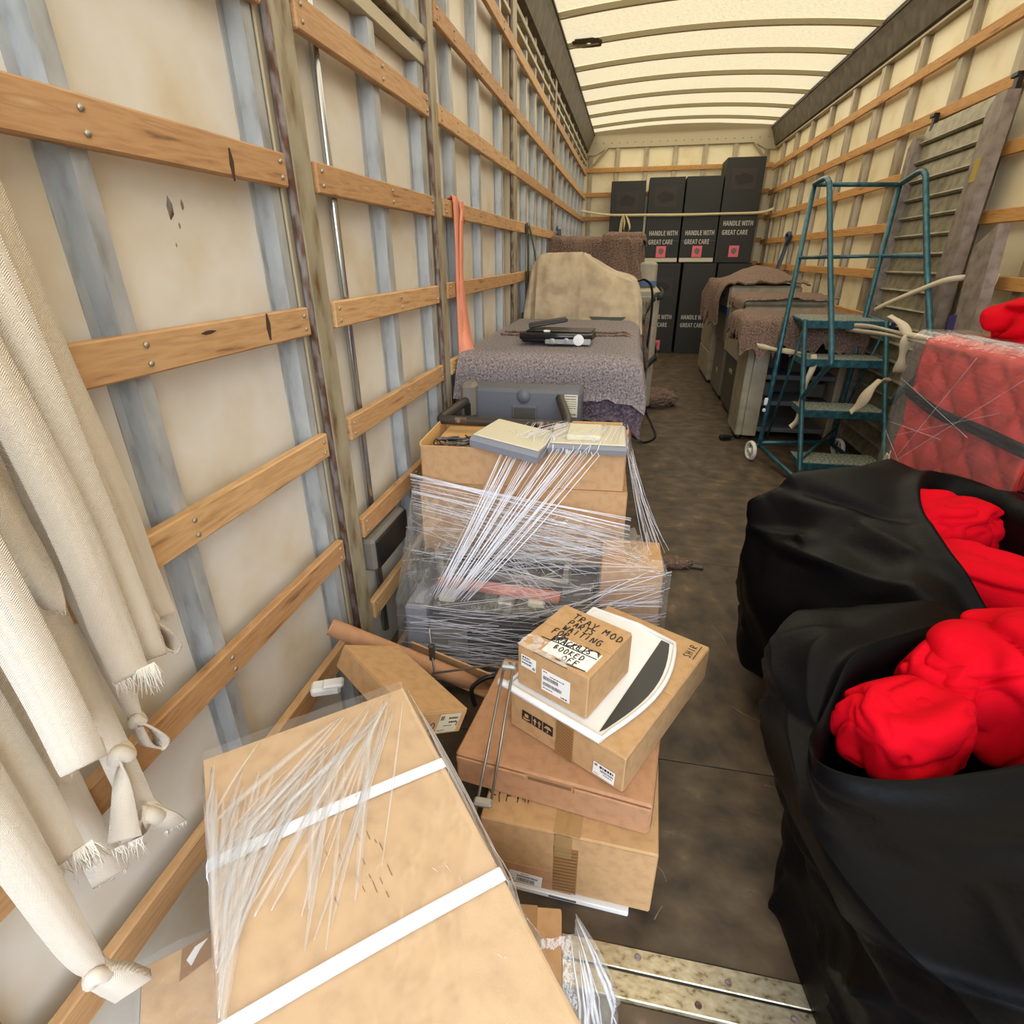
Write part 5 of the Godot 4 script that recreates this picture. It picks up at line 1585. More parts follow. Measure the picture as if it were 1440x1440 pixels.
func build_wall_straps() -> void:
	var s: MB
	var strap := func(o: Node3D, called: String, pts: Array, sides: Array, w: Array, m: Material, th := 0.003) -> void:
		var c := curve(pts, 8)
		var sd := PackedVector3Array(); var hw := PackedFloat32Array()
		var n := pts.size() - 1
		for i in c.size():
			var t := float(i) / (c.size() - 1) * n
			var k := mini(int(t), n - 1)
			sd.append((sides[k] as Vector3).lerp(sides[k + 1], t - k).normalized())
			hw.append(lerpf(w[k], w[k + 1], t - k))
		var q := MB.new(true)
		q.ribbon(c, sd, hw, th)
		obj(called, q.mesh(), m, o)
	# salmon strap over the batten end by the second post
	var o := thing("ratchet_strap", "salmon orange webbing strap looped over the slat end and hanging down the left wall", "strap")
	var Z := Vector3(0, 0, -1)
	strap.call(o, "webbing", [Vector3(-0.725, 1.47, -2.36), Vector3(-0.712, 1.476, -2.36), Vector3(-0.693, 1.47, -2.36), Vector3(-0.69, 1.30, -2.355), Vector3(-0.688, 1.0, -2.36), Vector3(-0.67, 0.80, -2.34), Vector3(-0.655, 0.66, -2.28)], [Z, Z, Z, Z, Vector3(0.3, 0, -1), Vector3(0.6, 0, -0.8), Vector3(0.8, 0, -0.6)], [0.035, 0.035, 0.035, 0.03, 0.03, 0.034, 0.036], M.orange)
	strap.call(o, "webbing", [Vector3(-0.69, 1.472, -2.43), Vector3(-0.686, 1.42, -2.43), Vector3(-0.686, 1.39, -2.41), Vector3(-0.684, 1.2, -2.375), Vector3(-0.68, 1.0, -2.38), Vector3(-0.655, 0.85, -2.33), Vector3(-0.62, 0.69, -2.25)], [Z, Z, Z, Z, Vector3(0.5, 0, -1), Vector3(0.9, 0, -0.5), Vector3(1, 0, -0.2)], [0.03, 0.03, 0.024, 0.022, 0.03, 0.036, 0.036], M.orange)
	s = MB.new(true); s.tube(PV([Vector3(-0.62, 0.81, -2.27), Vector3(-0.55, 0.76, -2.22)]), 0.003, 6)
	obj("cord", s.mesh(), M.machine, o)
	o = thing("ratchet_strap", "thin dark green strap hanging from the left slat behind the tan cloth", "strap")
	strap.call(o, "webbing", [Vector3(-0.694, 1.47, -4.0), Vector3(-0.688, 1.3, -4.02), Vector3(-0.685, 1.1, -4.0), Vector3(-0.68, 0.9, -3.98)], [Z, Z, Z, Z], [0.04, 0.035, 0.03, 0.03], M.green)
	strap.call(o, "webbing", [Vector3(-0.690, 1.46, -4.06), Vector3(-0.66, 1.3, -4.12), Vector3(-0.645, 1.15, -4.10), Vector3(-0.66, 0.98, -4.02)], [Z, Z, Z, Z], [0.035, 0.03, 0.028, 0.03], M.green)
	o = thing("ratchet_strap", "short navy blue strap bunched over the left slat beside the brown blanket", "strap")
	strap.call(o, "webbing", [Vector3(-0.694, 1.52, -5.62), Vector3(-0.684, 1.44, -5.64), Vector3(-0.67, 1.36, -5.66), Vector3(-0.66, 1.20, -5.64)], [Z, Z, Z, Z], [0.05, 0.03, 0.05, 0.06], M.navy)
	strap.call(o, "webbing", [Vector3(-0.688, 1.50, -5.66), Vector3(-0.66, 1.42, -5.62), Vector3(-0.64, 1.34, -5.6), Vector3(-0.635, 1.22, -5.58)], [Vector3(1, 0, -1), Z, Vector3(0.5, 0, -1), Z], [0.03, 0.02, 0.04, 0.05], M.navy)
	# cream strap across the bulkhead cartons with a hanging loop
	o = thing("cream_strap", "cream webbing strap stretched wall to wall across the stacked black cartons, with a hanging loop", "strap")
	var Y := Vector3.UP
	strap.call(o, "webbing", [Vector3(-0.695, 1.80, -8.1), Vector3(-0.36, 1.765, -8.33), Vector3(0.12, 1.757, -8.36), Vector3(0.6, 1.752, -8.36), Vector3(1.05, 1.756, -8.37), Vector3(1.54, 1.762, -8.36), Vector3(1.69, 1.80, -8.3)], [Y, Y, Y, Y, Y, Y, Y], [0.014, 0.014, 0.016, 0.016, 0.014, 0.015, 0.016], M.rope)
	strap.call(o, "loop", [Vector3(-0.135, 1.77, -8.33), Vector3(-0.09, 1.70, -8.32), Vector3(-0.06, 1.60, -8.31), Vector3(-0.10, 1.54, -8.31), Vector3(-0.135, 1.58, -8.31), Vector3(-0.13, 1.68, -8.32), Vector3(-0.15, 1.76, -8.33)], [Z, Vector3(1, 0, -1), Vector3(0.4, 0.3, -1), Z, Z, Vector3(1, 0, -1), Z], [0.02, 0.02, 0.024, 0.024, 0.024, 0.02, 0.02], M.rope)
	strap.call(o, "tail", [Vector3(-0.15, 1.76, -8.335), Vector3(-0.175, 1.65, -8.33), Vector3(-0.18, 1.50, -8.33)], [Vector3(1, 0, 0), Vector3(1, 0, 0), Vector3(1, 0, 0)], [0.018, 0.02, 0.02], M.rope)

	# cream webbing straps hanging over the second batten near the rear
	rng.seed = 55
	var g := "cream webbing straps hanging on the left wall"
	# [label, x, z_top, z_bottom, y_bottom, half width, end kind, twist]
	var list := [
		["cream webbing strap hanging farthest right of its bunch, with a squarely cut end", -0.672, -0.548, -0.580, 0.765, 0.028, "cut", 0.10],
		["cream webbing strap tied in a small open knot loop, second from the right", -0.650, -0.515, -0.543, 0.795, 0.020, "knot", 0.5],
		["cream webbing strap folded back up in a wide rounded loop beside the knotted end", -0.632, -0.487, -0.512, 0.775, 0.028, "loop", 0.3],
		["cream webbing strap ending in a bright white frayed tuft above the third slat", -0.600, -0.432, -0.452, 0.775, 0.029, "tuft", -0.1],
		["narrow cream webbing strap with a crumpled end just below the white tuft", -0.668, -0.462, -0.487, 0.650, 0.022, "knot", 0.5],
		["long cream webbing strap folded double, broad smooth loop at its end, in the middle", -0.588, -0.338, -0.356, 0.755, 0.030, "loop", 0.1],
		["greyish webbing strap showing a deep curled loop below the broad smooth loop", -0.655, -0.345, -0.362, 0.700, 0.028, "loop", 0.6],
		["cream webbing strap with knotted and gathered end hanging near the dark bolt caps", -0.645, -0.405, -0.430, 0.495, 0.024, "bundle", 0.3],
		["grey worn webbing strap hanging flat on the panel with a squared off ragged end", -0.688, -0.358, -0.384, 0.435, 0.030, "cut", 0.0],
		["white webbing strap with a wide unravelled end hanging at the left", -0.620, -0.298, -0.314, 0.605, 0.028, "tuft", -0.2],
		["longest white webbing strap, knotted near its tip, hanging lowest at the left", -0.612, -0.244, -0.280, 0.345, 0.033, "longknot", 0.2],
		["tan webbing strap hanging at the left frame edge behind the longest one", -0.668, -0.262, -0.280, 0.63, 0.028, "cut", 0.4],
		["tan shadowed webbing strap hanging edge on between the two loops in the middle", -0.625, -0.395, -0.415, 0.90, 0.020, "cut", 1.3],
	]
	for q in list:
		o = thing("webbing_strap", q[0], "strap", Vector3(q[1], q[4], q[3]), 0.0, g)
		var x: float = q[1]; var org := Vector3(x, q[4], q[3]); var yb: float = q[4]; var hwid: float = q[5] * 0.74
		var tw: float = q[7]
		var top := Vector3(-0.70 + 0.012, 1.466, q[2])
		var pts := [Vector3(-0.728, 1.452, q[2]), Vector3(-0.712, 1.468, q[2]), top, Vector3(lerpf(-0.69, x, 0.5), 1.38, q[2]), Vector3(x - 0.004, 1.18, lerpf(q[2], q[3], 0.3) + rng.randf_range(-0.006, 0.006)), Vector3(x + 0.006, lerpf(1.18, yb, 0.45), lerpf(q[2], q[3], 0.65) + rng.randf_range(-0.006, 0.006)), Vector3(x, lerpf(1.18, yb, 0.8), lerpf(q[2], q[3], 0.9)), Vector3(x, yb, q[3])]
		var b := Vector3(0.35, 0, -1).normalized()
		var sides := []
		for i in pts.size():
			var f := clampf((i - 2) / 5.0, 0, 1)
			sides.append(Vector3(0, 0, -1).lerp(Basis(Vector3.UP, tw * sin(f * 4.0) - 0.25) * b, f).normalized())
		var hws := []
		for i in pts.size(): hws.append(hwid * (1.0 + 0.08 * sin(i * 2.3 + x * 40.0)))
		var loc := []
		for p in pts: loc.append(p - org)
		var lastside: Vector3 = sides[sides.size() - 1]
		var outw := Vector3.UP.cross(lastside).normalized()
		if outw.x < 0: outw = -outw
		match q[6]:
			"loop":
				var up := [Vector3(0, 0.0, 0), Vector3(0, -0.012, 0) + outw * 0.010, Vector3(0, 0.0, 0) + outw * 0.024, Vector3(0, 0.12, 0) + outw * 0.030, Vector3(-0.005, 0.40, 0.01) + outw * 0.026, Vector3(-0.03, 0.66, 0.012) + outw * 0.012]
				strap.call(o, "webbing", loc, sides, hws, M.webbing)
				var ss := []; var ww := []
				for i in up.size():
					ss.append(Basis(Vector3.UP, 0.25 * i * tw) * lastside); ww.append(hwid)
				strap.call(o, "return_fold", up, ss, ww, M.webbing)
			"knot":
				hws[hws.size() - 1] = hwid * 0.5
				strap.call(o, "webbing", loc, sides, hws, M.webbing)
				_knot(o, Vector3(0, 0.0, 0), 0.014)
				strap.call(o, "knot_loop", [Vector3(0, -0.005, 0), Vector3(0.008, -0.03, -0.012), Vector3(0.006, -0.058, -0.02), Vector3(0.0, -0.068, -0.012), Vector3(0, -0.05, 0.0), Vector3(0, -0.012, 0.002)], [Vector3(1, 0, 0), Vector3(1, 0, 0.2), Vector3(1, 0, 0), Vector3(1, 0, 0), Vector3(1, 0, 0), Vector3(1, 0, 0)], [0.010, 0.013, 0.015, 0.015, 0.012, 0.009], M.webbing)
			"bundle":
				strap.call(o, "webbing", loc, sides, hws, M.webbing)
				_knot(o, Vector3(0.004, 0.155, 0.0), 0.019)
				_knot(o, Vector3(0.008, 0.03, 0.0), 0.022)
				strap.call(o, "gathered_end", [Vector3(0.008, 0.04, 0), Vector3(0.016, 0.0, -0.012), Vector3(0.012, -0.03, -0.026)], [lastside, lastside, lastside], [0.012, 0.02, 0.017], M.webbing)
				strap.call(o, "gathered_end", [Vector3(0.006, 0.16, 0.0), Vector3(0.016, 0.10, 0.028), Vector3(0.014, 0.04, 0.045)], [Vector3(0.4, 0, 1), lastside, lastside], [0.008, 0.013, 0.02], M.webbing)
				strap.call(o, "gathered_end", [Vector3(0.014, 0.05, 0.042), Vector3(0.02, 0.035, 0.02), Vector3(0.012, 0.05, 0.0)], [Y, Y, Y], [0.014, 0.012, 0.014], M.webbing)
				_fringe(o, Vector3(0.014, 0.03, 0.045), lastside, 0.022, 0.03)
				_fringe(o, Vector3(0.012, -0.03, -0.028), lastside, 0.016, 0.014)
			"longknot":
				hws[5] = hwid * 1.05; hws[6] = hwid * 0.75; hws[7] = hwid * 0.45
				loc[7] = Vector3(-0.004, 0.085, -0.004)
				strap.call(o, "webbing", loc, sides, hws, M.webbing, 0.012)
				_knot(o, Vector3(0, 0.08, 0), 0.019)
				strap.call(o, "tip", [Vector3(0, 0.08, 0), Vector3(0.006, 0.045, -0.012), Vector3(0.006, 0.0, -0.024)], [lastside, lastside, lastside], [0.014, 0.021, 0.023], M.webbing, 0.014)
			"tuft":
				strap.call(o, "webbing", loc, sides, hws, M.webbing)
				_fringe(o, Vector3.ZERO, lastside, hwid, 0.022)
				_fringe(o, lastside * hwid * 0.75 + Vector3(0.003, 0.004, 0), lastside, hwid * 0.5, 0.034, 90)
			_:
				strap.call(o, "webbing", loc, sides, hws, M.webbing)
				_fringe(o, Vector3.ZERO, lastside, hwid, 0.007)

func _knot(o: Node3D, at: Vector3, r: float) -> void:
	var s := MB.new(true)
	var pts := []
	for i in 9:
		var a := TAU * i / 9.0
		pts.append(at + Vector3(cos(a) * r * 0.42, sin(a * 2.0) * r * 0.45, sin(a) * r * 0.42))
	s.tube(curve(pts, 4, true), r * 0.52, 10, true)
	obj("knot", s.mesh(), M.webbing, o)

func _fringe(o: Node3D, at: Vector3, side: Vector3, hw: float, ln: float, n := 30) -> void:
	var s := MB.new(true)
	for i in n:
		var f := rng.randf_range(-1, 1)
		var a := at + side * hw * f + Vector3(0, 0.002, 0)
		var b := a + Vector3(rng.randf_range(-0.3, 0.3), -1.0, rng.randf_range(-0.3, 0.3)) * ln * rng.randf_range(0.6, 1.3)
		s.tube(PV([a, (a + b) * 0.5 + side * rng.randf_range(-0.003, 0.003), b]), 0.0009, 4, false, 0.0004)
	obj("fringe", s.mesh(), M.fringe, o).set_meta("kind", "stuff")

# ------------------------------------------------------------------ black cartons at the bulkhead
func build_black_cartons() -> void:
	# [label, x0, x1, y0, y1, front z, label y, text y (0 = none), print y, pink x offset, white stripe]
	var list := [
		["upper black carton, first from the left of the row, behind the strap's hanging loop", -0.335, 0.105, 1.185, 2.155, -8.41, 0.0, 1.40, 1.92, false],
		["upper black carton, second from the left of the row, faded print and pink label", 0.150, 0.595, 1.185, 2.185, -8.40, 1.32, 1.41, 1.96, true],
		["upper black carton, third from the left of the row, no faded print, pink label damaged", 0.615, 1.060, 1.185, 2.185, -8.40, 1.32, 1.41, 0.0, true],
		["tallest black carton, at the right end of the upper row, rising above the others", 1.075, 1.530, 1.185, 2.375, -8.40, 1.32, 1.515, 2.14, false],
		["lower black carton standing hidden behind the tall blanket draped machine", -0.30, 0.155, 0.0, 1.18, -8.42, 0.0, 0.0, 0.0, false],
		["lower black carton on the floor, left one of the two seen from the aisle", 0.19, 0.655, 0.0, 1.18, -8.40, 0.11, 0.36, 0.88, false],
		["lower black carton on the floor, its lettering cut off by the right hand machines", 0.690, 1.115, 0.0, 1.18, -8.40, 0.0, 0.36, 0.0, false],
		["lower black carton at the right, only its top edge showing above the grey blanket", 1.140, 1.560, 0.0, 1.18, -8.41, 0.0, 0.0, 0.9, false],
	]
	for q in list:
		var w: float = q[2] - q[1]; var h: float = q[4] - q[3]
		var o := carton_base("black_carton", q[0], Vector3(q[1], q[3], q[5]), 0.0, "black cartons stacked against the bulkhead")
		carton_body(o, w, h - 0.003, 0.46, M.black_card, "x", 0.004)
		var y0: float = q[3]
		if q[3] > 1.0:
			plate(o, "handle_strap", Vector3(w * 0.38, h - 0.002, -0.12), Vector3(w * 0.62, h + 0.008, -0.10), M.black)
		if q[7] > 0.0:
			var cx := w * 0.10 if q[5] > -8.405 else w * 0.12
			text_on(o, "lettering", "HANDLE WITH", 0.078, M.lettering, Transform3D(Basis().scaled(Vector3(0.70, 1, 1)), Vector3(cx, q[7] + 0.085 - y0, 0.0045)), "Droid Sans", true)
			text_on(o, "lettering", "GREAT CARE", 0.078, M.lettering, Transform3D(Basis().scaled(Vector3(0.70, 1, 1)), Vector3(cx, q[7] - 0.02 - y0, 0.0045)), "Droid Sans", true)
		if q[8] > 0.0:
			var pr := plate(o, "faded_print", Vector3(w * 0.16, q[8] - 0.115 - y0, 0.002), Vector3(w * 0.82, q[8] + 0.115 - y0, 0.0046), M.black_print)
			var s := MB.new()
			var pl := PackedVector2Array()
			rng.seed = int(q[1] * 100) + 7
			for i in 18:
				var a := TAU * i / 18
				pl.append(Vector2(w * 0.49 + cos(a) * w * 0.25 * (1.0 + rng.randf_range(-0.15, 0.1)), q[8] - y0 + sin(a) * 0.065 * (1.0 + rng.randf_range(-0.3, 0.2))))
			s.prism(pl, 0.0046, 0.0052)
			obj("print_shape", s.mesh(), M.black_print2, pr)
		if q[6] > 0.0:
			var cx2 := w * 0.50
			var st := plate(o, "pink_label", Vector3(cx2 - 0.062, q[6] - 0.068 - y0, 0.002), Vector3(cx2 + 0.062, q[6] + 0.068 - y0, 0.0052), M.pink, "square pink label")
			var s := MB.new()
			s.prism(PackedVector2Array([Vector2(cx2 - 0.03, q[6] - 0.012 - y0), Vector2(cx2 + 0.005, q[6] - 0.04 - y0), Vector2(cx2 + 0.034, q[6] - 0.01 - y0), Vector2(cx2 + 0.034, q[6] + 0.03 - y0), Vector2(cx2 - 0.005, q[6] + 0.042 - y0), Vector2(cx2 - 0.034, q[6] + 0.026 - y0)]), 0.0052, 0.0058)
			obj("label_print", s.mesh(), M.machine_mid, st)
		if q[9]:
			plate(o, "pale_tape", Vector3(0.004, 0.01, 0.002), Vector3(w - 0.004, 0.058, 0.0048), M.tray_top, "pale tape along the bottom edge")
			plate(o, "flap_edge", Vector3(0.004, 0.262, 0.002), Vector3(w - 0.004, 0.266, 0.0066), M.machine_mid)
	var o := thing("foam_strip", "pale foam strip standing upright between the two left upper black cartons", "foam", Vector3(0.127, 1.42, -8.385))
	var s := MB.new(); s.box(Vector3(0, 0.17, -0.1), Vector3(0.036, 0.36, 0.06), 0.006)
	obj("strip", s.mesh(), M.tray_top, o)
	s = MB.new(); s.box(Vector3(0, -0.117, -0.1), Vector3(0.03, 0.236, 0.05), 0.006)
	obj("lower_strip", s.mesh(), M.machine, o)

# ------------------------------------------------------------------ machines along the right wall
func build_right_machines() -> void:
	var s: MB
	# nearest: open grey stand under a blanket, behind the steps
	var o := thing("open_cabinet", "open grey machine stand with shelves behind the blue steps", "cabinet", Vector3(0.87, 0.0, -4.28))
	for q in [[Vector3(0.0, 0.03, -0.36), Vector3(0.05, 0.74, 0.0)], [Vector3(0.62, 0.03, -0.36), Vector3(0.67, 0.74, 0.0)]]:
		s = MB.new(); s.span(q[0], q[1], 0.008)
		obj("side_panel", s.mesh(), M.machine, o)
	s = MB.new(); s.span(Vector3(0.05, 0.03, -0.02), Vector3(0.15, 0.735, -0.005), 0.004)
	obj("front_post", s.mesh(), M.machine, o)
	for q in [0.06, 0.26, 0.45]:
		s = MB.new(); s.span(Vector3(0.05, q, -0.35), Vector3(0.62, q + 0.035, -0.03), 0.004)
		obj("shelf", s.mesh(), M.grey_blue, o)
	for q in [[0.12, 0.32], [0.30, 0.50], [0.47, 0.32]]:
		s = MB.new(); s.span(Vector3(q[0], q[1], -0.30), Vector3(q[0] + 0.11, q[1] + 0.10, -0.08), 0.006)
		obj("part_block", s.mesh(), M.machine_dark, o)
	s = MB.new(); s.span(Vector3(0.02, 0.30, -0.36), Vector3(0.65, 0.74, -0.34), 0.003)
	obj("back_panel", s.mesh(), M.machine_dark, o)
	s = MB.new(); s.span(Vector3(0.0, 0.735, -0.36), Vector3(0.67, 0.86, 0.0), 0.012)
	obj("top_unit", s.mesh(), M.machine_dark, o)
	s = MB.new(true)
	s.tube(PV([Vector3(0.03, 0.0, -0.03), Vector3(0.03, 0.035, -0.03)]), 0.018, 10)
	s.tube(PV([Vector3(0.64, 0.0, -0.03), Vector3(0.64, 0.035, -0.03)]), 0.018, 10)
	obj("foot", s.mesh(), M.black, o).set_meta("kind", "stuff")
	o = thing("moving_blanket", "shaggy brown grey blanket hanging in a scalloped edge over the open stand behind the steps", "blanket", Vector3(1.17, 0.885, -4.42), 0.0)
	obj("cloth", drape(0.66, 0.5, [0.16, 0.12, 0.24, 0.02], 0.05, 21, 0.024, 0.0, 0.10, 0.014, 0.14), M.blanket_brown, o)
	o = thing("cream_strap", "thin cream strap wound around the blanket of the open stand behind the steps", "strap")
	s = MB.new(true)
	var c := curve([Vector3(0.815, 0.70, -4.45), Vector3(0.83, 0.735, -4.14), Vector3(0.92, 0.71, -4.07), Vector3(1.1, 0.685, -4.05), Vector3(1.3, 0.655, -4.04), Vector3(1.5, 0.655, -4.06)], 8)
	var sd := PackedVector3Array(); var hw := PackedFloat32Array()
	for i in c.size(): sd.append(Vector3(0, 1, 0.2 * sin(i * 0.5))); hw.append(0.014 + 0.004 * sin(i * 0.9))
	s.ribbon(c, sd, hw, 0.003)
	obj("webbing", s.mesh(), M.rope, o)
	# second: two stacked drawer units
	o = thing("drawer_unit", "dark lower unit with a pale handle on the floor, second machine behind the steps", "machine", Vector3(0.915, 0.0, -4.78))
	s = MB.new(); s.span(Vector3(0.0, 0.045, -0.62), Vector3(0.58, 0.48, -0.0), 0.012)
	obj("body", s.mesh(), M.machine_dark, o)
	s = MB.new(); s.span(Vector3(-0.006, 0.06, -0.60), Vector3(0.006, 0.46, -0.02), 0.004)
	obj("drawer_front", s.mesh(), M.machine_dark, o)
	s = MB.new(); s.span(Vector3(-0.012, 0.35, -0.34), Vector3(-0.002, 0.385, -0.22), 0.004)
	obj("handle", s.mesh(), M.machine, o).set_meta("label", "pale recessed handle")
	s = MB.new(); s.span(Vector3(-0.003, 0.445, -0.62), Vector3(0.0, 0.482, 0.002), 0.001)
	obj("blue_tape", s.mesh(), M.blue_tape, o)
	s = MB.new(); s.span(Vector3(0.02, 0.0, -0.58), Vector3(0.5, 0.05, -0.04), 0.01)
	obj("base", s.mesh(), M.black, o)
	o = thing("machine_unit", "tan grey machine unit with a recessed grip standing on the dark lower unit", "machine", Vector3(0.885, 0.486, -4.80))
	s = MB.new(); s.span(Vector3(0.0, 0.0, -0.66), Vector3(0.62, 0.42, 0.0), 0.02)
	obj("body", s.mesh(), M.machine, o)
	s = MB.new(); s.span(Vector3(0.0, 0.42, -0.62), Vector3(0.62, 0.475, -0.05), 0.02)
	obj("top_cover", s.mesh(), M.machine, o)
	s = MB.new(); s.span(Vector3(-0.004, 0.305, -0.30), Vector3(0.004, 0.36, -0.18), 0.003)
	obj("grip_frame", s.mesh(), M.machine, o)
	s = MB.new(); s.span(Vector3(-0.0055, 0.318, -0.285), Vector3(-0.001, 0.35, -0.20), 0.002)
	obj("grip_recess", s.mesh(), M.machine_dark, o)
	for q in [-0.40, -0.46, -0.52]:
		s = MB.new(true); s.lathe(PackedVector2Array([Vector2(0, 0), Vector2(0.011, 0), Vector2(0.009, 0.003), Vector2(0, 0.004)]), 12, Vector3(-0.0005, 0.345, q), Basis(Vector3.FORWARD, PI / 2))
		obj("screw_hole", s.mesh(), M.machine_dark, o)
	s = MB.new(true); s.lathe(PackedVector2Array([Vector2(0, 0), Vector2(0.012, 0), Vector2(0.01, 0.003), Vector2(0, 0.004)]), 12, Vector3(-0.0005, 0.20, -0.45), Basis(Vector3.FORWARD, PI / 2))
	obj("cap", s.mesh(), M.white, o)
	# third, farther
	o = thing("drawer_unit", "olive grey lower unit with a round pale knob on the floor, third from the steps", "machine", Vector3(0.915, 0.0, -5.55))
	s = MB.new(); s.span(Vector3(0.0, 0.04, -0.60), Vector3(0.6, 0.52, 0.0), 0.012)
	obj("body", s.mesh(), M.machine_mid, o)
	s = MB.new(true); s.lathe(PackedVector2Array([Vector2(0, 0), Vector2(0.03, 0), Vector2(0.026, 0.01), Vector2(0, 0.014)]), 14, Vector3(-0.0005, 0.24, -0.3), Basis(Vector3.FORWARD, PI / 2) * Basis(Vector3.UP, PI))
	obj("knob", s.mesh(), M.tray_top, o)
	s = MB.new(); s.span(Vector3(0.02, 0.0, -0.57), Vector3(0.5, 0.045, -0.04), 0.01)
	obj("base", s.mesh(), M.black, o)
	o = thing("machine_unit", "grey machine unit wound with blue tape, standing on the olive grey lower unit", "machine", Vector3(0.895, 0.525, -5.60))
	s = MB.new(); s.span(Vector3(0.0, 0.0, -0.56), Vector3(0.6, 0.30, 0.0), 0.015)
	obj("body", s.mesh(), M.machine_mid, o)
	s = MB.new(); s.span(Vector3(-0.01, 0.30, -0.56), Vector3(0.6, 0.50, 0.01), 0.02)
	obj("upper_cover", s.mesh(), M.machine, o)
	s = MB.new(); s.span(Vector3(-0.006, 0.255, -0.5), Vector3(0.3, 0.31, 0.006), 0.002)
	obj("blue_tape", s.mesh(), M.blue_tape, o)
	s = MB.new(); s.span(Vector3(-0.013, 0.38, -0.28), Vector3(-0.006, 0.41, -0.24), 0.002)
	obj("badge", s.mesh(), M.machine_dark, o)
	o = thing("machine_unit", "tall pale panelled machine farthest down the right side, against the lower black cartons", "machine", Vector3(0.90, 0.0, -6.35))
	s = MB.new(); s.span(Vector3(0.0, 0.03, -0.9), Vector3(0.62, 0.90, 0.0), 0.015)
	obj("body", s.mesh(), M.machine, o)
	for i in 3:
		s = MB.new(); s.span(Vector3(-0.008, 0.08 + i * 0.27, -0.86), Vector3(0.002, 0.32 + i * 0.27, -0.04), 0.006)
		obj("panel", s.mesh(), M.machine, o)
	s = MB.new(); s.span(Vector3(0.02, 0.0, -0.86), Vector3(0.55, 0.035, -0.04), 0.01)
	obj("base", s.mesh(), M.black, o)
	# blankets over them
	o = thing("moving_blanket", "flat grey brown blanket lying over the tan grey unit, between the hump and the steps", "blanket", Vector3(1.22, 0.970, -5.11), 0.0)
	obj("cloth", drape(0.60, 0.60, [0.09, 0.02, 0.03, 0.03], 0.04, 25, 0.016, 0.0, 0.06, 0.012, 0.07), M.blanket_brown, o)
	o = thing("moving_blanket", "crumpled brown blanket heaped over the farthest right hand machines, hanging into the aisle", "blanket", Vector3(1.20, 1.045, -6.05), 0.0)
	obj("cloth", drape(0.62, 0.95, [0.34, 0.02, 0.02, 0.05], 0.06, 27, 0.030, -0.12, 0.12, 0.014, 0.16), M.blanket_brown, o)
	o = thing("ratchet_strap", "grey blue strap knotted to the right slat and running down behind the crumpled blanket", "strap")
	s = MB.new(true)
	c = curve([Vector3(1.692, 1.49, -7.25), Vector3(1.685, 1.42, -7.28), Vector3(1.66, 1.3, -7.25), Vector3(1.60, 1.10, -7.18), Vector3(1.52, 0.95, -7.1)], 6)
	sd = PackedVector3Array(); hw = PackedFloat32Array()
	for p in c: sd.append(Vector3(0.3, 0, 1)); hw.append(0.04)
	s.ribbon(c, sd, hw, 0.004)
	obj("webbing", s.mesh(), M.navy, o)
	s = MB.new(true)
	var pts := []
	for i in 8:
		var a := TAU * i / 8
		pts.append(Vector3(1.675, 1.44 + sin(a) * 0.05, -7.24 + cos(a) * 0.06 + 0.02 * sin(2 * a)))
	s.tube(curve(pts, 4, true), 0.02, 8, true)
	obj("knot", s.mesh(), M.navy, o)
	# plug end of a lead on the floor
	o = thing("lead_end", "small black plug lying on the floor at the foot of the open grey stand", "plug", Vector3(0.80, 0.0, -4.25), 0.3)
	s = MB.new(); s.box(Vector3(0, 0.02, 0), Vector3(0.09, 0.04, 0.05), 0.012)
	obj("plug", s.mesh(), M.black, o)
	s = MB.new(true); s.tube(curve([Vector3(0.04, 0.02, 0), Vector3(0.10, 0.012, -0.05), Vector3(0.12, 0.012, -0.12)], 6), 0.006, 8)
	obj("lead", s.mesh(), M.black, o)

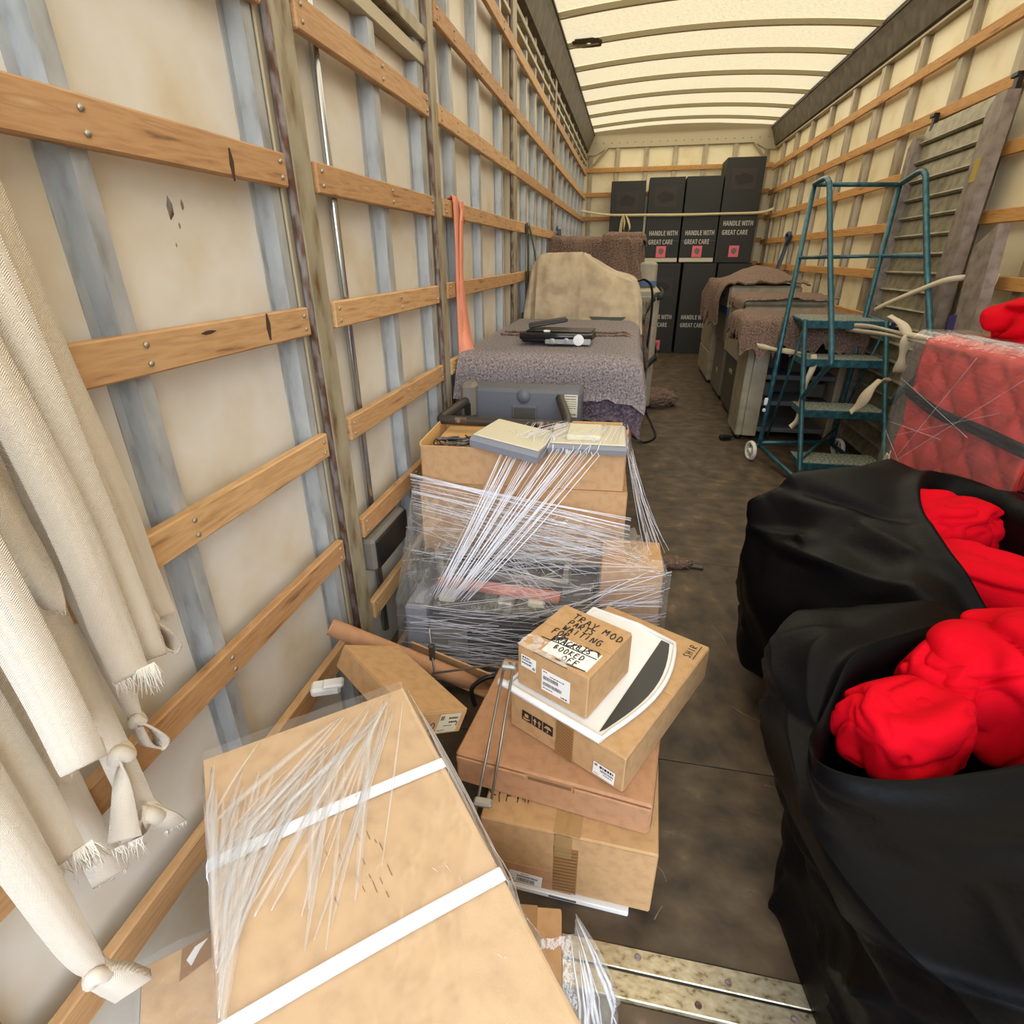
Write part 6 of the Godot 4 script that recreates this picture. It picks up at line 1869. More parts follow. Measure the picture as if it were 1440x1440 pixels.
# ------------------------------------------------------------------ the blue mobile steps
func build_steps() -> void:
	var o := thing("mobile_steps", "blue tubular mobile steps with four grip treads and white wheels right of the aisle", "steps", Vector3(1.12, 0.0, -3.38))
	var org := Vector3(1.12, 0.0, -3.38)
	var k := 0.965
	var P := func(x: float, y: float, z: float) -> Vector3:
		return Vector3(x * k, 1.27 + (y - 1.27) * k, z * k) - org
	var pipe := func(called: String, pts: Array, r: float) -> void:
		var s := MB.new(true)
		s.tube(PV(pts), r, 12)
		obj(called, s.mesh(), M.teal, o)
	var R := 0.0155
	var A: Vector3 = P.call(1.138, 0.0, -3.47); A.y = 0.0
	var B: Vector3 = P.call(1.618, 0.0, -3.47); B.y = 0.0
	var A2: Vector3 = P.call(1.138, 0.875, -4.06); var B2: Vector3 = P.call(1.618, 0.875, -4.06)
	# front stringers, bending back into the platform
	pipe.call("stringer", curve([A, A.lerp(A2, 0.5), A2 + Vector3(0, -0.03, 0.02), A2 + Vector3(0, 0.0, -0.02), P.call(1.13, 0.885, -4.30)], 6), R)
	pipe.call("stringer", curve([B, B.lerp(B2, 0.5), B2 + Vector3(0, -0.03, 0.02), B2 + Vector3(0, 0.0, -0.02), P.call(1.60, 0.885, -4.30)], 6), R)
	# back legs
	var TL: Vector3 = P.call(1.138, 1.69, -4.48); var TR: Vector3 = P.call(1.640, 1.675, -4.46)
	var BL: Vector3 = P.call(0.985, 0.075, -3.97); var BR: Vector3 = P.call(1.50, 0.06, -4.12)
	pipe.call("back_leg", [TL, BL], R)
	pipe.call("back_leg", [TR, BR], R)
	# hand rails
	var h1: Array = [P.call(1.138, 0.448, -3.77), P.call(1.138, 0.60, -3.58), P.call(1.138, 0.70, -3.455), P.call(1.138, 0.76, -3.44), P.call(1.138, 1.2, -3.79), P.call(1.138, 1.62, -4.12), P.call(1.138, 1.675, -4.18), P.call(1.138, 1.70, -4.26), TL]
	var h2: Array = [P.call(1.618, 0.448, -3.70), P.call(1.618, 0.62, -3.52), P.call(1.618, 0.70, -3.42), P.call(1.618, 0.78, -3.41), P.call(1.618, 1.2, -3.73), P.call(1.618, 1.63, -4.03), P.call(1.618, 1.69, -4.08), P.call(1.618, 1.71, -4.16), TR]
	pipe.call("hand_rail", curve(h1, 5), R)
	pipe.call("hand_rail", curve(h2, 5), R)
	pipe.call("top_bar", [TL, TR], R * 0.85)
	var ml := TL.lerp(BL, 0.27); var mr := TR.lerp(BR, 0.255)
	pipe.call("mid_rail", [P.call(1.138, 1.262, -3.84), ml, mr, P.call(1.618, 1.262, -3.78)], R * 0.7)
	# base
	pipe.call("base_bar", [A + Vector3(0, 0.03, 0), BL + Vector3(0, -0.02, 0)], R * 0.9)
	pipe.call("base_bar", [B + Vector3(0, 0.03, 0), BR + Vector3(0, -0.01, 0)], R * 0.9)
	pipe.call("base_bar", [BL, BR], R * 0.9)
	pipe.call("stay", [A.lerp(A2, 0.16), BR.lerp(TR, 0.06)], R * 0.55)
	pipe.call("stay", [A.lerp(A2, 0.98), A.lerp(A2, 0.98) + Vector3(-0.02, -0.83, -0.28)], R * 0.5)
	pipe.call("stay", [B.lerp(B2, 0.98), B.lerp(B2, 0.98) + Vector3(-0.06, -0.83, -0.28)], R * 0.5)
	# treads
	for i in 4:
		var t: float = [0.135, 0.45, 0.76, 1.0][i]
		var l := A.lerp(A2, t); var r := B.lerp(B2, t)
		var dp := 0.21 if i < 3 else 0.40
		var s := MB.new()
		s.span(Vector3(l.x - 0.004, l.y + 0.004, l.z - dp), Vector3(r.x + 0.004, l.y + 0.012, l.z - 0.004), 0.002)
		var tr := obj("tread", s.mesh(), M.tread, o)
		s = MB.new()
		s.span(Vector3(l.x - 0.006, l.y - 0.038, l.z - 0.006), Vector3(r.x + 0.006, l.y + 0.010, l.z + 0.004), 0.003)
		obj("nosing", s.mesh(), M.teal, tr)
		s = MB.new()
		for q in [l.x - 0.004, r.x]:
			s.span(Vector3(q, l.y - 0.03, l.z - dp), Vector3(q + 0.004, l.y + 0.008, l.z), 0.001)
		obj("side_flange", s.mesh(), M.teal, tr).set_meta("kind", "stuff")
	# wheels at the back
	for q in [[BL + Vector3(-0.055, -0.005, 0.02), 1], [BR + Vector3(0.045, 0.005, 0.0), 0]]:
		var c: Vector3 = q[0]
		c.y = 0.066
		var s := MB.new(true)
		var ax := Basis(Vector3.UP, 0.25) * Basis(Vector3(0, 0, 1), PI / 2)
		s.lathe(PackedVector2Array([Vector2(0.052, -0.014), Vector2(0.062, -0.013), Vector2(0.066, -0.006), Vector2(0.066, 0.006), Vector2(0.062, 0.013), Vector2(0.052, 0.014), Vector2(0.048, 0.009), Vector2(0.048, -0.009), Vector2(0.052, -0.014)]), 28, c, ax)
		var wh := obj("wheel", s.mesh(), M.caster, o)
		s = MB.new(true)
		s.lathe(PackedVector2Array([Vector2(0, -0.017), Vector2(0.016, -0.017), Vector2(0.018, 0.0), Vector2(0.016, 0.017), Vector2(0, 0.017)]), 16, c, ax)
		obj("hub", s.mesh(), M.caster, wh)
		s = MB.new()
		for n in 5:
			s.x = Transform3D(ax * Basis(Vector3.UP, TAU * n / 5), c)
			s.box(Vector3(0.033, 0, 0), Vector3(0.036, 0.008, 0.010), 0.002)
		obj("spoke", s.mesh(), M.caster, wh).set_meta("kind", "stuff")
		pipe.call("axle", [c, BL if q[1] == 1 else BR], 0.008)
	# a white tag on the back leg
	var s := MB.new(); s.box(BL.lerp(TL, 0.17) + Vector3(-0.02, 0, 0.012), Vector3(0.022, 0.05, 0.012), 0.004)
	obj("white_tag", s.mesh(), M.white, o)
	s = MB.new(); s.box(BL.lerp(TL, 0.135) + Vector3(-0.022, 0, 0.012), Vector3(0.02, 0.022, 0.012), 0.004)
	obj("white_tag", s.mesh(), M.white, o)
	# cream straps tying the steps
	var st := thing("tie_strap", "cream strap knotted in a bow between the steps and the ramp, tail hanging down", "strap", Vector3.ZERO)
	var rib := func(called: String, pts: Array, w: float, side: Vector3) -> void:
		var q := MB.new(true)
		var c := curve(pts, 6); var sd := PackedVector3Array(); var hw := PackedFloat32Array()
		for i in c.size(): sd.append(side.rotated(Vector3(0, 0, 1), 0.3 * sin(i * 0.35))); hw.append(w * (0.8 + 0.25 * sin(i * 0.5)))
		q.ribbon(c, sd, hw, 0.003)
		obj(called, q.mesh(), M.cream_strap, st)
	rib.call("band", [Vector3(1.37, 0.865, -3.98), Vector3(1.42, 0.885, -3.75), Vector3(1.46, 0.885, -3.45), Vector3(1.50, 0.885, -3.25), Vector3(1.535, 0.885, -3.12)], 0.014, Vector3.UP)
	rib.call("band", [Vector3(1.37, 0.84, -4.0), Vector3(1.44, 0.86, -3.6), Vector3(1.49, 0.865, -3.3), Vector3(1.54, 0.86, -3.12)], 0.012, Vector3.UP)
	rib.call("bow", [Vector3(1.478, 0.88, -3.40), Vector3(1.455, 0.93, -3.46), Vector3(1.42, 0.965, -3.55)], 0.022, Vector3(1, 0.5, 0.2))
	rib.call("bow", [Vector3(1.478, 0.88, -3.39), Vector3(1.47, 0.82, -3.39), Vector3(1.478, 0.74, -3.40), Vector3(1.49, 0.68, -3.42)], 0.028, Vector3(1, 0, 0.3))
	rib.call("tail", [Vector3(1.47, 0.62, -3.46), Vector3(1.43, 0.63, -3.46), Vector3(1.395, 0.575, -3.47), Vector3(1.365, 0.49, -3.48), Vector3(1.33, 0.43, -3.5)], 0.03, Vector3(0.6, 0.2, 0.7))
	var st2 := thing("tie_strap", "cream strap tail dangling inside the steps below the second tread", "strap", Vector3.ZERO)
	st = st2
	var q2 := MB.new(true)
	var c3 := curve([Vector3(1.155, 0.71, -3.80), Vector3(1.16, 0.64, -3.78), Vector3(1.13, 0.52, -3.76), Vector3(1.125, 0.41, -3.73), Vector3(1.115, 0.32, -3.70), Vector3(1.075, 0.275, -3.68)], 6)
	var sd3 := PackedVector3Array(); var hw3 := PackedFloat32Array()
	for i in c3.size(): sd3.append(Vector3(1, 0.1, 0.3 * sin(i * 0.4))); hw3.append(0.017)
	q2.ribbon(c3, sd3, hw3, 0.003)
	obj("webbing", q2.mesh(), M.cream_strap, st2)

# ------------------------------------------------------------------ folding ramp leaning on the right wall
func build_ramp() -> void:
	# local frame: x across (away from the camera is -), y up the ramp, z out of its face
	var b0 := Vector3(1.640, 0.0, -4.38)     # far foot
	var t0 := Vector3(1.676, 1.93, -4.40)   # far top
	var b1 := Vector3(1.635, 0.0, -3.46)     # near foot
	var y := (t0 - b0).normalized()
	var x := (b1 - b0); x = (x - y * x.dot(y)).normalized()
	var z := x.cross(y)
	var L := b0.distance_to(t0)
	var o := thing("folding_ramp", "tall slatted metal ramp leaning on the right wall behind the blue steps", "ramp", b0)
	o.transform = Transform3D(Basis(x, y, z), b0)
	var flip := 1.0 if z.x < 0 else -1.0       # face looks into the lorry
	var W := 0.93
	# rails
	for q in [[-0.02, 0.07, 0.5], [W - 0.115, W + 0.02, 0.9]]:
		var s := MB.new()
		var d := 0.055 * flip
		s.x = Transform3D(Basis(), Vector3.ZERO)
		var x0: float = q[0]; var x1: float = q[1]
		var top := L + (0.01 if q[2] > 0.6 else -0.01)
		var pl := PackedVector2Array([Vector2(x0, 0.0), Vector2(x1, 0.0), Vector2(x1, top - (0.0 if q[2] > 0.6 else 0.02)), Vector2(x0 + 0.05, top), Vector2(x0, top - 0.06)])
		s.prism(pl, minf(0, d), maxf(0, d))
		obj("side_rail", s.mesh(), M.alu2, o)
	var n := 19
	for i in n:
		var yy := 0.05 + (L - 0.12) * i / (n - 1)
		var h := (L - 0.12) / (n - 1)
		var s := MB.new()
		# louvre profile in (y, z): leaning board with a lip
		var poly := PackedVector2Array([Vector2(0.0, 0.004), Vector2(0.0, 0.022), Vector2(0.010, 0.034), Vector2(0.016, 0.030), Vector2(0.020, 0.018), Vector2(h * 0.98, 0.008), Vector2(h * 0.98, 0.004)])
		s.x = Transform3D(Basis(Vector3(0, 1, 0), Vector3(0, 0, flip), Vector3(1, 0, 0)), Vector3(0.065, yy, 0))
		s.prism(poly, 0.0, W - 0.175)
		obj("slat", s.mesh(), M.alu, o)
	var s := MB.new(); s.span(Vector3(0.07, 0.0, -0.006), Vector3(W - 0.11, L - 0.05, 0.003), 0.001)
	obj("backing", s.mesh(), M.machine_dark, o)
	for q in [0.10, W - 0.05]:
		s = MB.new(); s.span(Vector3(q, L - 0.03, -0.012), Vector3(q + 0.035, L + 0.085, 0.012), 0.003)
		obj("hook", s.mesh(), M.black, o)
		s = MB.new(); s.span(Vector3(q - 0.02, L + 0.065, -0.012), Vector3(q + 0.035, L + 0.085, 0.02 * flip), 0.003)
		obj("hook", s.mesh(), M.black, o)
	s = MB.new(); s.x = Transform3D(Basis(), Vector3(W - 0.05, L - 0.30, 0.055 * flip))
	s.box(Vector3(0, 0, 0.0), Vector3(0.05, 0.10, 0.003), 0.001)
	obj("yellow_sticker", s.mesh(), M.yellow, o)
	s = MB.new(); s.span(Vector3(0.40, L * 0.44, 0.012 * flip), Vector3(0.46, L * 0.44 + 0.035, 0.036 * flip), 0.001)
	obj("blue_sticker", s.mesh(), M.sticker_blue, o)
	# second, shorter section in front of its near rail
	var o2 := thing("ramp_section", "shorter grey ramp side rail with a blue sticker, leaning beside the slatted ramp", "ramp", Vector3(1.585, 0.0, -3.02))
	var y2 := (Vector3(1.655, 1.40, -3.34) - Vector3(1.585, 0.0, -3.02)).normalized()
	var x2 := Vector3(0, 0, 1); x2 = (x2 - y2 * x2.dot(y2)).normalized()
	var z2 := x2.cross(y2)
	o2.transform = Transform3D(Basis(x2, y2, z2), Vector3(1.585, 0.0, -3.02))
	var f2 := 1.0 if z2.x < 0 else -1.0
	s = MB.new(); s.prism(PackedVector2Array([Vector2(0.02, 0), Vector2(0.18, 0), Vector2(0.18, 1.39), Vector2(0.03, 1.33), Vector2(0.02, 1.29)]), minf(0.0, 0.05 * f2), maxf(0.0, 0.05 * f2))
	obj("side_rail", s.mesh(), M.alu2, o2)
	s = MB.new(); s.span(Vector3(-0.03, 0.0, -0.0), Vector3(0.02, 1.30, 0.03 * f2), 0.004)
	obj("edge_flange", s.mesh(), M.alu, o2)
	s = MB.new(); s.span(Vector3(-0.03, 0.72, 0.025 * f2), Vector3(0.035, 1.02, 0.054 * f2), 0.002)
	var stk := obj("blue_sticker", s.mesh(), M.sticker_blue, o2)
	stk.set_meta("label", "dark blue sticker with white capitals")
	text_on(stk, "lettering", "IRBT", 0.075, M.white, Transform3D(Basis(Vector3(0, 1, 0), Vector3(-1, 0, 0), Vector3(0, 0, 1)), Vector3(0.025, 0.76, 0.054 * f2)), "Droid Sans", true)
	s = MB.new(); s.span(Vector3(0.06, 1.33, -0.02), Vector3(0.10, 1.41, 0.0), 0.004)
	obj("hinge", s.mesh(), M.black, o2)
	# strap over the ramps to the batten
	var st := thing("cream_strap", "cream strap running across both ramps and tied round the right hand slat", "strap")
	for q in [[[Vector3(1.692, 1.175, -3.26), Vector3(1.65, 1.17, -3.28), Vector3(1.565, 1.155, -3.36), Vector3(1.545, 1.09, -3.6), Vector3(1.55, 1.0, -3.95), Vector3(1.565, 0.945, -4.16)], 0.013], [[Vector3(1.694, 1.185, -3.20), Vector3(1.685, 1.10, -3.20), Vector3(1.68, 1.0, -3.21), Vector3(1.675, 0.82, -3.23)], 0.014], [[Vector3(1.694, 1.185, -3.26), Vector3(1.68, 1.12, -3.255), Vector3(1.67, 1.06, -3.26)], 0.014]]:
		var qq := MB.new(true)
		var c := curve(q[0], 6); var sd := PackedVector3Array(); var hw := PackedFloat32Array()
		for i in c.size(): sd.append(Vector3(0, 1, 0.1) if q[0].size() > 4 else Vector3(0, 0, 1)); hw.append(q[1])
		qq.ribbon(c, sd, hw, 0.003)
		obj("webbing", qq.mesh(), M.cream_strap, st)

# ------------------------------------------------------------------ red quilted furniture and the bags
func build_red_block() -> void:
	# the big face looks to the aisle and the rear; far lower corner at c0
	var c0 := Vector3(1.137, 0.0, -2.40)
	var u := Vector3(0.070, 0.0, 0.44).normalized()     # along the face, towards the camera
	var n := Vector3(-u.z, 0, u.x)                       # out of the face, towards the aisle
	var o := thing("quilted_block", "furniture piece wrapped in a red quilted blanket and clear film, right of the steps", "furniture", c0)
	o.transform = Transform3D(Basis(u, Vector3.UP, u.cross(Vector3.UP)), c0)
	# local: x along the face, y up, z = u x up (points out of the face or into the block)
	var zs := 1.0 if u.cross(Vector3.UP).dot(n) > 0 else -1.0
	var s := MB.new(); s.span(Vector3(0.015, 0.02, 0.0), Vector3(0.585, 0.975, -0.44 * zs), 0.02)
	obj("core", s.mesh(), M.quilt, o)
	var cell := 0.165
	var quilt := func(a: float, b: float) -> float:
		var p := (a + b) / cell; var q := (a - b) / cell
		var d := minf(absf(p - roundf(p)), absf(q - roundf(q)))
		return pow(minf(d * 2.0, 1.0), 0.34)
	var rows := []
	for i in 101:
		var r := PackedVector3Array()
		var v := float(i) / 100
		for j in 101:
			var a := float(j) / 100 * 0.6
			var p: Vector3
			var y := v * 1.40            # up the face, then over the top
			var ht := 0.985
			var wob := 0.006 * sin(a * 9.0 + y * 4.0)
			if y < ht - 0.03: p = Vector3(a, y, (0.012 + 0.022 * quilt.call(a, y) + wob) * zs)
			elif y < ht + 0.03:
				var t := (y - ht + 0.03) / 0.06
				p = Vector3(a, ht - 0.03 + 0.035 * sin(t * PI * 0.5), (0.02 + 0.012 - 0.035 * (1.0 - cos(t * PI * 0.5))) * zs)
			else: p = Vector3(a, ht + 0.006 + 0.012 * quilt.call(a, y), -(y - ht - 0.02) * zs)
			r.append(p)
		rows.append(r)
	s = MB.new(true); s.grid(rows)
	obj("quilted_cover", s.mesh(), M.quilt, o)
	rows = []
	for i in 41:
		var r := PackedVector3Array()
		for j in 31:
			var y := float(i) / 40 * 0.985; var zz := float(j) / 30 * 0.44
			r.append(Vector3(-0.012 - 0.024 * quilt.call(zz, y), y, (0.012 - zz) * zs))
		rows.append(r)
	s = MB.new(true); s.grid(rows)
	obj("quilted_end", s.mesh(), M.quilt, o)
	rows = []
	for i in 41:
		var r := PackedVector3Array()
		for j in 31:
			var y := float(i) / 40 * 0.985; var zz := float(j) / 30 * 0.44
			r.append(Vector3(0.588 + 0.022 * quilt.call(zz, y), y, (-0.428 + zz) * zs))
		rows.append(r)
	s = MB.new(true); s.grid(rows)
	obj("quilted_end", s.mesh(), M.quilt, o)
	s = MB.new(true)
	var c := curve([Vector3(-0.035, 0.81, -0.1 * zs), Vector3(-0.035, 0.80, 0.02 * zs), Vector3(0.03, 0.785, 0.048 * zs), Vector3(0.20, 0.755, 0.050 * zs), Vector3(0.40, 0.75, 0.050 * zs), Vector3(0.60, 0.74, 0.050 * zs)], 8)
	var sd := PackedVector3Array(); var hw := PackedFloat32Array()
	for p in c: sd.append(Vector3.UP); hw.append(0.019)
	s.ribbon(c, sd, hw, 0.005)
	obj("black_strap", s.mesh(), M.nylon, o).set_meta("label", "black strap around the quilt")
	var film := []
	var fn := FastNoiseLite.new(); fn.seed = 61; fn.frequency = 4.0
	for i in 25:
		var r := PackedVector3Array()
		for j in 31:
			var a := -0.04 + float(j) / 30 * 0.66
			var y := 0.30 + float(i) / 24 * 0.86
			var p := Vector3(a, y, 0.060 * zs)
			if y > 0.995: p = Vector3(a, 1.012 + 0.012 * fn.get_noise_2d(a, y), (0.054 - (y - 0.995)) * zs)
			p += Vector3(0, 0, 0.008 * fn.get_noise_2d(a * 2.0, y) * zs)
			r.append(p)
		film.append(r)
	s = MB.new(true); s.grid(film)
	obj("stretch_film", s.mesh(), M.film, o)
	s = MB.new(true)
	rng.seed = 66
	for i in 26:
		var x0 := rng.randf_range(-0.03, 0.4)
		if i > 5: strand(s, Vector3(x0, 1.005 + 0.012 * rng.randf(), (0.03 - 0.05 * rng.randf()) * zs), Vector3(minf(x0 + 0.3, 0.6), 1.0 + 0.015 * rng.randf(), (0.03 - 0.03 * rng.randf()) * zs), rng.randf_range(0.002, 0.006), 0.0, Vector3(0, 1, 0.5))
		else: strand(s, Vector3(-0.03, rng.randf_range(0.3, 0.95), 0.066 * zs), Vector3(rng.randf_range(0.1, 0.58), rng.randf_range(0.4, 1.0), 0.068 * zs), rng.randf_range(0.0006, 0.001), 0.0, Vector3(0, 1, 0))
	obj("film_fold", s.mesh(), M.film_fold, o).set_meta("kind", "stuff")
	s = MB.new(true)
	c = curve([Vector3(-0.03, 0.53, 0.02 * zs), Vector3(0.02, 0.49, 0.045 * zs), Vector3(0.12, 0.455, 0.05 * zs), Vector3(0.26, 0.42, 0.05 * zs)], 6); sd = PackedVector3Array(); hw = PackedFloat32Array()
	for p in c: sd.append(Vector3(0, 1, 0)); hw.append(0.010)
	s.ribbon(c, sd, hw, 0.004)
	obj("cream_strap", s.mesh(), M.cream_strap, o)
	s = MB.new(true)
	c = curve([Vector3(-0.02, 0.52, 0.03 * zs), Vector3(-0.05, 0.46, 0.02 * zs), Vector3(-0.09, 0.38, 0.0)], 6); sd = PackedVector3Array(); hw = PackedFloat32Array()
	for p in c: sd.append(Vector3(1, 0.4, 0)); hw.append(0.014)
	s.ribbon(c, sd, hw, 0.004)
	obj("cream_strap", s.mesh(), M.cream_strap, o)
	# bright red blanket bundled on top
	var b := thing("red_blanket", "bright red quilted blanket bundled on top of the film wrapped red block", "blanket", Vector3(1.43, 1.0, -2.22), 0.2)
	obj("cloth", bundle(Vector3(0.21, 0.085, 0.16), 201), M.red, b)
	b = thing("navy_roll", "edge of a navy blue roll standing on the red bundle at the frame edge", "roll", Vector3(1.62, 1.06, -2.52))
	s = MB.new(true); s.lathe(PackedVector2Array([Vector2(0, 0), Vector2(0.05, 0), Vector2(0.055, 0.02), Vector2(0.055, 0.11), Vector2(0.05, 0.13), Vector2(0, 0.13)]), 18)
	obj("roll", s.mesh(), M.navy, b)
	s = MB.new(true); s.lathe(PackedVector2Array([Vector2(0.056, 0.05), Vector2(0.058, 0.055), Vector2(0.058, 0.075), Vector2(0.056, 0.08)]), 18)
	obj("band", s.mesh(), M.black, b)

# sharp creases laid as arcs over a unit ball: [from, to, half width, height]
func make_creases(n: int, sd: int, wmin: float, wmax: float, hmin: float, hmax: float, from_dir := Vector3.ZERO) -> Array:
	var r := RandomNumberGenerator.new()
	r.seed = sd
	var out := []
	for i in n:
		var a := Vector3(r.randf_range(-1, 1), r.randf_range(-0.8, 1), r.randf_range(-1, 1)).normalized()
		if from_dir != Vector3.ZERO and i % 3 > 0:
			a = (from_dir + Vector3(r.randf_range(-0.9, 0.9), r.randf_range(-0.3, 0.2), r.randf_range(-0.9, 0.9))).normalized()
		var b := (a + Vector3(r.randf_range(-1.3, 1.3), r.randf_range(-1.2, 0.3), r.randf_range(-1.3, 1.3))).normalized()
		out.append([a, b, r.randf_range(wmin, wmax), r.randf_range(hmin, hmax)])
	return out

func crease_at(d: Vector3, cs: Array) -> float:
	var h := 0.0
	for c in cs:
		var a: Vector3 = c[0]
		var ab: Vector3 = c[1] - a
		var t := clampf((d - a).dot(ab) / ab.length_squared(), 0.0, 1.0)
		var dist := d.distance_to((a + ab * t).normalized()) / float(c[2])
		if dist < 1.0: h += float(c[3]) * (1.0 - dist) * (1.0 - dist) * sin(PI * (0.12 + 0.76 * t))
	return h

# sack: squashed rounded body whose top opens in a lens-shaped mouth; rings run from inside the mouth over its lip, out to the girth and under
func sack(r: Vector3, mc: Vector2, mr: Vector2, turn: float, sd: int, depth: float, slope := 0.0) -> Mesh:
	var f2 := FastNoiseLite.new(); f2.seed = sd + 5; f2.frequency = 0.9; f2.fractal_octaves = 2
	var cs := make_creases(40, sd, 0.12, 0.36, 0.018, 0.062, Vector3(mc.x, r.y, mc.y).normalized())
	var fine := make_creases(110, sd + 9, 0.05, 0.14, -0.030, 0.030)
	var nu := 220
	var n_in := 14; var n_top := 70; var n_low := 46
	var rows := []
	for i in n_in + n_top + n_low + 1:
		var ring := PackedVector3Array()
		for j in nu:
			var th := TAU * j / nu
			var girth := Vector2(signf(cos(th)) * pow(absf(cos(th)), 0.86) * r.x, signf(sin(th)) * pow(absf(sin(th)), 0.86) * r.z)
			var m := mc + Vector2(cos(th + turn) * mr.x, sin(th + turn) * mr.y).rotated(-turn)
			var plan: Vector2
			var under := false
			var e := 1.0
			if i <= n_in:
				e = float(i) / n_in
				plan = mc + (m - mc) * e
			elif i <= n_in + n_top:
				var t := float(i - n_in) / n_top
				plan = m.lerp(girth, sin(t * PI * 0.5))
				e = 1.0 + t * 2.0
			else:
				var t := float(i - n_in - n_top) / n_low
				plan = girth * maxf(cos(t * PI * 0.5), 0.0)
				under = true
				e = 4.0
			var rho := minf(Vector2(plan.x / r.x, plan.y / r.z).length() / maxf(Vector2(girth.x / r.x, girth.y / r.z).length(), 0.001), 1.0)
			var y := r.y * pow(1.0 - pow(rho, 2.5), 0.42)
			if under: y = -r.y * pow(1.0 - pow(rho, 3.2), 0.5)
			if slope > 0.0:   # a flatter top that breaks over an edge into upright sides
				if under:
					var t := float(i - n_in - n_top) / n_low
					plan = girth * (1.0 - 0.16 * minf(t / 0.72, 1.0)) if t < 0.72 else girth * 0.84 * (1.0 - smoothstep(0.72, 1.0, t))
					y = lerpf(r.y * (1.0 - slope), -r.y, minf(t / 0.72, 1.0))
				else: y = r.y * (1.0 - slope * pow(rho, 2.0))
			var p := Vector3(plan.x, y, plan.y)
			var dn := Vector3(p.x / r.x, p.y / r.y, p.z / r.z).normalized()
			var away := smoothstep(1.0, 1.5, e)
			p += dn * ((crease_at(dn, cs) + crease_at(dn, fine)) * (0.15 + 0.85 * away) + f2.get_noise_3dv(dn * 1.1) * 0.045)
			if e < 1.0: p.y -= depth * smoothstep(1.0, 0.70, e)
			else: p.y += 0.024 * exp(-pow((e - 1.0) / 0.10, 2.0))
			p.y = maxf(p.y + r.y, 0.001 + 0.004 * absf(f2.get_noise_3dv(dn * 6.0)))
			ring.append(p)
		rows.append(ring)
	var s := MB.new(true)
	s.grid(rows, true)
	return s.mesh()

# soft folded cloth bundle resting on y = 0, with rounded swells and sharp valleys
func bundle(r: Vector3, sd: int, valleys := 7, swell := 0.14, pw := 0.70) -> Mesh:
	var f2 := FastNoiseLite.new(); f2.seed = sd; f2.frequency = 0.8; f2.fractal_octaves = 1
	var cs := make_creases(valleys, sd, 0.07, 0.20, -0.20, -0.09)
	cs.append_array(make_creases(5, sd + 3, 0.35, 0.7, 0.05, 0.16))
	cs.append_array(make_creases(34, sd + 8, 0.05, 0.13, -0.05, 0.04))
	var rows := []
	var tilt := Basis.from_euler(Vector3(0.3 * sin(sd), sd * 0.9, 0.5 * cos(sd * 1.7)))
	var nu := 130; var nv := 80
	for i in nv + 1:
		var ring := PackedVector3Array()
		var ph := PI * i / nv
		for j in nu:
			var th := -TAU * j / nu
			var d := Vector3(sin(ph) * cos(th), -cos(ph), sin(ph) * sin(th))
			var sq := Vector3(signf(d.x) * pow(absf(d.x), pw), signf(d.y) * pow(absf(d.y), pw), signf(d.z) * pow(absf(d.z), pw))
			var e := tilt * d
			var turn := atan2(e.z, e.y)
			var ease := sqrt(maxf(0.0, 1.0 - e.x * e.x))
			var pleat := pow(absf(sin(turn * 2.5 + e.x * 1.6 + 1.8 * f2.get_noise_3dv(d * 1.5))), 0.55) - 0.7
			var k := 1.0 + swell * f2.get_noise_3dv(d * 1.3) + crease_at(d, cs) + 0.17 * pleat * ease
			var p := Vector3(sq.x * r.x, sq.y * r.y, sq.z * r.z) * k
			p.y = maxf(p.y + r.y * 0.8, 0.0)
			ring.append(p)
		rows.append(ring)
	var s := MB.new(true)
	s.grid(rows, true)
	return s.mesh()

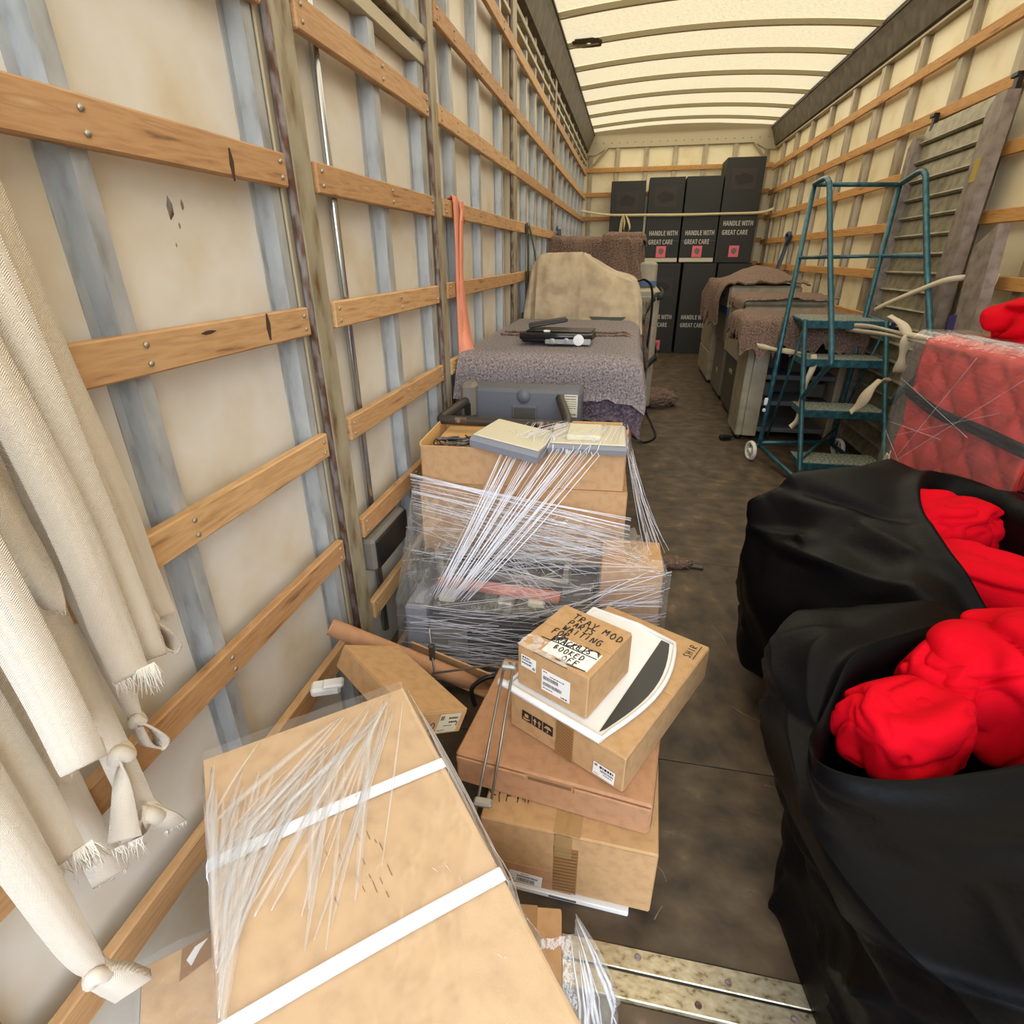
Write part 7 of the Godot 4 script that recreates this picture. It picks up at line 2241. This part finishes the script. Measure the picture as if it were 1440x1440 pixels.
func build_bags() -> void:
	var o := thing("black_bag", "large black nylon bag of red blankets farther from the camera, mouth towards the right", "bag", Vector3(0.93, 0.0, -1.58), 0.0)
	obj("bag_cloth", sack(Vector3(0.50, 0.325, 0.48), Vector2(0.0, 0.14), Vector2(0.33, 0.13), 1.40, 301, 0.28), M.nylon, o)
	var s := MB.new(true)
	var c := curve([Vector3(0.42, 0.60, -0.18), Vector3(0.46, 0.64, -0.05), Vector3(0.45, 0.60, 0.10), Vector3(0.42, 0.5, 0.2)], 8)
	var sd := PackedVector3Array(); var hw := PackedFloat32Array()
	for p in c: sd.append(Vector3(1, 0.3, 0)); hw.append(0.02)
	s.ribbon(c, sd, hw, 0.004)
	obj("carry_strap", s.mesh(), M.nylon, o)
	for q in [["red blanket poking out of the farther black bag, upper one beside its rim", Vector3(0.925, 0.50, -1.62), Vector3(0.13, 0.085, 0.11), 310, 0.3], ["red blanket corner wedged at the near end of the farther black bag's mouth", Vector3(0.90, 0.49, -1.32), Vector3(0.10, 0.075, 0.15), 313, 0.9]]:
		var b := thing("red_blanket", q[0], "blanket", q[1], q[4], "red blankets stuffed in the farther black bag")
		obj("cloth", bundle(q[2], q[3]), M.red, b)
	o = thing("black_bag", "large black nylon bag of red blankets in the right foreground, mouth gaping upwards", "bag", Vector3(0.88, 0.0, -0.70), 0.0)
	obj("bag_cloth", sack(Vector3(0.54, 0.325, 0.43), Vector2(-0.13, -0.20), Vector2(0.45, 0.14), 0.50, 305, 0.28, 0.42), M.nylon, o)
	for q in [["red blanket at the left end of the near black bag's mouth, rolled edge showing", Vector3(0.515, 0.475, -0.80), Vector3(0.105, 0.075, 0.075), 321, 0.5], ["largest red blanket fold rising highest from the near black bag at the right", Vector3(0.76, 0.46, -0.95), Vector3(0.16, 0.125, 0.11), 327, 0.4], ["small red blanket bulge between the two larger folds in the near black bag", Vector3(0.615, 0.47, -0.915), Vector3(0.075, 0.085, 0.06), 331, 0.8]]:
		var b := thing("red_blanket", q[0], "blanket", q[1], q[4], "red blankets stuffed in the near black bag")
		obj("cloth", bundle(q[2], q[3]), M.red, b)
	# paper tag between the bags
	o = thing("paper_tag", "white paper tag with blue print sticking out between the two black bags", "paper", Vector3(0.50, 0.0, -1.16), 0.5)
	s = MB.new(); s.x = Transform3D(Basis(Vector3(1, 0, 0), -0.5), Vector3.ZERO); s.span(Vector3(0, 0.0, 0), Vector3(0.10, 0.16, 0.002), 0.0005)
	obj("sheet", s.mesh(), M.paper, o)
	s = MB.new(); s.x = Transform3D(Basis(Vector3(1, 0, 0), -0.5), Vector3(0, 0, 0.0022))
	for q in [[Vector3(0.02, 0.03, 0), Vector3(0.03, 0.12, 0), Vector3(0.075, 0.13, 0), Vector3(0.085, 0.05, 0), Vector3(0.05, 0.02, 0), Vector3(0.02, 0.03, 0)], [Vector3(0.035, 0.09, 0), Vector3(0.07, 0.095, 0)], [Vector3(0.035, 0.07, 0), Vector3(0.07, 0.072, 0)]]:
		ink(s, q, 0.0025)
	obj("print", s.mesh(), M.sticker_blue, o)

func _ready() -> void:
	rng.seed = 7
	setup_view()
	make_materials()
	build_room()
	build_cartons()
	build_pallet()
	build_left_machines()
	build_wall_straps()
	build_black_cartons()
	build_right_machines()
	build_steps()
	build_ramp()
	build_red_block()
	build_bags()
	clean_meta(self)
